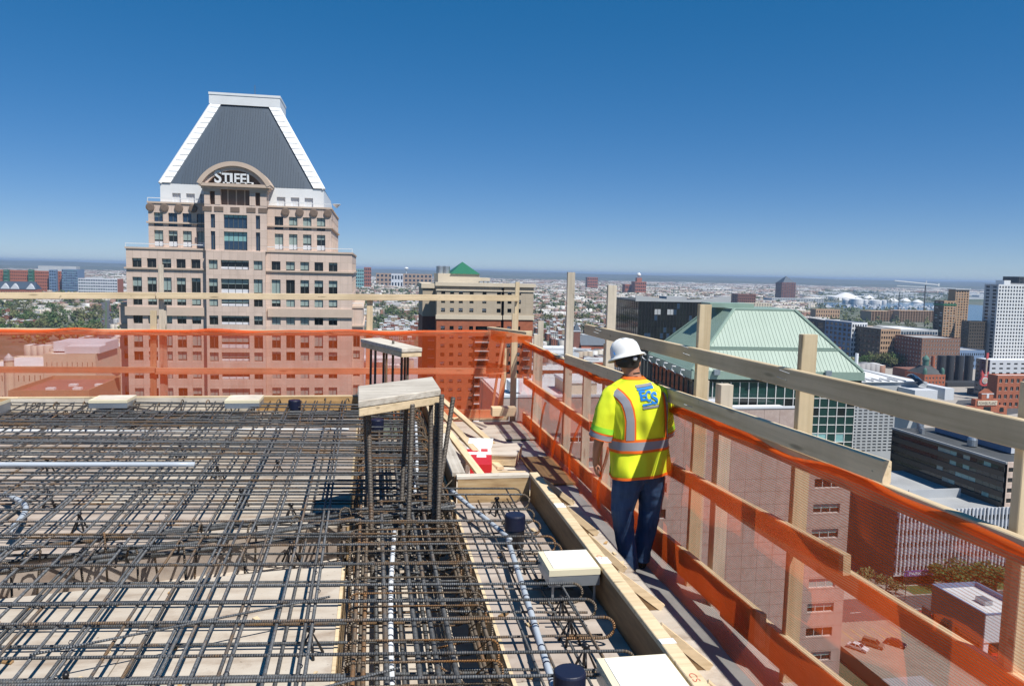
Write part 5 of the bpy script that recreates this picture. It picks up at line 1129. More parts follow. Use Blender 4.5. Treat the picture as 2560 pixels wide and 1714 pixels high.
for k in range(4): B('roof_unit', MB().box(4 + 2 * k, 5 + 2 * k, L * .8 + k * 3, L * .8 + k * 3 + 1.5, H - .3, H + 1.6, 'galvanised'), sb)
# ------------------------------------------------------------------ parking garage with white fins
c = atz(2231, 1460, GZ); PY = c.y; pgx1 = c.x; pgx0 = pgx1; pgx2 = pgx1 + 75; PZ = aty(2234, 1277, PY).z - GZ
pg = empty('parking_garage', (pgx1, PY, GZ), label='multi storey parking garage with close white vertical fins and a blank brown end wall', cat='garage'); Wg = pgx2 - pgx1; dpt = 46.0
mb = MB().box(0, .09, 0, dpt, 0, PZ, 'fluted_brown')
for k in range(40): y = .6 + k * dpt / 40; mb.box(-.22, 0, y - .3, y + .3, .2, PZ, 'fluted_brown')
B('blank_wall', mb, pg)
nf = 6; fhg = PZ / nf
for k in range(nf): B('spandrel', MB().box(.1, Wg, -.1, .15, k * fhg + fhg * .42 if k else fhg * 1.0 - 1.2, (k + 1) * fhg, 'white_panel'), pg)
fin = MB().box(-.2, .2, -.6, -.1, fhg * 1.02, PZ + .2, 'white_panel').data('fin')
for k in range(60): link('fin', fin, pg, (.6 + k * Wg / 60, 0, 0))
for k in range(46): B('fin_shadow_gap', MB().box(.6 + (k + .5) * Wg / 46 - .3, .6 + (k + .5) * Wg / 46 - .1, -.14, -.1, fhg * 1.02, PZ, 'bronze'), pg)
B('core', MB().box(.2, Wg, .6, dpt, 0, PZ - 1.0, 'glass_dark'), pg); B('roof', MB().box(.1, Wg, .15, dpt, PZ - 1.2, PZ - .9, 'roof_grey'), pg)
B('roof_screen', MB().box(14, 32, dpt * .3, dpt * .31, PZ - .9, PZ + 1.8, 'grey_panel'), pg)
B('entrance', MB().box(2.5, 12.5, -1.2, -.2, 0, fhg * .75, 'glass_dark'), pg); B('entrance_sign', MB().box(2.6, 12.4, -1.35, -1.2, fhg * .75, fhg * .75 + 1.7, 'sign_purple'), pg)
vs_, fs_ = textmesh('PARKING', .02); xm = max(v[0] for v in vs_); B('sign_text', MB().add([(4 + v[0] / xm * 7, -1.37, fhg * .75 + .35 + v[1] * 1.25) for v in vs_], fs_, 'white_panel'), pg)
# ------------------------------------------------------------------ mid distance buildings on the right
rc = random.Random(21)
def pb(name, label, px0, px1, pyt, y, dep, m, nx, nz, ny=0, **kw):
    y = y * .84 if px0 > 2030 else y
    q = pxr(px0, px1, pyt, y); return bld(name, label, q[0], q[1], y, dep, q[2], m, nx, nz, ny, rg=rc, **kw)
WHT = [('glass_dark', 'glass_blue', 'mullion', 1, 0, 0), ('glass_blue', 'glass_blue', 'mullion', 1, 0, 0)]
hotel = pb('white_hotel', 'tall white hotel slab with closely ribbed front at the right edge', 2497, 2640, 712, 890, 20, 'white_metal', 20, 22, 2, wx=.55, wz=.6, wins=WHT, mL='grey_panel', th=.8)  # grey side wall: shade on the left face put into its colour
B('roof_house', MB().box(-26, -18, 4, 16, 84, 90, 'white_metal').box(-16, 20, 6, 16, 84, 87, 'roof_grey'), hotel)
q = pxr(2548, 2600, 692, 1000); bld('dark_tower', 'dark tower top rising behind the white hotel', q[0], q[1], 1000, 30, q[2], 'steel_dark', 5, 20, rg=rc)
ct = pb('condo_tower', 'slim tan condominium tower with a stepped top and balconies', 2390, 2424, 724, 960, 12, 'brick_tan', 5, 26, 0, wx=.5, wz=.55, wins=HOM)
ct2 = pb('condo_tower', 'lower half of the tan condominium pair with a green glass band at its top', 2361, 2392, 752, 940, 16, 'brick_tan', 4, 22, 2, wx=.55, wz=.55, wins=HOM, mL='bronze')  # bronze left wall paints the side turned from the sun
B('green_band', MB().box(-9, 8, -.3, 16, 60, 62, 'green_roof_dark'), ct2); B('top_frame', MB().box(-10, 10, -1, 13, 78.0, 79, 'grey_panel'), ct)
pb('dark_block', 'dark brown apartment block between the condominium and the hotel', 2424, 2468, 803, 900, 12, 'bronze', 7, 12, 1, wx=.5, wz=.5)
pb('brick_apartments', 'long brown brick apartment house with pale window frames', 2306, 2402, 845, 800, 40, 'brick_brown', 14, 8, 9, wx=.42, wz=.5, wins=[('glass_dark', 'white_panel', 'mullion_white', 2, .4, 0)] , mL='brick_dark')  # darker brick on the left wall is painted shade
pb('tan_office', 'tan office with square windows and a flank coloured dark for shade', 2203, 2252, 822, 850, 45, 'brick_tan', 8, 7, 6, wx=.6, wz=.5, wins=DRK, mL='bronze')  # shadow tone of the left flank given as bronze colour
pb('glass_office', 'flat white roofed glass office beside the tan office', 2252, 2345, 824, 905, 60, 'grey_panel', 14, 6, 0, wx=.8, wz=.6, wins=BLU, roof='roof_white')
pb('white_grid_office', 'white gridded office with a flank tinted dark blue for shade behind the green roof', 2130, 2169, 806, 900, 50, 'white_metal', 6, 8, 6, wx=.6, wz=.62, wins=WHT, mL='blue_wall')  # blue left wall colours in the shade on the white office
pb('small_dark_hall', 'dark hall with a white roof among rowhouses left of the white office', 2063, 2112, 800, 1050, 40, 'steel_dark', 6, 3, 2, roof='roof_white')
pb('brick_row', 'small brick row beside the eave of the green roof', 2078, 2103, 868, 700, 20, 'brick', 6, 4, wx=.5, wins=DRK)
pb('blue_grey_shed', 'low blue grey building in front of the hotel', 2396, 2462, 875, 820, 30, 'blue_wall', 12, 3, 0, wx=.5, wz=.4)
pb('brick_white_block', 'brick and white block at the right edge behind the red guitar', 2495, 2640, 938, 560, 9, 'brick', 10, 4, 0, wx=.5, wz=.5, wins=[('glass_dark', 'white_panel', 'mullion_white', 2, 0, 0)], roof='roof_white')
pb('white_upper_block', 'white upper storeys behind the brick block at the right edge', 2476, 2640, 900, 610, 14, 'white_panel', 9, 8, 3, wx=.5, wz=.35, wins=DRK, mL='glass_blue', roof='roof_white')
# concrete frames under construction
def frame(label, px0, px1, pyt, y, n, floors):
    q = pxr(px0, px1, pyt, y); e = empty('concrete_frame', ((q[0] + q[1]) / 2, y, GZ), label=label, cat='building'); W_ = (q[1] - q[0]) / 2; H_ = q[2] - GZ
    for k in range(floors + 1): B('floor_slab', MB().box(-W_, W_, 0, 40, H_ * k / floors - .4, H_ * k / floors, 'brick_tan'), e)
    for k in range(n + 1): B('column', MB().box(-W_ + 2 * W_ * k / n - .6, -W_ + 2 * W_ * k / n + .6, .2, 39, 0, H_ - .42, 'brick_tan'), e)
    return e
frame('unfinished concrete frame with open floors beyond the white office', 2180, 2245, 778, 1500, 9, 7); frame('longer unfinished concrete frame with tan floors near the water', 2250, 2342, 777, 1480, 14, 7)
def crane(label, px, pyb, pyt, jl, jr, pyl, pyr_, y):
    a = aty(px, pyt, y); e = empty('tower_crane', (a.x, y, GZ), label=label, cat='crane'); H_ = a.z - GZ
    B('mast', MB().beam((0, 0, 0), (0, 0, H_), 1.6, 1.6, 'steel_dark', up=(1, 0, 0)), e); l = aty(jl, pyl, y); r_ = aty(jr, pyr_, y)
    B('jib', MB().beam((l.x - a.x, 0, l.z - GZ), (r_.x - a.x, 0, r_.z - GZ), 1.4, 1.8, 'white_metal'), e); B('counterweight', MB().box(r_.x - a.x - 3, r_.x - a.x, -1, 1, r_.z - GZ - 3, r_.z - GZ + 3, 'white_metal'), e)
    B('apex', MB().beam((0, 0, H_), (1.5, 0, H_ + 10), 1.2, 1.2, 'white_metal', up=(1, 0, 0)), e)
crane('white tower crane with a long jib above the harbour', 2314, 800, 712, 2236, 2348, 701, 712, 1500); crane('second thinner tower crane whose jib hangs just under the horizon', 2249, 800, 730, 2242, 2426, 714, 723, 2100)
# power plant stacks, cupola house, gate, guitar, pavilion
PPY = 574.0
pp = empty('power_plant', (aty(2418, 960, PPY).x, PPY, GZ), label='dark power plant hall with four black smokestacks by the harbour', cat='building')
gxp = lambda px: aty(px, 930, PPY).x - pp.location.x
ZS = aty(2418, 893, PPY).z - GZ
for a, b in ((2373, 2391), (2396, 2413), (2419, 2437), (2443, 2461)): B('smokestack', MB().lathe([((gxp(b) - gxp(a)) / 2, 0), ((gxp(b) - gxp(a)) / 2, ZS), ((gxp(b) - gxp(a)) / 2 * .9, ZS)], 'steel_dark', 16, ((gxp(a) + gxp(b)) / 2, 14, 0)), pp)
B('hall', MB().box(gxp(2350), gxp(2470), 24, 60, 0, 9, 'brick_dark').box(gxp(2362), gxp(2468), -4, 10, 0, 3.5, 'steel_dark'), pp)
B('lower_hall', MB().box(gxp(2330), gxp(2446), -95, -40, 0, 4.5, 'steel_dark').add([(gxp(2328), -97, 4.5), (gxp(2448), -97, 4.5), (gxp(2448), -38, 4.5), (gxp(2328), -38, 4.5), (gxp(2334), -67, 8), (gxp(2442), -67, 8)], [(0, 1, 5, 4), (2, 3, 4, 5), (1, 2, 5), (3, 0, 4)], 'roof_dark'), pp)
for k in range(3): B('gallery_roof', MB().box(gxp(2300), gxp(2360), -150 + k * 18, -137 + k * 18, 0, 4 + k, 'roof_dark'), pp)
q = pxr(2312, 2364, 936, 560); bh = bld('cupola_house', 'ornate brick house with a copper domed cupola', q[0], q[1], 560, 24, q[2], 'brick', 6, 3, 0, wx=.45, wins=[('glass_dark', 'white_panel', 'mullion_white', 2, .2, 0)], rg=rc)
hb = q[2] - GZ; B('hip_roof', MB().add([(-9, 1, hb), (9, 1, hb), (9, 23, hb), (-9, 23, hb), (-3, 9, hb + 6), (3, 9, hb + 6), (3, 15, hb + 6), (-3, 15, hb + 6)], [(0, 1, 5, 4), (1, 2, 6, 5), (2, 3, 7, 6), (3, 0, 4, 7), (4, 5, 6, 7)], 'roof_dark'), bh)
B('cupola', MB().lathe([(2.4, 0), (2.4, 4.5), (2.8, 4.7), (2.7, 5.6), (2.0, 7), (.8, 8), (.2, 9)], 'copper', 16, (0, 12, hb + 6)), bh); B('chimney', MB().lathe([(1.9, 0), (1.5, 24), (1.6, 25)], 'brick', 14, (13, 20, 0)), bh)
for sx_ in (-1, 1): B('turret', MB().lathe([(1.6, 0), (1.6, 3), (1.2, 4.5), (.1, 5.5)], 'copper', 10, (sx_ * 8, 2, hb)), bh)
GU = 505.0; gpos = aty(2461, 965, GU); gs = (aty(2461, 882, GU).z - gpos.z)
gt = empty('guitar_sign', (gpos.x, GU, gpos.z), label='giant red electric guitar standing on the power plant roof', cat='sign')
out = [(0, 0), (2.2, .3), (3.6, 1.6), (3.9, 3.6), (3.0, 5.4), (2.6, 7.2), (3.2, 9.0), (2.9, 10.6), (2.0, 9.2), (1.0, 8.6), (-.6, 8.6), (-1.6, 9.6), (-2.6, 11.6), (-3.0, 9.6), (-2.5, 7.2), (-3.0, 5.4), (-3.8, 3.6), (-3.5, 1.6), (-2.2, .3)]; k = gs / 24.0
B('guitar_body', MB().slab([(x * k, 0, z * k) for x, z in out], (0, 1.2 * k, 0), 'guitar_red'), gt); d_ = B('guitar_disc', MB().lathe([(2.4 * k, 0), (2.4 * k, .3)], 'white_panel', 18), gt, loc=(0, -.1, 4.2 * k)); d_.rotation_euler = (R(90), 0, 0)
d_ = B('guitar_disc', MB().lathe([(1.7 * k, 0), (1.7 * k, .1)], 'tan_trim', 18), gt, loc=(0, -.42, 4.2 * k)); d_.rotation_euler = (R(90), 0, 0)
B('guitar_neck', MB().box(.1 * k, 1.1 * k, -.2, .6, 8.6 * k, 20 * k, 'tan_trim').box(-.1 * k, 1.6 * k, -.2, .6, 20 * k, 24 * k, 'guitar_red').box(-.8 * k, 1.2 * k, -.25, -.05, 7.6 * k, 8.4 * k, 'white_panel'), gt); B('mount', MB().box(-.5, .5, .8, 1.6, -gpos.z + GZ, .5, 'steel_dark'), gt)
GAY = atz(2470, 1052, GZ).y; gx0 = aty(2425, 1020, GAY).x; gx1 = aty(2518, 1020, GAY).x; gc = (gx0 + gx1) / 2
ga = empty('brick_gate', (gc, GAY, GZ), label='brick entrance gate with a long cream name sign', cat='gate'); gw = (gx1 - gx0) / 2; gz = lambda py: aty(2470, py, GAY).z - GZ
B('gate_wall', MB().box(-gw, gw, 0, 4, 0, gz(1015), 'brick').box(-gw * .72, gw * .55, .2, 3.8, gz(1015), gz(998), 'brick'), ga); B('gable', MB().slab([(-gw * .4, .3, gz(998)), (gw * .22, .3, gz(998)), (gw * .22, .3, gz(983)), (-gw * .08, .3, gz(972)), (-gw * .4, .3, gz(983))], (0, 3, 0), 'brick'), ga)
B('gable_trim', MB().box(-gw * .42, gw * .24, .15, .3, gz(985), gz(983), 'white_panel').box(-gw * .14, -gw * .02, .12, .3, gz(995), gz(984), 'white_panel'), ga)
B('sign_board', MB().box(-gw * .62, gw * .42, -.3, 0, gz(1012), gz(1001), 'cream'), ga)
vs_, fs_ = textmesh('POWER PLANT', .01); xm = max(v[0] for v in vs_); sw = gw * .96; sh_ = (gz(1001) - gz(1012)) * .62
B('sign_text', MB().add([(-gw * .58 + v[0] / xm * sw, -.34, gz(1012) + .2 * sh_ + v[1] / .72 * sh_) for v in vs_], fs_, 'bronze'), ga)
for x in (-.75, .7): B('arched_window', MB().slab([(gw * x - 1.6, -.03, gz(1030)), (gw * x + 1.6, -.03, gz(1030)), (gw * x + 1.6, -.03, gz(1022)), (gw * x + 1.0, -.03, gz(1018.5)), (gw * x - 1.0, -.03, gz(1018.5)), (gw * x - 1.6, -.03, gz(1022))], (0, .02, 0), 'glass_dark'), ga)
for k in range(9): B('arched_window', MB().box(-gw * .1 + k * gw * .115, -gw * .1 + k * gw * .115 + .9, -.03, -.01, gz(1046), gz(1036), 'glass_dark'), ga)
B('balcony', MB().box(-gw * .35, gw * .2, -1.6, -.05, gz(1032), gz(1030), 'steel_dark').box(-gw * .28, gw * .12, -.04, -.02, gz(1029), gz(1016), 'glass_dark'), ga)
PVY = 385.0
pv = empty('harbour_pavilion', (aty(2200, 980, PVY).x, PVY, GZ), label='low white roofed pavilion with a curved glass sail beyond the green block', cat='building'); vx = lambda px: aty(px, 965, PVY).x - pv.location.x; vz = lambda py: aty(2200, py, PVY).z - GZ
B('hall', MB().box(vx(2130), vx(2318), 0, 60, 0, vz(955), 'grey_panel'), pv); B('roof', MB().box(vx(2128), vx(2300), -1, 61, vz(955), vz(953), 'roof_white').box(vx(2135), vx(2240), 8, 30, vz(953), vz(947), 'roof_white'), pv)
for k in range(7): B('roof_rib', MB().beam((vx(2140 + k * 20), -1, vz(953) + .4), (vx(2150 + k * 20), 58, vz(953) + 1.2), .5, .6, 'grey_panel'), pv)
for a, b in ((2245, 2300), (2318, 2340)): B('white_wing', MB().box(vx(a), vx(b), -14, 6, vz(990), vz(966 if a < 2300 else 962), 'white_panel'), pv)
B('glass_sail', MB().grid(12, 4, lambda u, v: (vx(2263) + (vx(2296) - vx(2263)) * u, -8 + 8 * v, vz(965) + (vz(940) - vz(965)) * (1 - u ** 1.8) + 2 * math.sin(v * 3.14)), 'glass_blue'), pv, True)
for px in (2205, 2248): B('steam_stack', MB().lathe([(1.0, 0), (1.0, vz(902)), (.9, vz(902))], 'white_metal', 10, (vx(px), 40, 0)), pv)
B('red_kiosk', MB().box(vx(2255), vx(2330), -60, -40, 0, 6, 'guitar_red').box(vx(2254), vx(2331), -60.5, -39.5, 6, 7, 'roof_white'), pv)
# far towers and landmarks
pb('brown_slab', 'brown ribbed apartment slab beyond the black glass block', 1845, 1890, 735, 2000, 40, 'brick_dark', 9, 5, 3, wx=.5, wz=.6)
e = pb('octagon_tower', 'dark red office tower with a pointed slate roof on the horizon', 1955, 1990, 706, 2700, 46, 'brick_dark', 6, 12, 4, wx=.6, wz=.5, wins=BLU)
W_ = 24; H_ = aty(1972, 706, 2700).z - GZ; B('pyramid_roof', MB().add([(-W_, 0, H_), (W_, 0, H_), (W_, 46, H_), (-W_, 46, H_), (0, 23, H_ + 24)], [(0, 1, 4), (1, 2, 4), (2, 3, 4), (3, 0, 4)], 'roof_slate'), e)
pb('long_podium', 'long grey building at the foot of the pointed tower', 1930, 2060, 746, 2500, 60, 'grey_panel', 20, 3, wx=.6, wz=.4, wins=BLU)
pb('tan_flats', 'row of tan flats near the marina', 2040, 2100, 773, 1750, 20, 'brick_tan', 10, 3, wx=.4); pb('tan_flats', 'pale tan flats between the marina and the rowhouses', 1850, 1930, 757, 1950, 20, 'cream', 12, 3, wx=.4)
e = pb('brick_brewery', 'red brick hospital block carrying a white ball on a tower', 1588, 1616, 704, 3200, 50, 'brick', 6, 4); pt = aty(1604, 700, 3200); B('tower', MB().box(-14, 8, 10, 30, 0, 74, 'brick'), e); B('ball', MB().lathe([(1, -9), (6, -7), (9, -2), (9, 2), (6, 7), (1, 9)], 'tank_white', 14, (-3, 20, 86)), e)
pb('brick_wing', 'low red brick wing left of the block with the white ball', 1563, 1590, 711, 3250, 40, 'brick', 6, 2); pb('pink_block', 'pink brick block on the far ridge', 1469, 1495, 693, 4200, 40, 'brick', 6, 4)
pb('hospital_tower', 'pale blue hospital block on the horizon beside the tan tower', 884, 910, 672, 3300, 40, 'glass_pale', 5, 6); pb('hospital_wing', 'red and white hospital wing on the horizon', 910, 928, 668, 3350, 40, 'brick', 4, 6)
pb('far_campus', 'long tan campus blocks on the horizon left of the green pyramid', 940, 1080, 684, 4000, 40, 'brick_tan', 14, 3); pb('far_campus', 'white campus block in front of the tan campus', 978, 1008, 684, 3700, 30, 'white_panel', 4, 2)
wt = aty(1016, 678, 5000); e = empty('water_tower', (wt.x, 5000, GZ), label='white mushroom water tower on the far ridge', cat='water tower'); B('bowl', MB().lathe([(2, 0), (2.5, 78), (10, 84), (14, 92), (9, 99), (1, 101)], 'tank_white', 14), e)
# left side of the city
pb('brick_hospital', 'huge brick hospital complex with green striped stair towers', -40, 160, 676, 2300, 60, 'brick', 44, 7, 0, wx=.5, wz=.4)
for k, px in enumerate((12, 74)): q = pxr(px - 4, px + 8, 674, 2290); bld('green_stair', 'green glazed stair tower of the brick hospital, ' + ('leftmost' if k == 0 else 'right one'), q[0], q[1], 2290, 12, q[2], 'green_roof_dark', 1, 7, wx=.8, wz=.6, wins=[('glass_green', 'green_roof', 'mullion', 2, .3, 0)], rg=rc)
q = pxr(122, 140, 674, 2285); bld('dark_stair', 'dark glazed bay of the brick hospital', q[0], q[1], 2285, 12, q[2], 'blue_wall', 3, 8, wx=.7, wz=.6, wins=BLU, rg=rc)
pb('blue_glass_block', 'mottled blue glass block at the end of the brick hospital', 154, 194, 673, 2280, 50, 'blue_wall', 9, 10, 0, wx=.75, wz=.65, wins=BLU + [('glass_blue', 'glass_pale', 'mullion', 1, .4, 0)])
pb('hospital_roof', 'grey plant storey on the brick hospital roof', 95, 190, 665, 2330, 30, 'grey_panel', 0, 0)
pb('white_blue_office', 'white and blue office with a brick corner left of the tan tower', 195, 293, 696, 2150, 50, 'white_panel', 16, 6, 0, wx=.8, wz=.5, wins=BLU, mL='brick')
e = pb('slate_roof_hall', 'old brick hall with a slate roof and white gables', -30, 92, 722, 2000, 30, 'brick', 20, 1); q = pxr(-30, 92, 722, 2000); hh = q[2] - GZ; W_ = (q[1] - q[0]) / 2
B('roof', MB().add([(-W_, -1, hh), (W_, -1, hh), (W_ - 8, 15, hh + 17), (-W_, 15, hh + 17), (W_, 31, hh), (-W_, 31, hh)], [(0, 1, 2, 3), (1, 4, 2), (4, 5, 3, 2)], 'roof_slate'), e)
for x in (-W_ * .3, W_ * .1, W_ * .75): B('gable', MB().slab([(x - 10, -1.5, hh), (x + 10, -1.5, hh), (x, -1.5, hh + 13)], (0, 8, 0), 'white_panel'), e)
WBY = 440.0
e = pb('white_works', 'large white works building with stepped flat roofs behind the orange net', 108, 238, 884, WBY, 70, 'cream', 10, 4, wx=.12, wz=.3, roof='roof_white'); hh = pxr(108, 238, 884, WBY)[2] - GZ
B('roof_house', MB().box(-12, 14, 12, 34, hh, hh + 5, 'white_panel').box(-3, 14, 2, 12, hh, hh + 3.5, 'white_panel'), e)
e = pb('white_works', 'lower white works wing with a pitched roof at the left edge', -60, 108, 915, WBY, 50, 'cream', 12, 3, wx=.15, wz=.3, roof='roof_white')
ty_ = aty(25, 985, 400); e = empty('domed_turret', (ty_.x, 400, GZ), label='round white turret with a small dome at the left edge', cat='turret'); H_ = aty(25, 902, 400).z - GZ; B('shaft', MB().lathe([(2.2, 0), (2.1, H_), (2.4, H_ + .3)], 'cream', 14), e); B('dome', MB().lathe([(2.2, H_ + .3), (1.9, H_ + 1.6), (1.0, H_ + 2.6), (.2, H_ + 3.6)], 'grey_panel', 14), e)
RBY = 262.0
q = pxr(20, 222, 975, RBY); e = bld('flat_brick_hall', 'flat roofed brick hall with a long parapet just below the far net', q[0], q[1], RBY, 34, q[2], 'brick_tan', 0, 0, 0, roof='roof_red', par=1.2, rg=rc)
B('satellite_dish', MB().lathe([(.2, -.6), (2.2, .8), (2.2, .95), (.2, -.4)], 'white_panel', 14, (12, 26, q[2] - GZ + 1.5)), e)
for k in range(4): B('skylight', MB().box(-4 + k * 4, -1.5 + k * 4, 8 + (k % 2) * 8, 10 + (k % 2) * 8, q[2] - GZ - 1.2, q[2] - GZ - .5, 'roof_white'), e)
# flat sheds, church, roofs in the gap right of the apartment tower
for i, (a, b, pt_, y, m, lab) in enumerate(((880, 1046, 812, 760, 'roof_grey', 'long grey market shed roof right of the tan tower'), (884, 1046, 822, 690, 'roof_white', 'nearer pale shed roof right of the tan tower'), (1340, 1480, 806, 790, 'roof_white', 'long white ridged market roof beside the pale post'), (1342, 1450, 816, 740, 'roof_grey', 'second long market roof beside the pale post'), (1440, 1560, 905, 470, 'roof_dark', 'dark flat roof crowded with white units behind the worker'), (1330, 1440, 925, 430, 'roof_white', 'white roofed block below the church'), (1340, 1500, 955, 330, 'roof_white', 'white flat roof next to the granite block'))):
    q = pxr(a, b, pt_, y); e = bld('flat_shed' if i < 4 else 'flat_block', lab, q[0], q[1], y, 26, q[2] if i > 3 else GZ + 9, 'brick' if i > 3 else 'white_panel', 12 if i > 3 else 0, 6 if i > 3 else 0, roof=m, par=.3, rg=rc)
    for k in range(6): B('roof_unit', MB().box(rc.uniform(-14, 8), rc.uniform(9, 16), 3 + k * 3.6, 4.2 + k * 3.6, (q[2] if i > 3 else GZ + 9) - GZ - .4, (q[2] if i > 3 else GZ + 9) - GZ + rc.uniform(.2, 1.0), 'roof_white'), e)
CHY = atz(1485, 886, GZ + 2).y
p = aty(1485, 880, CHY); ch_ = empty('brick_church', (p.x, CHY, GZ), label='brick church with a grey slate roof and a square tower', cat='church')
B('nave', MB().box(-14, 14, 0, 16, 0, 12, 'brick'), ch_); B('roof', MB().add([(-15, -1, 12), (15, -1, 12), (15, 17, 12), (-15, 17, 12), (-15, 8, 22), (15, 8, 22)], [(0, 1, 5, 4), (2, 3, 4, 5)], 'roof_slate'), ch_); B('gable', MB().slab([(14.5, 0, 12), (14.5, 16, 12), (14.5, 8, 21.5)], (.5, 0, 0), 'brick').slab([(-15, 0, 12), (-15, 16, 12), (-15, 8, 21.5)], (.5, 0, 0), 'brick'), ch_)
B('tower', MB().box(-22, -15.1, 2, 9, 0, 26, 'brick_dark').box(-22.4, -14.7, 1.6, 9.4, 26, 27, 'white_panel').add([(-22, 2, 27), (-15, 2, 27), (-15, 9, 27), (-22, 9, 27), (-18.5, 5.5, 36)], [(0, 1, 4), (1, 2, 4), (2, 3, 4), (3, 0, 4)], 'roof_slate'), ch_); r_ = B('rose_window', MB().lathe([(2.2, 0), (2.2, .1)], 'white_panel', 16), ch_, loc=(15.06, 8, 15)); r_.rotation_euler = (0, R(90), 0)
# ------------------------------------------------------------------ ground, water, hills
t = NT('city_ground'); v = t.co((1, 1, 1)); n = t.noise(v, .012, 8, .65); n2 = t.noise(v, .0012, 4)
c = t.ramp(n, [(.32, (.05, .075, .03)), (.48, (.11, .12, .085)), (.62, (.20, .19, .17)), (.75, (.26, .24, .21))]); t.base(t.mix(t.ramp(n2, [(.4, (0, 0, 0)), (.62, (.8, .8, .8))]), c, (.055, .08, .032))); t.done('city_ground', .95)
t = NT('far_wood'); v = t.co((1, 1, 1)); n = t.noise(v, .01, 6, .7); t.base(t.ramp(n, [(.3, (.05, .065, .045)), (.6, (.09, .10, .07)), (.78, (.17, .16, .14))])); t.done('far_wood', .95)
t = NT('water'); v = t.co((1, 1, 1)); t.base((.012, .035, .055)); t.bump(t.noise(v, .25, 4), .3, .35); t.done('water', .12)
S = 30000
link('ground', MB().add([(-S, -S, 0), (S, -S, 0), (S, S, 0), (-S, S, 0)], [(0, 1, 2, 3)], 'city_ground').data('ground'), None, (0, 0, GZ), kind='structure')
wp = [atz(px, py, GZ) for px, py in ((2040, 766), (2150, 772), (2250, 776), (2345, 780), (2420, 806), (2480, 808), (2640, 812), (2640, 770), (2470, 764), (2340, 757), (2180, 754), (2040, 757))]
link('water', MB().add([(p.x, p.y, GZ + .4) for p in wp], [tuple(range(len(wp)))], 'water').data('water'), None, kind='structure')
hm = MB(); rh = random.Random(1)
for row, (dist, h0, h1) in enumerate(((9500, 22, 48), (13000, 52, 80), (17500, 74, 104))):
    N = 150; pts = []
    for i in range(N + 1):
        a = R(-36 + 88 * i / N); hh = h0 + (h1 - h0) * (.5 + .25 * math.sin(i * .21 + row * 2) + .15 * math.sin(i * .67 + row) + .1 * rh.random())
        dd = dist * (1 + .04 * math.sin(i * .3 + row)); pts.append((dd * math.sin(a), dd * math.cos(a), hh, a))
    vs_ = []
    for x, y, hh, a in pts: vs_ += [(x, y, GZ - 2), (x + 400 * math.sin(a), y + 400 * math.cos(a), GZ + hh), (x + 2500 * math.sin(a), y + 2500 * math.cos(a), GZ + hh * .8)]
    hm.add(vs_, [q for i in range(N) for q in ((i * 3, i * 3 + 3, i * 3 + 4, i * 3 + 1), (i * 3 + 1, i * 3 + 4, i * 3 + 5, i * 3 + 2))], 'far_wood')
B('hills', hm, None, True, kind='structure')
# streets below the deck on the right
def gpoly(name, px, m, dz, parent=None): 
    P_ = [atz(*q, GZ) for q in px]; return link(name, MB().add([(p.x, p.y, GZ + dz) for p in P_], [tuple(range(len(P_)))], m).data(name), parent, kind='structure')
fx0 = pgx0 - 75; 
link('pavement', MB().box(fx0, pgx2 + 60, PY - 8, PY - .3, 0, .14, 'paving').data('pavement'), None, (0, 0, GZ), kind='structure')
link('road', MB().add([(fx0, PY - 24, .01), (pgx2 + 80, PY - 24, .01), (pgx2 + 80, PY - 8, .01), (fx0, PY - 8, .01)], [(0, 1, 2, 3)], 'asphalt').data('road'), None, (0, 0, GZ), kind='structure')
for k in range(14): link('lane_marking', MB().box(fx0 + 6 + k * 9, fx0 + 9 + k * 9, PY - 16.1, PY - 15.9, .014, .018, 'line_paint').data('lane_marking'), None, (0, 0, GZ), kind='structure')
LZ = GZ + 3.0; lx_ = atz(2128, 1634, LZ).x
link('parking_lot', MB().box(lx_, pgx2 + 80, PY - 125, PY - 27, -3.0, -.02, 'fluted_brown').add([(lx_, PY - 125, 0), (pgx2 + 80, PY - 125, 0), (pgx2 + 80, PY - 27, 0), (lx_, PY - 27, 0)], [(0, 1, 2, 3)], 'lot').data('parking_lot'), None, (0, 0, LZ), kind='structure')
link('pavement', MB().box(fx0, pgx2 + 80, PY - 26.5, PY - 24, 0, .13, 'paving').data('pavement'), None, (0, 0, GZ), kind='structure')
for k in range(24): link('bay_marking', MB().box(lx_ + 2 + k * 2.7, lx_ + 2.12 + k * 2.7, PY - 36, PY - 30.5, .004, .008, 'line_yellow').data('bay_marking'), None, (0, 0, LZ), kind='structure')
for k in range(7): q = atz(2146, 1566, GZ); link('crossing_stripe', MB().box(q.x - 4 + k * 1.2, q.x - 3.4 + k * 1.2, q.y - 2.5, q.y + 2.5, .16, .164, 'line_paint').data('crossing_stripe'), None, (0, 0, GZ), kind='structure')
lw = atz(2460, 1478, GZ); link('lawn', MB().box(lw.x - 22, lw.x + 26, PY - 7.5, PY - 2, .14, .2, 'lawn').data('lawn'), None, (0, 0, GZ), kind='structure')
gpoly('paving_quay', ((2105, 1085), (2105, 905), (2640, 905), (2640, 1085)), 'paving', .05)
gpoly('road_quay', ((2350, 1060), (2395, 1000), (2640, 990), (2640, 1020)), 'asphalt', .06)
# left avenue
av = [atz(px, py, GZ) for px, py in ((290, 905), (232, 905), (251, 752), (280, 752))]
link('road', MB().add([(p.x, p.y, .25) for p in av], [(0, 1, 2, 3)], 'asphalt').data('road'), None, (0, 0, GZ), kind='structure')
mdn = [atz(px, py, GZ) for px, py in ((266, 880), (262, 880), (264, 756), (267, 756))]; link('lawn', MB().add([(p.x, p.y, .5) for p in mdn], [(0, 1, 2, 3)], 'lawn').data('lawn'), None, (0, 0, GZ), kind='structure')
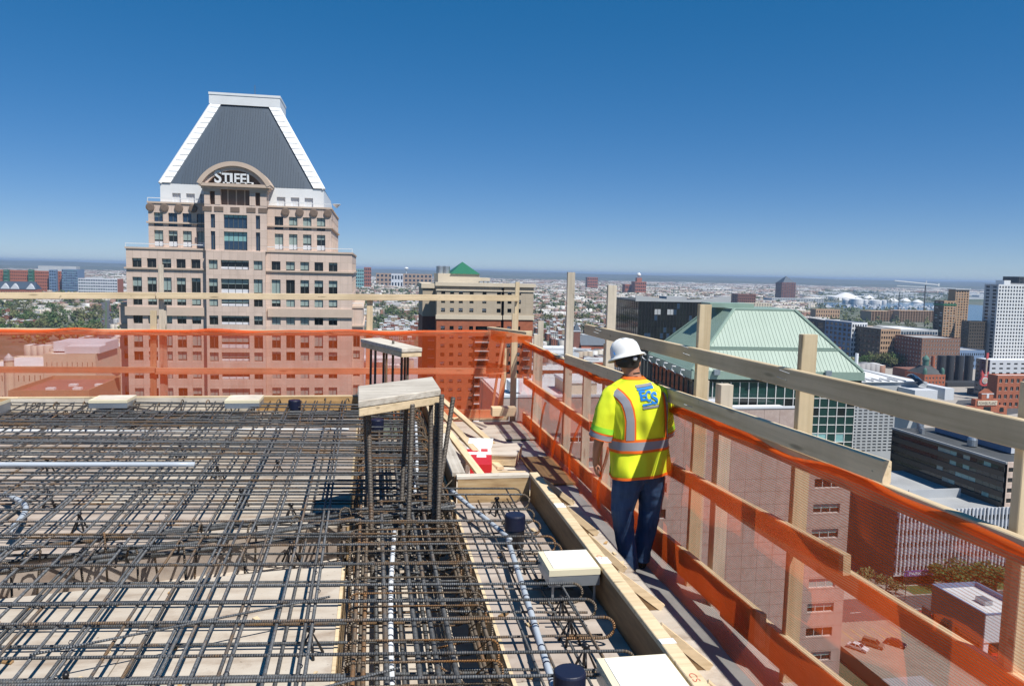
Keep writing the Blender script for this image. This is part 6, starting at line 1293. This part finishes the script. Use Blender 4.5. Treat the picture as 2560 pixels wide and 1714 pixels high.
# small white building on the lot
sc_ = atz(2456, 1652, LZ); q0 = aty(2382, 1600, sc_.y + 16).x; 
wb = empty('white_kiosk_house', (sc_.x, sc_.y, LZ), label='small white two storey building with a flat roof on the parking lot', cat='building'); H_ = aty(2456, 1537, sc_.y).z - LZ; Lw = 17; Ww = 12
B('front_wall', MB().box(0, Ww, 0, .3, 4.2, H_, 'white_panel').box(0, 1.2, 0, .3, 0, 4.2, 'white_panel').box(4.5, 6.5, 0, .3, 0, 4.2, 'white_panel').box(9, Ww, 0, .3, 0, 4.2, 'white_panel'), wb); B('side_wall', MB().box(0, .3, .3, Lw, 4.0, H_, 'fluted_brown').box(.0, .3, 20, Lw, 0, 4, 'fluted_brown').box(0, .3, 9, 10.5, 0, 4, 'fluted_brown').box(0.02, .3, .3, 1.2, 0, 4, 'fluted_brown'), wb)
B('core', MB().box(.6, Ww, 2.5, Lw, 0, H_ - 1.2, 'glass_dark'), wb); B('roof', MB().box(.3, Ww, .3, Lw, H_ - 1.2, H_ - .9, 'roof_white'), wb); B('parapet', MB().box(-.1, .35, -.1, Lw, H_, H_ + .25, 'blue_wall').box(.35, Ww + .1, -.1, .35, H_, H_ + .25, 'blue_wall').box(Ww - .3, Ww + .1, .35, Lw, H_ - .9, H_ + .25, 'blue_wall').box(.35, Ww, Lw - .35, Lw, H_ - .9, H_ + .25, 'blue_wall'), wb); B('roof_unit', MB().box(5, 7, 6, 9, H_ - .9, H_ + .3, 'galvanised'), wb); B('downpipe', MB().box(Ww * .75, Ww * .75 + .2, -.15, 0, 0, H_, 'fluted_brown').box(0, Ww, -.12, 0, 4.1, 4.3, 'fluted_brown'), wb)
kb2 = atz(2300, 1708, LZ); bw = empty('low_wall', (kb2.x, kb2.y, LZ), label='dark low wall with a pale coping at the bottom of the lot', cat='wall'); B('wall', MB().box(-9, 0, -20, -.3, 0, 1.6, 'bronze'), bw); B('coping', MB().box(-9.2, .2, -20, -.1, 1.6, 1.85, 'roof_grey'), bw)
# ------------------------------------------------------------------ trees
plain('leaf_olive', (.115, .125, .045), .8, var=.35, sc=.6); plain('leaf_green', (.065, .125, .03), .8, var=.35, sc=.6); plain('leaf_pale', (.17, .18, .07), .8, var=.3, sc=.6)
def treemesh(seed, h, wd, m, n=420, leaf=.55):
    r = random.Random(seed); mb = MB(); lobes = [(r.uniform(-.5, .5) * wd, r.uniform(-.5, .5) * wd, h * r.uniform(.45, .85), wd * r.uniform(.28, .5)) for _ in range(9)]
    for k in range(n):
        c = r.choice(lobes); a, b = r.uniform(0, 6.283), math.acos(r.uniform(-1, 1)); q = c[3] * (r.random() ** .35)
        p = Vector((c[0] + q * math.sin(b) * math.cos(a), c[1] + q * math.sin(b) * math.sin(a), c[2] + q * .85 * math.cos(b))); d = Vector((r.uniform(-1, 1), r.uniform(-1, 1), r.uniform(.2, 1))).normalized(); e = d.orthogonal().normalized(); f_ = d.cross(e); s = leaf * r.uniform(.6, 1.5)
        mb.add([p + e * s, p + f_ * s * .7, p - e * s, p - f_ * s * .7], [(0, 1, 2, 3)], m)
    tk = MB().tube([(0, 0, 0), (.05 * wd, 0, h * .3), (0, .03 * wd, h * .6)], [.04 * h, .03 * h, .012 * h], 'bark', 6)
    for l in lobes[:5]: tk.tube([(0, .0, h * .32), (l[0] * .6, l[1] * .6, l[2] * .85), (l[0], l[1], l[2])], [.018 * h, .012 * h, .005 * h], 'bark', 4)
    return mb.data('crown'), tk.data('trunk')
TMD = treemesh(50, 10, 8.5, 'leaf_green', 1500, .42)
TM = [treemesh(i, h, wd, m) for i, (h, wd, m) in enumerate(((11, 8, 'leaf_olive'), (12, 9, 'leaf_green'), (9, 7, 'leaf_pale'), (13, 9, 'leaf_olive'), (8, 7, 'leaf_green')))]
def tree(x, y, k, s, label, group, rz=0.0, dense=False):
    e = empty('tree', (x, y, GZ), label=label, cat='tree', group=group); e.rotation_euler = (0, 0, rz); e.scale = (s, s, s * .95); tm = TMD if dense else TM[k]; link('crown', tm[0], e); link('trunk', tm[1], e)
for i, px in enumerate((2365, 2428, 2490)): p = atz(px, 1478, GZ); tree(p.x, p.y, 1, .82, 'round green tree in front of the parking garage, ' + ('leftmost', 'middle', 'rightmost')[i] + ' of three', None, i, True)
for i, (px, py, s) in enumerate(((2165, 1462, .6), (2215, 1478, .55), (2240, 1488, .45))): p = atz(px, py, GZ); tree(p.x, p.y, 2, s, 'young pale street tree before the blank garage wall, ' + ('left', 'middle', 'right')[i] + ' one', None, i)
rt2 = random.Random(31); tcount = 0
def tpx(px, py, s, g): p = atz(px, py, GZ); tree(p.x, p.y, rt2.randrange(5), s * rt2.uniform(.8, 1.25), {'l': 'leafy spring tree among the houses left of the tan tower', 'c': 'leafy spring tree among the rowhouses right of the tan tower', 'm': 'leafy spring tree among the rowhouses behind the guardrail posts', 'r': 'leafy spring tree between the buildings near the harbour'}[g], {'l': 'trees on the left slope', 'c': 'trees in the rowhouse gap', 'm': 'trees behind the posts', 'r': 'trees near the harbour'}[g], rt2.uniform(0, 6))
for k in range(60): tpx(rt2.uniform(-20, 250), rt2.choice((rt2.uniform(752, 800), rt2.uniform(760, 850))), 1.5, 'l')
for k in range(55): tpx(rt2.uniform(880, 1060), rt2.uniform(730, 812), 1.3, 'c')
for k in range(60): tpx(rt2.uniform(1335, 1600), rt2.uniform(730, 840), 1.3, 'm')
for k in range(45): tpx(rt2.uniform(2030, 2300), rt2.choice((rt2.uniform(825, 850), rt2.uniform(890, 925))), 1.2, 'r')
for k in range(14): tpx(rt2.uniform(2180, 2300), rt2.uniform(905, 920), 1.0, 'r')
# ------------------------------------------------------------------ rowhouses
for nm, c in (('h_brick', (.27, .10, .065)), ('h_red', (.34, .15, .10)), ('h_tan', (.45, .36, .26)), ('h_white', (.66, .65, .62)), ('h_grey', (.36, .36, .37))): plain(nm, c, .9, var=.1, sc=.5)
HV = []; HW = MB().box(-.5, .5, -.06, .02, 0, 1.6, 'glass_dark').data('window')
for k, m in enumerate(('h_brick', 'h_red', 'h_tan', 'h_white', 'h_grey', 'h_brick')):
    h_ = 8.5 + (k % 3) * .8; a = MB().box(-2.6, 2.6, 0, 13, 0, h_, m).box(-2.6, 2.6, -.3, 0, h_ - .4, h_ + .2, 'white_panel'); rfm = MB().add([(-2.6, -.2, h_ + .25), (2.6, -.2, h_ + .25), (2.6, 13.1, h_ + .02), (-2.6, 13.1, h_ + .02), (-2.6, -.2, h_), (2.6, -.2, h_)], [(0, 1, 2, 3), (4, 5, 1, 0)], ('roof_white', 'roof_grey', 'roof_white', 'roof_dark', 'roof_white', 'roof_red')[k])
    if k == 1: rfm = MB().add([(-2.7, -.3, h_), (2.7, -.3, h_), (2.7, 13.2, h_), (-2.7, 13.2, h_), (-2.7, 6, h_ + 2.6), (2.7, 6, h_ + 2.6)], [(0, 1, 5, 4), (2, 3, 4, 5)], 'roof_grey')
    HV.append((a.data('wall'), rfm.data('roof')))
hcol = [(.22, .11, .08), (.27, .16, .12), (.36, .30, .24), (.60, .59, .57), (.30, .30, .31), (.17, .10, .08), (.48, .44, .38), (.40, .38, .36)]; rcol = [(.58, .59, .61), (.30, .30, .31), (.68, .69, .70), (.13, .13, .14), (.24, .20, .18), (.42, .43, .45), (.20, .20, .21)]
t = NT('house_mix'); a = t.n('Attribute'); a.attribute_name = 'col'; t.t.links.new(a.outputs['Color'], t.b.inputs['Base Color']); t.done('house_mix', .85)
rhz = random.Random(77); HB = []; near_h = []
wpoly = [(p.x, p.y) for p in wp]; apoly = [(p.x, p.y) for p in av]
def inside(x, y, poly):
    c = False; n = len(poly)
    for i in range(n):
        (x0, y0), (x1, y1) = poly[i], poly[i - 1]
        if (y0 > y) != (y1 > y) and x < (x1 - x0) * (y - y0) / (y1 - y0) + x0: c = not c
    return c
def proj(x, y, z):
    q = Vector((x, y, z)) - CO; d = q.dot(cf); return PW / 2 + F * q.dot(cr) / d, PH / 2 - F * q.dot(cu) / d
foot = []
for o in list(scn.objects):
    if o.parent is None and o.get('category') in ('building', 'garage', 'church', 'gate', 'crane', 'turret') and o.location.y > 100:
        xs_, ys_ = [], []
        for c_ in o.children:
            for b_ in c_.bound_box: xs_.append(o.location.x + c_.location.x + b_[0]); ys_.append(o.location.y + c_.location.y + b_[1])
        if xs_ and o.location.y < 3000: foot.append((min(xs_) - 6, max(xs_) + 6, min(ys_) - 14, max(ys_) + 10))
trees_far = []; bx, by = 62.0, 96.0; row_i = 0; y = 430.0
while y < 8600:
    wx_ = 1.0
    if y > 4300: bx, by = 130.0, 150.0
    x = -0.60 * y - 150
    while x < .86 * y + 200:
        px, py = proj(x, y, GZ); ok = -150 < px < 2700
        harbour = (px > 2020 and y > 1050 and y < 5200) or (px > 2105 and py > 858)
        if ok and not harbour:
            park = rhz.random() < (.18 if px < 300 else .10); ind = rhz.random() < .05 + (.12 if px > 1600 and y > 2500 else 0)
            if park:
                for k in range(14): trees_far.append((x + rhz.uniform(0, bx), y + rhz.uniform(0, by), rhz.uniform(8, 14)))
            elif ind:
                HB.append((x + 5, x + bx * rhz.uniform(.7, 1.6), y + 8, y + by * .6, rhz.uniform(7, 14), rhz.choice(hcol[2:5]), rhz.choice(rcol[:3])))
            else:
                for side, yy in ((0, y + 6), (1, y + 52)):
                    hw_ = 5.2 if y < 1500 else 5.2 * 1.6 if y < 3000 else 12.0 if y < 4300 else 22.0; xx = x + 4; c0 = rhz.choice(hcol); h0 = rhz.uniform(7.5, 10.5); r0_ = rhz.choice(rcol)
                    while xx < x + bx - 6:
                        if rhz.random() < .25: c0 = rhz.choice(hcol); r0_ = rhz.choice(rcol); h0 = rhz.uniform(7, 12)
                        HB.append((xx, xx + hw_ - .1, yy + rhz.uniform(0, .6), yy + rhz.uniform(11, 16), h0 + rhz.uniform(-.4, .4), c0, r0_ if rhz.random() < .7 else rhz.choice(rcol))); xx += hw_
                for k in range(rhz.randrange(1, 5)): trees_far.append((x + rhz.uniform(0, bx), y + rhz.uniform(24, 48), rhz.uniform(6, 11)))
                if rhz.random() < .25: trees_far.append((x - 4, y + rhz.uniform(0, by), rhz.uniform(6, 10)))
        x += bx + 11
    y += by + 12
def clear(x, y):
    if inside(x, y, wpoly) or inside(x, y, apoly): return False
    return not any(a < x < b and c < y < d for a, b, c, d in foot)
HB = [h for h in HB if clear((h[0] + h[1]) / 2, (h[2] + h[3]) / 2)]; trees_far = [q for q in trees_far if clear(q[0], q[1])]
# the houses that show largest become things of their own
gaps = ((884, 1052), (1338, 1570), (0, 245), (2060, 2160))
cand = []
for i, h in enumerate(HB):
    px, py = proj((h[0] + h[1]) / 2, h[2], GZ + 8)
    if any(a < px < b for a, b in gaps) and py < 850 and h[1] - h[0] < 9: cand.append((h[2], i, px))
cand.sort(); single = {i for _, i, _ in cand[:290]}
for _, i, px in cand[:290]:
    h = HB[i]; k = rhz.randrange(6); g = 'left of the tan tower' if px < 300 else 'right of the tan tower' if px < 1100 else 'behind the guardrail posts' if px < 1700 else 'near the harbour'
    e = empty('rowhouse', ((h[0] + h[1]) / 2, h[2], GZ), label=('red brick', 'gabled red', 'tan', 'white', 'grey', 'brown roofed brick')[k] + ' rowhouse in the streets ' + g, cat='house', group=('brick', 'gabled', 'tan', 'white', 'grey', 'brown roofed')[k] + ' rowhouses ' + g); e.scale = ((h[1] - h[0]) / 5.2, 1, h[4] / 9)
    for nm, d in zip(('wall', 'roof'), HV[k]): link(nm, d, e)
    for f_ in (1.0, 3.9, 6.4):
        for x_ in (-1.3, 1.2): link('window', HW, e, (x_, 0, f_))
HB = [h for i, h in enumerate(HB) if i not in single]
n = len(HB); V = np.zeros((n * 8, 3), np.float32); Fq = np.zeros((n * 5, 4), np.int64); Cc = np.ones((n * 20, 4), np.float32)
for i, (x0, x1, y0, y1, h_, c0, c1_) in enumerate(HB):
    V[i * 8:i * 8 + 8] = [(x0, y0, 0), (x1, y0, 0), (x1, y1, 0), (x0, y1, 0), (x0, y0, h_), (x1, y0, h_), (x1, y1, h_), (x0, y1, h_)]
    Fq[i * 5:i * 5 + 5] = np.array([(4, 5, 6, 7), (0, 1, 5, 4), (1, 2, 6, 5), (2, 3, 7, 6), (3, 0, 4, 7)]) + i * 8; Cc[i * 20:i * 20 + 4, :3] = c1_; Cc[i * 20 + 4:i * 20 + 20, :3] = c0
def npmesh(name, V, Fq, mat_, Cc=None):
    me = bpy.data.meshes.new(name); me.vertices.add(len(V)); me.vertices.foreach_set('co', V.astype(np.float32).ravel()); k = Fq.shape[1]; me.loops.add(Fq.size); me.loops.foreach_set('vertex_index', Fq.astype(np.int32).ravel()); me.polygons.add(len(Fq)); me.polygons.foreach_set('loop_start', np.arange(0, Fq.size, k, dtype=np.int32)); me.polygons.foreach_set('loop_total', np.full(len(Fq), k, np.int32))
    if Cc is not None: at_ = me.attributes.new('col', 'FLOAT_COLOR', 'CORNER'); at_.data.foreach_set('color', Cc.ravel())
    me.materials.append(MATS[mat_]); me.update(calc_edges=True); me.validate(); return me
link('rowhouse_sea', npmesh('rowhouse_sea', V, Fq, 'house_mix', Cc), None, (0, 0, GZ), label='endless far rowhouses and sheds stretching to the horizon', cat='houses', kind='stuff')
# far trees: one mass of leafy clumps
npr = np.random.default_rng(5); extra = []
for k in range(12000):
    yy = 1200 + 8200 * npr.random() ** .9; xx = npr.uniform(-.55, .85) * yy; extra.append((xx, yy, npr.uniform(8, 14)))
TF = trees_far + [q for q in extra if clear(q[0], q[1])]
vv, ff = [], []
q7 = 7
T_ = np.array(TF); m_ = len(T_); cen = np.repeat(T_[:, :2], q7, 0) + npr.normal(0, 1, (m_ * q7, 2)) * np.repeat(T_[:, 2:3], q7, 0) * .22; hz_ = np.repeat(T_[:, 2], q7) * npr.uniform(.3, .95, m_ * q7); sz_ = np.repeat(T_[:, 2], q7) * npr.uniform(.12, .26, m_ * q7)
base = np.array([(1, 0, 0), (0, 1, 0), (-1, 0, 0), (0, -1, 0), (0, 0, 1), (0, 0, -1)], np.float32); tri = np.array([(0, 1, 4), (1, 2, 4), (2, 3, 4), (3, 0, 4), (1, 0, 5), (2, 1, 5), (3, 2, 5), (0, 3, 5)])
jit = npr.uniform(.65, 1.25, (m_ * q7, 6, 1)); V = base[None] * sz_[:, None, None] * jit + np.concatenate([cen, hz_[:, None]], 1)[:, None, :]; Fq = (tri[None] + (np.arange(m_ * q7) * 6)[:, None, None]).reshape(-1, 3)
pal = np.array([(.06, .095, .025), (.10, .115, .04), (.14, .15, .055), (.045, .07, .022)]); cc_ = np.ones((m_ * q7 * 24, 4), np.float32); cc_[:, :3] = np.repeat(np.repeat(pal[npr.integers(0, 4, m_)], q7, 0), 24, 0) * np.repeat(npr.uniform(.75, 1.25, (m_ * q7, 1)), 24, 0)
link('distant_trees', npmesh('distant_trees', V.reshape(-1, 3), Fq, 'house_mix', cc_), None, (0, 0, GZ), label='far spring trees between the streets out to the hills', cat='trees', kind='stuff')
# ------------------------------------------------------------------ harbour: tanks, salt domes, warehouses, boats
def zp6(zx, zy): return 1960 + zx * .268, 640 + zy * .268
for i, (a, b, zt_, zb_) in enumerate(((420, 530, 365, 412), (550, 620, 395, 436), (622, 730, 386, 440), (735, 782, 400, 440), (788, 900, 402, 442), (905, 952, 405, 440))):
    pa = atz(*zp6((a + b) / 2, zb_), GZ); r_ = (aty(*zp6(b, zb_), pa.y).x - aty(*zp6(a, zb_), pa.y).x) / 2; e = empty('storage_tank', (pa.x, pa.y, GZ), label='white oil tank across the harbour, number ' + ('one', 'two', 'three', 'four', 'five', 'six')[i] + ' from the left', cat='tank', group='white tanks across the harbour'); h_ = 1952 * 0 + (zb_ - zt_) * .268 * pa.y / F
    B('shell', MB().lathe([(r_, 0), (r_, h_ * .8), (r_ * .6, h_ * .95), (.5, h_)], 'tank_white', 20), e)
for i, (a, b, zt_, zb_) in enumerate(((450, 695, 320, 388), (738, 842, 348, 392), (950, 1065, 376, 412), (1080, 1180, 376, 412), (1195, 1295, 388, 425))):
    pa = atz(*zp6((a + b) / 2, zb_ + 12), GZ); r_ = (aty(*zp6(b, zb_), pa.y).x - aty(*zp6(a, zb_), pa.y).x) / 2; h_ = (zb_ - zt_) * .268 * pa.y / F
    B('storage_dome', MB().lathe([(r_, 0), (r_ * .8, h_ * .35), (r_ * .45, h_ * .72), (r_ * .15, h_ * .95), (.5, h_)], 'tank_white', 20), None, True, loc=(pa.x, pa.y, GZ), label=('largest white cone shaped storage pile', 'small white cone shaped storage pile', 'left white dome', 'middle white dome', 'right white dome')[i] + ' across the harbour', cat='storage dome')
rw = random.Random(15)
for k in range(120):
    px = rw.uniform(1620, 2560); py = rw.uniform(708, 748) if px > 1990 else rw.uniform(706, 722); p = atz(px, py, GZ)
    if inside(p.x, p.y, wpoly): continue
    W_ = rw.uniform(30, 130); mb = MB().box(-W_, W_, 0, rw.uniform(30, 60), 0, 9, 'white_panel').box(-W_ - 1, W_ + 1, -1, 61, 9, 10, rw.choice(('roof_white', 'roof_white', 'roof_grey')))
    B('warehouse', mb, None, loc=(p.x, p.y, GZ), label='long low pale warehouse in the port beyond the harbour', cat='warehouse', group='warehouses in the far port')
bm = MB().slab([(-4, -1.3, .2), (3, -1.3, .2), (5, 0, .2), (3, 1.3, .2), (-4, 1.3, .2)], (0, 0, 1.2), 'white_panel').data('hull'); cm = MB().box(-2.5, 1.5, -1, 1, 1.4, 2.6, 'white_panel').data('cabin'); mm = MB().tube([(.5, 0, 1.4), (.5, 0, 13)], .12, 'white_metal', 4).data('mast')
for k in range(70):
    px = rw.uniform(2060, 2340); py = rw.uniform(766, 774) - 4 + (px - 2060) * .012; p = atz(px, py, GZ); e = empty('moored_boat', (p.x, p.y, GZ + .3), label='small white boat moored in the marina', cat='boat', group='boats in the marina'); e.rotation_euler = (0, 0, rw.choice((0, 1.57)) + rw.uniform(-.1, .1)); e.scale = (1.6, 1.6, 1.6)
    for nm, d in (('hull', bm), ('cabin', cm), ('mast', mm)): link(nm, d, e)
# ------------------------------------------------------------------ cars
def carmesh(m, h_=1.45, L=4.5, w_=1.8, suv=False):
    b = MB(); pr_ = [(-L / 2, .35), (-L / 2 + .05, .75), (-L / 2 + .9, .9), (-L / 2 + 1.0, .92), (L / 2 - .7, .92), (L / 2 - .05, .8), (L / 2, .4)]; vs = [(x, s * w_ / 2 * (.94 if z > .8 else 1), z) for s in (-1, 1) for x, z in pr_]; k = len(pr_)
    b.add(vs, [tuple(range(k)), tuple(range(2 * k - 1, k - 1, -1))] + [((i + 1) % k, i, k + i, k + (i + 1) % k) for i in range(k)], m)
    g = MB(); a0, a1 = (-L / 2 + 1.15, L / 2 - .55) if not suv else (-L / 2 + 1.1, L / 2 - .15); t0, t1 = a0 + .75, a1 - (.65 if not suv else .2); yy = w_ / 2 * .92; yt = w_ / 2 * .74
    g.add([(a0, -yy, .9), (a1, -yy, .9), (a1, yy, .9), (a0, yy, .9), (t0, -yt, h_ - .04), (t1, -yt, h_ - .04), (t1, yt, h_ - .04), (t0, yt, h_ - .04)], [(0, 1, 5, 4), (1, 2, 6, 5), (2, 3, 7, 6), (3, 0, 4, 7)], 'glass_dark')
    r_ = MB().add([(t0 - .03, -yt - .02, h_ - .04), (t1 + .03, -yt - .02, h_ - .04), (t1 + .03, yt + .02, h_ - .04), (t0 - .03, yt + .02, h_ - .04), (t0 + .1, -yt + .1, h_ + .03), (t1 - .1, -yt + .1, h_ + .03), (t1 - .1, yt - .1, h_ + .03), (t0 + .1, yt - .1, h_ + .03)], [(0, 1, 5, 4), (1, 2, 6, 5), (2, 3, 7, 6), (3, 0, 4, 7), (4, 5, 6, 7)], m)
    for x0, x1 in ((a0, t0), ((a0 + a1) / 2 - .05, (a0 + a1) / 2 + .05), (a1, t1)):
        for s in (-1, 1): r_.beam((x0, s * yy, .9), (x1, s * yt, h_ - .03), .08, .08, m)
    wl = MB().tube([(0, -.11, 0), (0, .11, 0)], .33, 'black_plastic', 14).tube([(0, -.12, 0), (0, .12, 0)], .19, 'galvanised', 10)
    lt = MB().box(-.05, .03, -.2, .2, -.08, .08, 'white_panel'); return b.data('body'), g.data('window_glass'), r_.data('roof'), wl.data('wheel'), lt.data('headlight'), L, w_
for nm, c in (('car_white', (.75, .75, .75)), ('car_red', (.42, .02, .02)), ('car_black', (.015, .015, .02)), ('car_silver', (.4, .42, .44)), ('car_blue', (.03, .06, .16)), ('car_gold', (.2, .17, .12))): plain(nm, c, .25, .2, var=.02)
CM = {m: carmesh(m, 1.45 if m != 'car_gold' else 1.75, 4.5 if m != 'car_gold' else 4.9, suv=m == 'car_gold') for m in ('car_white', 'car_red', 'car_black', 'car_silver', 'car_blue', 'car_gold')}
def car(px, py, m, rz, label, group=None, simple=False, z=GZ + .03):
    p = atz(px, py, z); b, g, r_, wl, lt, L, w_ = CM[m]; e = empty('parked_car', tuple(p), label=label, cat='car', group=group); e.rotation_euler = (0, 0, R(rz)); link('body', b, e); link('window_glass', g, e); link('roof', r_, e)
    if simple: return
    for x in (-L / 2 + .9, L / 2 - .9):
        for y in (-w_ / 2 + .08, w_ / 2 - .08): link('wheel', wl, e, (x, y, .33))
    for y in (-.6, .6): link('headlight', lt, e, (-L / 2 + .02, y, .68))
car(2144, 1622, 'car_white', 125, 'white car parked beside the granite block', z=LZ + .03); car(2182, 1614, 'car_gold', 130, 'dark bronze van parked in the lot next to the white car', z=LZ + .03); car(2239, 1612, 'car_black', 128, 'black car parked in the lot right of the bronze van', z=LZ + .03); car(2300, 1566, 'car_red', 128, 'red car half hidden by the orange rail'); car(2342, 1566, 'car_blue', 128, 'dark blue car in the street beside the small white building'); car(2308, 1541, 'car_red', 175, 'red car parked at the far kerb'); car(2275, 1543, 'car_white', 175, 'white car parked at the far kerb'); car(2500, 1503, 'car_black', 165, 'dark car behind the small white building'); car(2490, 1650, 'car_red', 160, 'bright red car in front of the small white building', z=LZ + .03); car(2372, 1558, 'car_silver', 128, 'silver car next to the dark blue car'); car(2540, 1460, 'car_silver', 90, 'silver car at the right end of the garage'); car(2530, 1690, 'car_red', 150, 'second red car at the bottom right of the lot', z=LZ + .03)
rcar = random.Random(6)
for k in range(34):
    py = rcar.uniform(760, 900); f_ = (py - 752) / 153; px = 266 + (rcar.choice((-10, -6, -2, 6, 9)) + (0 if rcar.random() < .5 else 1)) * (1 + 1.1 * f_); car(px, py, rcar.choice(list(CM)), 90, 'small car driving on the wide avenue left of the tan tower', 'cars on the left avenue', True, GZ + .3)
for k in range(9):
    px = 2130 + k * 40; py = 1530 + rcar.uniform(-4, 4); e = None
# street lamps by the garage
for i, (px, py) in enumerate(((2185, 1500), (2213, 1508), (2345, 1590), (2262, 1500))):
    p = atz(px, py, GZ); e = empty('street_lamp', tuple(p), label='street lamp pole near the garage entrance, ' + ('first', 'second', 'third', 'fourth')[i] + ' from the left', cat='street lamp', group='street lamps by the garage'); B('pole', MB().tube([(0, 0, 0), (0, 0, 8)], .1, 'steel_dark', 6), e); B('lamp_head', MB().box(-.9, .2, -.15, .15, 7.9, 8.1, 'steel_dark'), e)
# ------------------------------------------------------------------ air
HAZE = 0.000075
hz = MB().box(-31000, 31000, -31000, 31000, GZ - 3, 48, 'white_panel')
me = hz.data('haze'); me.materials.clear(); mt = bpy.data.materials.new('haze_air'); mt.use_nodes = True; mt.node_tree.nodes.clear(); o_ = mt.node_tree.nodes.new('ShaderNodeOutputMaterial'); pv_ = mt.node_tree.nodes.new('ShaderNodeVolumePrincipled'); pv_.inputs['Color'].default_value = (.50, .69, .98, 1); pv_.inputs['Density'].default_value = HAZE; pv_.inputs['Anisotropy'].default_value = .1; mt.node_tree.links.new(pv_.outputs[0], o_.inputs['Volume']); me.materials.append(mt)
if HAZE: link('haze', me, None, kind='stuff', label='thin blue spring haze lying over the whole city')
